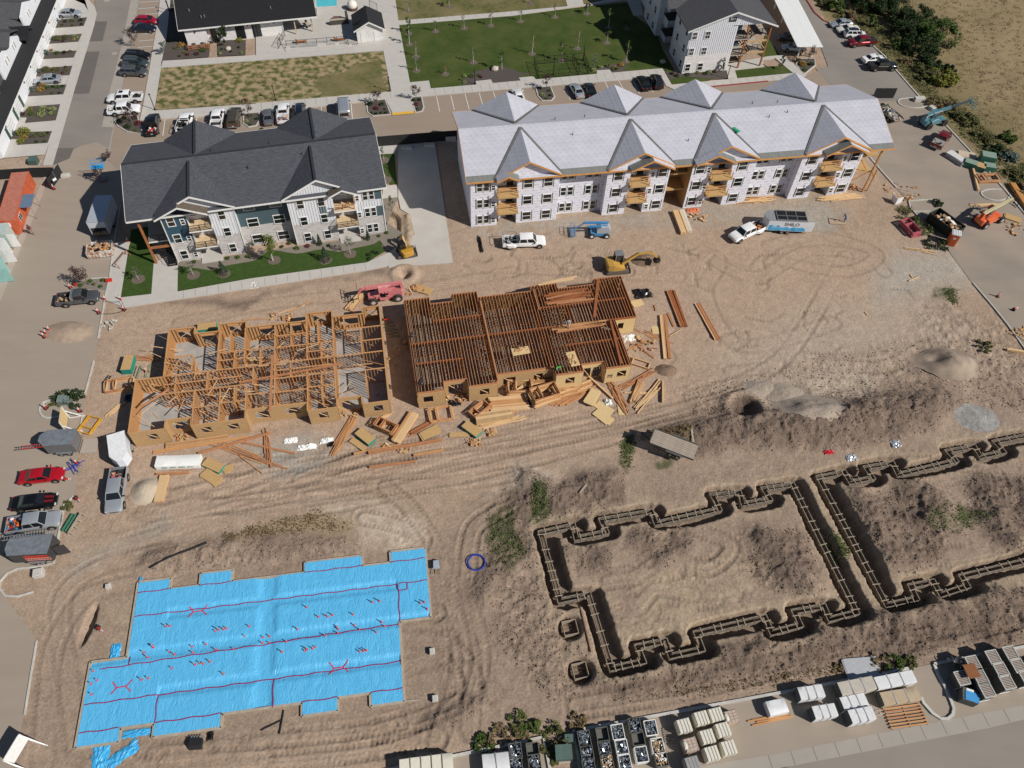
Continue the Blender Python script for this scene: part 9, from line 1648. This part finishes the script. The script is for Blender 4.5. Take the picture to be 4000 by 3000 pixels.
def pile(label,c,r,x,y,rx,ry,h,mt,name='sand_pile',dip=None,seed=1,group=None,n=36):
 g=q(c,r,x,y);m=MB();k0=0;rg=np.random.default_rng(seed);ph=rg.uniform(0,6.28,6);NR=14;rings=[]
 for i in range(NR+1):
  f=i/NR;ring_=[]
  for j in range(n):
   th=2*math.pi*j/n;w_=1+.10*ms(3*th+ph[0])+.06*ms(5*th+ph[1])+.03*ms(11*th+ph[2]);R_=(1-f)*w_;xx,yy=rx*R_*mc(th),ry*R_*ms(th)
   z=h*(.5+.5*mc(math.pi*min(1,R_/1.12)))**.85-.05
   if dip:z-=h*dip[2]*math.exp(-(((xx/rx-dip[0])**2+(yy/ry-dip[1])**2)/.06))
   ring_.append((xx,yy,hz(g.x+xx,g.y+yy)-hz(g.x,g.y)+z+rg.normal(0,.012*h)*(1-R_*.7)))
  rings.append(ring_)
 m.loft(rings,cap=False);o=m.obj(name,mt,None,(g.x,g.y,hz(g.x,g.y)),0,smooth=60);tag(o,label,'pile',group);return o
SANDM=mat('pale_sand',(.47,.39,.30),.95,c2=(.40,.33,.25),scale=2,bump=.02,bscale=14);SANDD=mat('tan_sand',(.36,.28,.21),.95,c2=(.20,.155,.12),scale=.5,bump=.02,bscale=10);GRAVM=mat('gravel',(.40,.33,.26),.95,c2=(.27,.22,.175),scale=5,bump=.06,bscale=9)
pile('smooth pale sand pile beside the silver crew cab pickup',0,2,1265,920,1.9,1.9,.95,SANDM,seed=3);pile('large tan sand pile with a dug dark face at the right',3,1,1540,1490,4.7,2.9,1.7,SANDD,dip=(-.35,.05,.45),seed=5);pile('dusty earth mound by the three cones on the road',0,1,590,1210,4.,2.3,.75,mat('road_mound',(.38,.29,.215),.95,c2=(.28,.21,.155),scale=1.2,bump=.03,bscale=8),name='earth_pile',seed=7)
pile('low gravel heap on the right of the haul road, left lobe',3,2,130,90,3.2,2.0,.5,GRAVM,'gravel_pile',seed=8);pile('low gravel heap on the right of the haul road, right lobe',3,2,330,230,4.8,2.8,.7,GRAVM,'gravel_pile',seed=9);pile('low gravel heap by the crater on the haul road',2,2,2150,40,2.6,1.6,.6,GRAVM,'gravel_pile',seed=10);pile('dark dug earth heap under the excavator bucket',2,1,1150,590,2.4,1.5,.9,mat('dug_earth',(.25,.17,.11),.95,c2=(.15,.10,.07),scale=3,bump=.05,bscale=8),'earth_pile',seed=12);pile('small dark earth heap left of the yellow planks',2,1,1330,1540,1.6,1.1,.6,mat('dug_earth',(.25,.17,.11),.95),'earth_pile',seed=13);pile('grey rubble spill on the far spoil bank',3,2,1800,300,3.2,2.2,.5,mat('grey_rubble',(.31,.30,.28),.95,c2=(.19,.18,.17),scale=1.6,bump=.12,bscale=5),'rubble_pile',seed=15)
g=q(1,2,1903,1545);t=thing('pipe_coil','coil of blue water pipe lying on the dirt','pipe coil',(g.x,g.y,hz(g.x,g.y)+.08));PBLUE=mat('pipe_blue',(.03,.06,.38),.5)
for k in range(5):m=MB();R_=.98-.07*(k%3);m.path([(R_*mc(a)*1.05,R_*ms(a),.06*k+.03*ms(a*2+k)) for a in np.linspace(.1*k,6.28+.1*k,25)],.035,6);m.obj('loop',PBLUE,t)
for k in range(5):a_=q(0,2,570,785-k*12);b2=q(0,2,705,690+k*6)
t=thing('pipe_bundle','blue pipes laid crosswise round a cone above the red sedan','pipes',q(0,2,640,710,.1))
for k in range(6):a=RAD(30+k*7 if k<3 else-10-k*9);L_=2.2;m=MB();m.tube((-L_/2*mc(a),-L_/2*ms(a),.03*k),(L_/2*mc(a),L_/2*ms(a),.03*k),.035,6);m.obj('pipe',PBLUE,t,(ru(-.3,.3),ru(-.4,.2),0))
g=q(1,2,1560,1580);t=thing('wheelbarrow','grey blue wheelbarrow standing right of the blue slab','wheelbarrow',(g.x,g.y,hz(g.x,g.y)),RAD(100));m=MB();m.loft([[(-.3,-.22,.35),(.3,-.18,.35),(.3,.18,.35),(-.3,.22,.35)],[(-.5,-.36,.68),(.5,-.3,.68),(.5,.3,.68),(-.5,.36,.68)]]);m.obj('tray',mat('tray_grey',(.35,.40,.45),.4),t);m=MB();m.beam((-1.1,-.25,.55),(.6,-.1,.25),.04,.04);m.beam((-1.1,.25,.55),(.6,.1,.25),.04,.04);m.obj('handle',BLACK,t);m=MB();m.tube((.65,-.05,.2),(.65,.05,.2),.2,10);m.obj('wheel',RUBBER,t)
g=q(0,3,1700,1460);t=thing('digger_bucket','loose black toothed excavator bucket lying below the slab','bucket',(g.x,g.y,hz(g.x,g.y)),.1);m=MB();m.loft([[(-.6,y,z) for y,z in((-.45,.05),(.35,.05),(.5,.5),(-.2,.6))],[(.6,y,z) for y,z in((-.45,.05),(.35,.05),(.5,.5),(-.2,.6))]]);m.obj('shell',DTRIM,t);
for k in range(5):bx(t,'tooth',GREYM,-.55+k*.25,-.45+k*.25,.42,.75,.28,.36)
for a,b_,lb in(((1,3,45,1335),(1,3,232,1240),'black pipe on the dirt below the slab, slanting one'),((1,3,205,1365),(1,3,240,1160),'black pipe on the dirt below the slab, upright one'),((0,2,1305,1600),(0,2,1800,1388),'long flattened black hose lying on the haul road'),((2,2,580,975),(2,2,640,895),'weathered plank on the churned ground above the footing forms'),((2,3,570,190),(2,3,680,660),'rusty brown pipe beside the square footing box'),((1,3,1275,1085),(1,3,1415,1072),'pale form board sticking out of the slab corner'),((2,2,1525,445),(2,2,1550,545),'thin plank right of the flatbed trailer'),((1,1,1525,300),(1,1,1525,372),'dark crooked rod on the driveway')):
 p,r_=q(*a),q(*b_);d=r_-p;m=MB();P_=[Vector((p.x+d.x*k/6,p.y+d.y*k/6,hz(p.x+d.x*k/6,p.y+d.y*k/6)+.09)) for k in range(7)]
 pl='plank' in lb or 'board' in lb
 if pl:m.beam(P_[0],P_[-1],.22,.06)
 else:m.path(P_,.07 if 'hose' not in lb else.11,6)
 o=m.obj('plank' if pl else('hose' if 'hose' in lb else 'pipe'),WB if pl else(mat('rust',(.20,.09,.05),.8) if 'rusty' in lb else DTRIM));tag(o,lb,'plank' if pl else('hose' if 'hose' in lb else 'pipe'))
def asign(label,c,r,x,y,rz,lines=None):
 g=q(c,r,x,y);t=thing('site_sign',label,'sign',(g.x,g.y,hz(g.x,g.y)),rz,'site sign boards');m=MB();m.box(-1.2,1.2,-.03,.03,.5,2.4);m.obj('board',OSB_L if not lines else WHITE,t);m=MB();m.box(-.95,.95,-.05,-.031,.5,2.4);bd=m.obj('panel',WHITE,t)
 m=MB()
 for x_ in(-1.15,1.15):m.beam((x_,.05,0),(x_,.05,2.4),.1,.1);m.beam((x_,1.5,.05),(x_,.1,1.6),.09,.09);m.beam((x_,0,.05),(x_,1.8,.05),.1,.1)
 m.obj('stand',WHITE,t)
 if lines:
  m=MB();m.box(.0,.6,-.062,-.052,1.5,2.2);m.box(-.85,.85,-.062,-.052,.85,1.3);m.obj('print',mat('sign_dark',(.06,.07,.08),.6),t)
asign('white site sign on a timber stand by the bottom left road edge',0,3,200,1530,RAD(-102),True);asign('white backed sign board on a timber stand beside the small island',0,2,590,360,RAD(-75))
g=q(3,1,1095,110);t=thing('folded_panels','two white folded metal panels standing in a V on the dirt','panels',(g.x,g.y,.02),RAD(-25))
for s,a in((1,.5),(-1,-.5)):m=MB();m.box(0 if s>0 else-1.3,1.3 if s>0 else 0,-.03,.03,0,1.2);m.obj('panel',WHITEG,t,rz=s*.9)
g=FW.w(41.5,4.9,zm(4.9));t=thing('bag_stack','green bags stacked on the pale roof','bags',g,.3)
for k in range(3):m=MB();m.ball((0,0,.1),.42,8,5,sq=(1,.6,.35));m.obj('bag',mat('green_bag',(.01,.30,.14),.6),t,(k*.15,-.45*k,.0),.2*k)
for x,y,lb in((175,815,'grey wheelie bin by the third garage from the bottom'),(150,968,'grey wheelie bin by the green doors'),(345,362,'grey wheelie bin beside the second driveway bed')):g=q(0,0,x,y,.1);t=thing('wheelie_bin',lb,'bin',g,.4,'bins by the townhouses');m=MB();m.loft([[(-.25,-.3,.05),(.25,-.3,.05),(.25,.3,.05),(-.25,.3,.05)],[(-.3,-.36,.95),(.3,-.36,.95),(.3,.36,.95),(-.3,.36,.95)]]);m.obj('body',GREYM,t);bx(t,'lid',DTRIM,-.32,.32,-.38,.38,.951,1.02)
g=q(0,0,62,1180,.1);t=thing('garden_chair','lime green chair by the lowest driveways','chair',g,.3);LG=mat('lime',(.30,.60,.04),.5);bx(t,'seat',LG,-.3,.3,-.3,.3,.42,.46);bx(t,'backrest',LG,-.3,.3,.26,.3,.46,.95)
for x in(-.27,.27):
 for y in(-.27,.27):m=MB();m.beam((x,y,0),(x,y,.42),.04,.04);m.obj('leg',LG,t)
g=q(1,0,835,80,.2);t=thing('dome_planter','white domed feature on a brown round base beside the pool','planter',g);m=MB();m.tube((0,0,0),(0,0,.5),1.05,16);m.obj('base',mat('brown_base',(.10,.06,.05),.8),t);m=MB();m.ball((0,0,.9),1.0,16,10,sq=(1,1,.95));m.obj('dome',mat('dome_cream',(.74,.70,.62),.6),t,smooth=40)
g=q(1,0,720,205,.2);t=thing('outdoor_counter','dark L shaped counter with a round brown top on the pool deck','counter',g,FC.a);m=MB();m.box(-1.8,1.8,-.35,.35,0,.9);m.box(1.45,1.9,-.34,1.8,0,1.6);m.obj('base',mat('counter_dark',(.07,.06,.05),.7),t);m=MB();m.box(-1.75,1.75,-.3,.3,.901,.94);m.obj('top',mat('counter_tan',(.45,.38,.30),.7),t)
g=q(1,0,693,175,.2);m=MB();m.tube((0,0,0),(0,0,.55),.65,14,0,.7);o=m.obj('fire_pit',mat('firepit_brown',(.16,.10,.08),.8),None,g);tag(o,'round brown fire pit on the pool deck','fire pit')
for k,(x,y,lb) in enumerate(((440,235,'patio table with dark chairs under the clubhouse canopy edge'),(395,370,'orange brown lounger on the deck by the pool fence, left'),(722,350,'orange brown lounger on the deck by the pool fence, right'))):
 g=q(1,0,x,y,.2);t=thing('patio_table' if k==0 else 'sun_lounger',lb,'table' if k==0 else 'lounger',g,FC.a,None if k==0 else 'loungers by the pool fence')
 if k==0:
  m=MB();m.box(-.5,.5,-.5,.5,.7,.75);m.obj('table_top',mat('counter_tan',(.45,.38,.30),.7),t);m=MB();m.tube((0,0,0),(0,0,.7),.06,6);m.obj('leg',BLACK,t)
  for a in range(4):m=MB();m.box(-.22,.22,-.22,.22,.4,.45);m.box(-.22,.22,.18,.22,.45,.9);o=m.obj('chair',BLACK,t,(.95*mc(a*1.57),.95*ms(a*1.57),0),a*1.57-1.57)
 else:bx(t,'seat',POST,-.9,.9,-.3,.3,.25,.32);m=MB();m.hexa([(-.95,-.3,.3),(-.5,-.3,.3),(-.5,.3,.3),(-.95,.3,.3),(-1.1,-.3,.75),(-.95,-.3,.75),(-.95,.3,.75),(-1.1,.3,.75)]);m.obj('backrest',POST,t)
# ---- bottom stock yard
SCRAPM=mat('silver_scrap',(.42,.46,.50),.3,.6,c2=(.04,.06,.09),scale=9,amt=.5);BINM=mat('bin_steel',(.13,.13,.11),.8)
def scrapbin(label,c,r,x,y,rz=.19,W_=1.15,L_=1.35,H_=1.0,fill='silver',bag=False):
 g=q(c,r,x,y,H_);t=thing('scrap_bin' if not bag else 'scrap_bag',label,'bin',(g.x,g.y,.02),rz,'bins and bags of metal fittings at the bottom edge');m=MB();bm=BINM if not bag else TARPW
 for s in(-1,1):m.box(s*W_/2-.03,s*W_/2+.03,-L_/2,L_/2,.1,H_);m.box(-W_/2+.031,W_/2-.031,s*L_/2-.03,s*L_/2+.03,.1,H_)
 m.obj('wall',bm,t);bx(t,'floor',BINM,-W_/2+.04,W_/2-.04,-L_/2+.04,L_/2-.04,.1,.5)
 if fill:
  f=MB();
  for k in range(46):
   a=ru(0,3.14);l=ru(.12,.3);x_,y_=ru(-W_/2+.12,W_/2-.12),ru(-L_/2+.12,L_/2-.12);z=H_-.18+ru(0,.22);f.beam((x_-l*mc(a)*.5,y_-l*ms(a)*.5,z),(x_+l*mc(a)*.5,y_+l*ms(a)*.5,z+ru(-.1,.1)),.09,.07,rc([0,0,1]))
  o=f.obj('fittings',[mat('bright_fitting',(.55,.60,.64),.25,.7),mat('dark_fitting',(.05,.06,.08),.4,.4)] if fill=='silver' else[CARD,TARPW],t);o['kind']='stuff'
 return t
BN=[(2,3,30,1510,'metal bin of silver fittings, left of the two in the upper left row','silver',0),(2,3,180,1505,'metal bin holding dark scraps, upper right of the left group',None,0),(2,3,35,1625,'metal bin of silver fittings, lower left of the left group','silver',0),(2,3,195,1610,'metal bin of silver fittings, lower right of the left group','silver',0),(2,3,625,1400,'metal bin of silver fittings, top of the first column by the kerb','silver',0),(2,3,650,1530,'metal bin of silver fittings, second in the first column by the kerb','silver',0),(2,3,665,1645,'metal bin of silver fittings, lowest in the first column by the kerb','silver',0),(2,3,783,1372,'half empty timber bin, top of the second column',None,0),(2,3,800,1490,'metal bin of white tubes, middle of the second column','silver',0),(2,3,822,1610,'bin of cardboard boxes, lowest of the second column','card',0),(2,3,915,1345,'white bag of silver fittings, top of the third column','silver',1),(2,3,950,1480,'white bag of silver fittings, middle of the third column','silver',1),(2,3,975,1605,'white bag of silver fittings, lowest of the third column','silver',1),(2,3,1062,1290,'metal bin of silver fittings, top of the fourth column','silver',0),(2,3,1090,1395,'empty timber bin, second of the fourth column',None,0),(2,3,1120,1540,'white bag heaped with silver fittings, lowest of the fourth column','silver',1),(2,3,1200,1310,'white bag of silver fittings, top of the fifth column','silver',1),(2,3,1260,1465,'torn white bags on a pallet, middle of the fifth column','card',1),(2,3,1290,1575,'cardboard bin with a red canister, lowest of the fifth column','card',0)]
for c,r,x,y,lb,fl,bg_ in BN:scrapbin(lb,c,r,x,y,.17,fill=fl,bag=bool(bg_))
CREAMW=mat('cream_wrap',(.68,.64,.53),.5,bump=.03,bscale=3);BRK=mat('brick_pack',(.42,.32,.25),.8)
PAL=[(1490,1290,'cream wrapped brick pallet, leftmost of the upper brick row',0),(1640,1225,'cream wrapped brick pallet, second of the upper brick row',0),(1765,1195,'cream wrapped brick pallet, third of the upper brick row',0),(1900,1215,'half unwrapped cream brick pallet at the right end of the upper row',1),(1545,1455,'partly opened brick pallet, left of the middle row',1),(1690,1385,'cream wrapped brick pallet, centre of the middle row',0),(1825,1325,'cream wrapped brick pallet, right of the middle row',0),(1730,1530,'cream wrapped brick pallet, lowest large one',0),(1875,1480,'torn cream wrapped brick pallet, lowest right',0),(1560,1620,'grey strapped brick pallet at the bottom edge',2)]
for x,y,lb,k in PAL:
 g=q(2,3,x,y,1.3);a=Vector((g.x,g.y,0));rz=.27;d=Vector((mc(rz),ms(rz),0));hh=1.35;t=thing('brick_pallet',lb,'brick pallet',(g.x,g.y,.02),rz,'wrapped brick pallets');m=MB()
 m.loft([[(x_,y_,z_) for x_,y_ in((-.66,-.62),(.66,-.62),(.66,.62),(-.66,.62))] for z_ in(.12,.7,hh-.1)]+[[(x_*.92,y_*.92,hh) for x_,y_ in((-.66,-.62),(.66,-.62),(.66,.62),(-.66,.62))]]);m.obj('wrap',CREAMW if k==0 else(BRK if k==1 else mat('grey_pack',(.33,.31,.30),.8)),t,smooth=50)
 for s in((-.28,.06,.36) if k!=1 else(.5,)):bx(t,'strap',GREYM,s-.035,s+.035,-.63,.63,.2,hh+.012)
 if k==1:
  for i in range(3):
   for j in range(4):m=MB();m.box(-.6+i*.37,-.26+i*.37,-.55+j*.28,-.30+j*.28,hh+.002,hh+.06);m.obj('brick_pack',mat('brick_pack_l',(.50,.40,.32),.8),t)
  m=MB();m.ball((-.55,.0,hh*.9),.35,8,5,sq=(.8,1.5,.8),jit=.2);m.obj('torn_wrap',CREAMW,t)
 m=MB()
 for s in(-.5,0,.5):m.box(s-.06,s+.06,-.6,.6,0,.119)
 m.obj('pallet',LUMBER_D,t)
g=q(2,3,1365,1375);t=thing('flat_pallet','empty flat pallet on the ground in the shade of the brick pallets','pallet',(g.x,g.y,.02),.1)
for k in range(7):bx(t,'slat',LUMBER_D,-.65,.65,-.7+k*.2,-.56+k*.2,.1,.13)
WWR=mat('white_print_wrap',(.70,.70,.70),.5,c2=(.62,.62,.62),scale=3);DEND=mat('dark_bundle_end',(.07,.08,.08),.7)
t=wrapped('long white wrapped pallet row with five dark straps at the bottom edge',(1,3,1240,1650),(1,3,1700,1590),1.4,1.4,CREAMW,None,straps=4,strapm=mat('strap_brown',(.16,.13,.11),.7))
wrapped('square white printed pallet left of the metal bins',(1,3,1960,1640),(1,3,2190,1610),2.0,1.2,WWR,straps=1)
for pa,pb,W_,H_,mt,lb in[((3,3,270,1015),(3,3,480,985),1.25,1.5,WWR,'white printed board bundle, upper left of the wrapped group'),((3,3,395,1180),(3,3,590,1150),1.25,1.4,WWR,'white printed board bundle, lower left of the wrapped group'),((3,3,620,975),(3,3,920,915),1.35,1.5,mat('tan_sheet_top',(.50,.45,.38),.8),'tan topped board bundle with torn white wrap in the upper middle'),((3,3,640,1105),(3,3,850,1060),1.3,1.3,WWR,'white printed board bundle under the shadow in the middle'),((3,3,710,1215),(3,3,915,1175),1.3,1.6,WWR,'white printed board bundle, lowest of the wrapped group'),((3,3,935,925),(3,3,1265,860),1.25,1.4,WWR,'long white printed board bundle at the upper right'),((3,3,985,1060),(3,3,1305,1010),1.3,1.2,mat('tan_board_top',(.46,.36,.24),.8),'brown board bundle with stepped top beside the wrapped group')]:
 wrapped(lb,pa,pb,W_,H_,mt,straps=2,end=DEND,strapm=mat('thin_strap',(.35,.35,.36),.6),group='wrapped board bundles at the lower right')
wrapped('half wrapped slatted crate left of the white board bundles',(3,3,0,1145),(3,3,160,1110),1.4,1.0,WWR,straps=0,group='wrapped board bundles at the lower right')
bundle('orange lumber strip below the half wrapped crate',(2,3,2070,1265),(3,3,170,1215),4,2,[LUMBER],.13,.06,jit=.2);sheets('grey flat sheet pallet on the kerb behind the white bundles',3,3,810,800,.17,5,mat('pale_grey_sheet',(.42,.43,.45),.5),None,3.6,2.1)
g=q(3,3,1190,1210);t=thing('slatted_pallet','long slatted timber rack lying by the gutter','pallet',(g.x,g.y,.03),.17)
for k in range(7):m=MB();m.box(-2.1,1.9,-1.0+k*.3,-.86+k*.3,.12,.17);m.obj('slat',rc([LUMBER,LUMBER_R]),t)
for s in(-1.9,0,1.8):bx(t,'bearer',LUMBER_D,s-.05,s+.05,-1.05,1.0,0,.119)
bundle('grey planks behind the slatted timber rack',(3,3,960,1182),(3,3,1310,1130),3,1,[LUMBER_D,WB],.14,.05,jit=.2)
STM=mat('stone_bundle',(.13,.13,.115),.9,c2=(.08,.08,.075),scale=4);SLATW=mat('pallet_slat_pale',(.42,.35,.30),.8)
def slatcrate(label,x,y,H_=1.7,rz=RAD(13)):
 g=q(3,3,x,y,H_);t=thing('slatted_crate',label,'crate',(g.x,g.y,.02),rz,'slat-topped stone crates at the lower right');bx(t,'body',STM,-.58,.58,-.68,.68,.1,H_-.1)
 m=MB();m.box(-.64,-.54,-.72,.72,H_-.099,H_);m.box(.54,.64,-.72,.72,H_-.099,H_);m.box(-.54,.54,-.72,-.62,H_-.099,H_);m.box(-.54,.54,.62,.72,H_-.099,H_);m.obj('top_frame',mat('pale_frame',(.50,.50,.46),.7),t)
 for k in range(8):bx(t,'slat',SLATW,-.53,.53,-.58+k*.15,-.50+k*.15,H_-.095,H_-.04)
 m=MB();m.beam((-.60,-.6,.3),(-.60,.6,H_-.3),.04,.08);m.obj('strap',mat('rust_strap',(.20,.11,.07),.7),t)
 bx(t,'torn_wrap',TARPW,-.6,.6,-.705,-.682,.1,.5)
for x,y,lb in[(1775,750,'slat-topped crate, leftmost of the back row'),(1950,700,'slat-topped crate, second of the back row'),(2100,665,'slat-topped crate, third of the back row'),(1835,865,'slat-topped crate behind the rusty sheet'),(2015,805,'slat-topped crate, centre of the second row'),(2165,770,'slat-topped crate with a bent strip, right of the second row'),(1895,985,'slat-topped crate, front left by the gutter'),(2070,915,'slat-topped crate, front middle by the gutter'),(2240,870,'slat-topped crate, front right by the gutter'),(2290,730,'slat-topped crate at the right frame edge')]:slatcrate(lb,x,y)
g=q(3,3,1745,830,1.4);m=MB();m.box(-.65,.65,-.7,.7,0,.03);o=m.obj('rusty_sheet',mat('rust_sheet',(.24,.09,.03),.8),None,(g.x,g.y,1.75),.2);tag(o,'rusty brown sheet lying between the slat-topped crates','metal sheet')
heap('pile of pale broken slabs in a dark bin by the curved kerb',q(3,3,1635,790,.4),.1,.6,.9,1.0,[mat('pale_chunk',(.6,.55,.46),.8),DTRIM],40,'rubble_bin','rubble',None,.35)
slatcrate('slat-topped crate with pale ends below the broken slabs',1680,880,1.3);g=q(3,3,1750,1030,1.2);t=thing('tool_crate','grey crate with a bright blue lid near the gutter','crate',(g.x,g.y,.02),RAD(-17));bx(t,'body',STM,-.75,.75,-.65,.65,.08,1.2);m=MB();m.box(-.5,.8,-.6,.35,1.201,1.26);m.obj('lid',mat('lid_blue',(.05,.30,.62),.5),t);bx(t,'card',WHITE,-.4,.3,.36,.6,1.201,1.24)
g=q(0,2,1140,560,1.2)
# ---- people
def person(label,p,h,pose='stand',top=(.1,.1,.1),pants=(.03,.035,.05),hat=None):
 me=bpy.data.meshes.new('body');k=1.75/1.75;b=.0
 lean={'stand':.0,'bend':.55,'walk':.08,'squat':.35}[pose];hz_=.92 if pose!='squat' else.5
 S_=lambda x,z:(x,z)
 hip=(0,0,hz_);ch=(lean*.45,0,hz_+.42*mc(lean));nk=(lean*.62,0,hz_+.58*mc(lean));hd=(lean*.75+.02,0,hz_+.74*mc(lean));st=.22 if pose=='walk' else.06
 kz=.5 if pose!='squat' else.45;kx=.08 if pose!='squat' else.35
 v=[hip,ch,nk,hd,(0,.1,hz_-.05),(kx+st,.12,kz),(st,.12,.06),(st+.16,.12,.03),(0,-.1,hz_-.05),(kx-st,-.12,kz),(-st,-.12,.06),(-st+.16,-.12,.03),(ch[0],.2,ch[2]+.06),(ch[0]+.08,.27,ch[2]-.2),(ch[0]+.28,.24,ch[2]-.36),(ch[0]+.36,.23,ch[2]-.40),(ch[0],-.2,ch[2]+.06),(ch[0]+.05,-.28,ch[2]-.2),(ch[0]+.22,-.25,ch[2]-.38),(ch[0]+.30,-.24,ch[2]-.42)]
 e=[(0,1),(1,2),(2,3),(0,4),(4,5),(5,6),(6,7),(0,8),(8,9),(9,10),(10,11),(1,12),(12,13),(13,14),(14,15),(1,16),(16,17),(17,18),(18,19)]
 me.from_pydata(v,e,[]);o=bpy.data.objects.new('tmp',me);col.objects.link(o);md=o.modifiers.new('s','SKIN');md.use_smooth_shade=True;rr=[.15,.17,.06,.10,.10,.075,.05,.04,.10,.075,.05,.04,.08,.055,.042,.035,.08,.055,.042,.035]
 for i,sv in enumerate(me.skin_vertices[0].data):sv.radius=(rr[i],rr[i]);sv.use_root=(i==0)
 o.modifiers.new('u','SUBSURF').levels=1;bpy.context.view_layer.update();m2=bpy.data.meshes.new_from_object(o.evaluated_get(bpy.context.evaluated_depsgraph_get()));bpy.data.objects.remove(o)
 m2.materials.clear();nm=label[:8]+str(len(bpy.data.materials));SK=mat('skin',(.35,.2,.13),.6);m2.materials.append(mat('top'+nm,top,.8));m2.materials.append(mat('pants'+nm,pants,.8));m2.materials.append(SK);m2.materials.append(BLACK)
 for f in m2.polygons:
  c=f.center;f.material_index=0 if c.z>hz_+.02 else 1
  if c.z>nk[2]+.02:f.material_index=2
  if c.z<.1:f.material_index=3
  if abs(c.y)>.2 and c.z<ch[2]-.3:f.material_index=2
  f.use_smooth=True
 t=thing('person',label,'person',p,h,'workers on the site');put('body',m2,t)
 m=MB();m.ball((hd[0],0,hd[2]+.06),.135,10,6,sq=(1.1,1,.75));
 if hat:m.tube((hd[0],0,hd[2]+.05),(hd[0],0,hd[2]+.07),.17,10)
 m.obj('hard_hat' if hat else 'hair',mat('hat'+nm,hat,.4) if hat else mat('dark_hair',(.02,.015,.01),.8),t,smooth=60)
person('person in maroon top and khaki trousers walking beside the orange container',q(0,1,278,362,.1),RAD(-40),'walk',(.10,.015,.04),(.18,.15,.11))
person('person in pale grey working on the boards over the joists',G(2218,1280,3.35),RAD(-100),'stand',(.45,.45,.47),(.42,.42,.44),(.03,.03,.03));person('person bending in dark top with yellow belt at the middle board sheets',G(2022,1362,3.25),RAD(-60),'bend',(.03,.03,.05),(.25,.18,.06))
person('person in bright green vest crouching at the front edge of the joists',G(2178,1445,3.2),RAD(-70),'squat',(.15,.60,.08),(.15,.16,.18),(.02,.02,.02));person('person in black at the left edge of the joisted floor, upper one',G(1603,1322,3.2),RAD(-20),'squat',(.02,.02,.03),(.02,.02,.03));person('person in black at the left edge of the joisted floor, lower one',G(1640,1505,3.2),RAD(-20),'bend',(.02,.02,.03),(.03,.03,.04))
person('person in blue work clothes bending over a sheet on the bare dirt',G2(3297,867),RAD(200),'bend',(.12,.18,.30),(.10,.15,.26));sheets('flat board the blue clad person works on',3,1,600,262,0,1,mat('tan_panel2',(.42,.31,.22),.9),None,2.6,1.1)
t=thing('compressor','small red air compressor in the gap between the framed buildings','compressor',q(1,1,1125,1110,.1),.3);m=MB();m.tube((-.3,0,.3),(.3,0,.3),.16,8);m.obj('tank',RED,t);bx(t,'motor',BLACK,-.2,.15,-.12,.12,.46,.7)
m=MB();P_=[q(1,1,1130+60*ms(k*1.3)+k*3,1120+k*6,.08) for k in range(24)];m.path(P_,.025,5);o=m.obj('hose',mat('hose_green',(.01,.10,.07),.6));tag(o,'tangled dark green air hose on the shaded ground between the frames','hose')
for x,y,lb in((1205,1560,'pale green post left of the stud walls, left one'),(1275,1550,'pale green post left of the stud walls, right one')):g=q(0,1,x,y);m=MB();m.beam((0,-1.,.12),(0,1.,.12),.22,.18);o=m.obj('treated_post',mat('treated_wood',(.22,.25,.17),.9),None,(g.x,g.y,hz(g.x,g.y)),.05);tag(o,lb,'post','treated posts')
t=ladder_obj('dark folded ladder lying left of the stud walls',q(0,1,905,1650,.15),q(0,1,950,1585,.15),.4,DTRIM)
t=thing('step_ladders','green step ladders leaning beside the silver pickup at the kerb','ladder',q(0,2,605,1205,.1),RAD(80))
for k in range(3):m=MB();m.beam((-1.1,-.2,.1+k*.12),(1.1,-.2,.1+k*.12),.05,.08);m.beam((-1.1,.2,.1+k*.12),(1.1,.2,.1+k*.12),.05,.08);[m.beam((x_,-.2,.1+k*.12),(x_,.2,.1+k*.12),.05,.04) for x_ in(-.9,-.4,.1,.6,1.)];m.obj('ladder_leaf',mat('ladder_green',(.05,.20,.12),.6),t)
t=thing('saw_horses','pale timber saw horses right of the green step ladders','saw horse',q(0,2,665,1220,.05),RAD(80));m=MB()
m.beam((-1.3,0,.6),(1.3,0,.6),.2,.08);[m.beam((x_,y_,0),(x_,y_*.3,.6),.06,.06) for x_ in(-1.2,-.4,.4,1.2) for y_ in(-.4,.4)];m.obj('trestle',WB,t)
t=thing('trestle','orange brown timber trestle on the walk left of the small lawn','trestle',q(0,1,1062,600,.12),RAD(78));m=MB();m.beam((-1.5,0,.9),(1.5,0,.9),.08,.1);[m.beam((x_,y_,0),(x_,0,.9),.07,.07) for x_ in(-1.4,1.4) for y_ in(-.45,.45)];m.obj('frame',POST,t)
g=q(0,1,655,805,.1);m=MB();m.tube((0,0,0),(0,0,.35),.2,10,0,.24);o=m.obj('bucket',RED,None,g);tag(o,'red bucket beside the leaning purple-leaved tree','bucket');g=q(0,1,945,770,.12);m=MB();m.box(-.4,.4,-.2,.2,0,.35);o=m.obj('red_case',RED,None,g,.3);tag(o,'red case with cord on the walk','case')
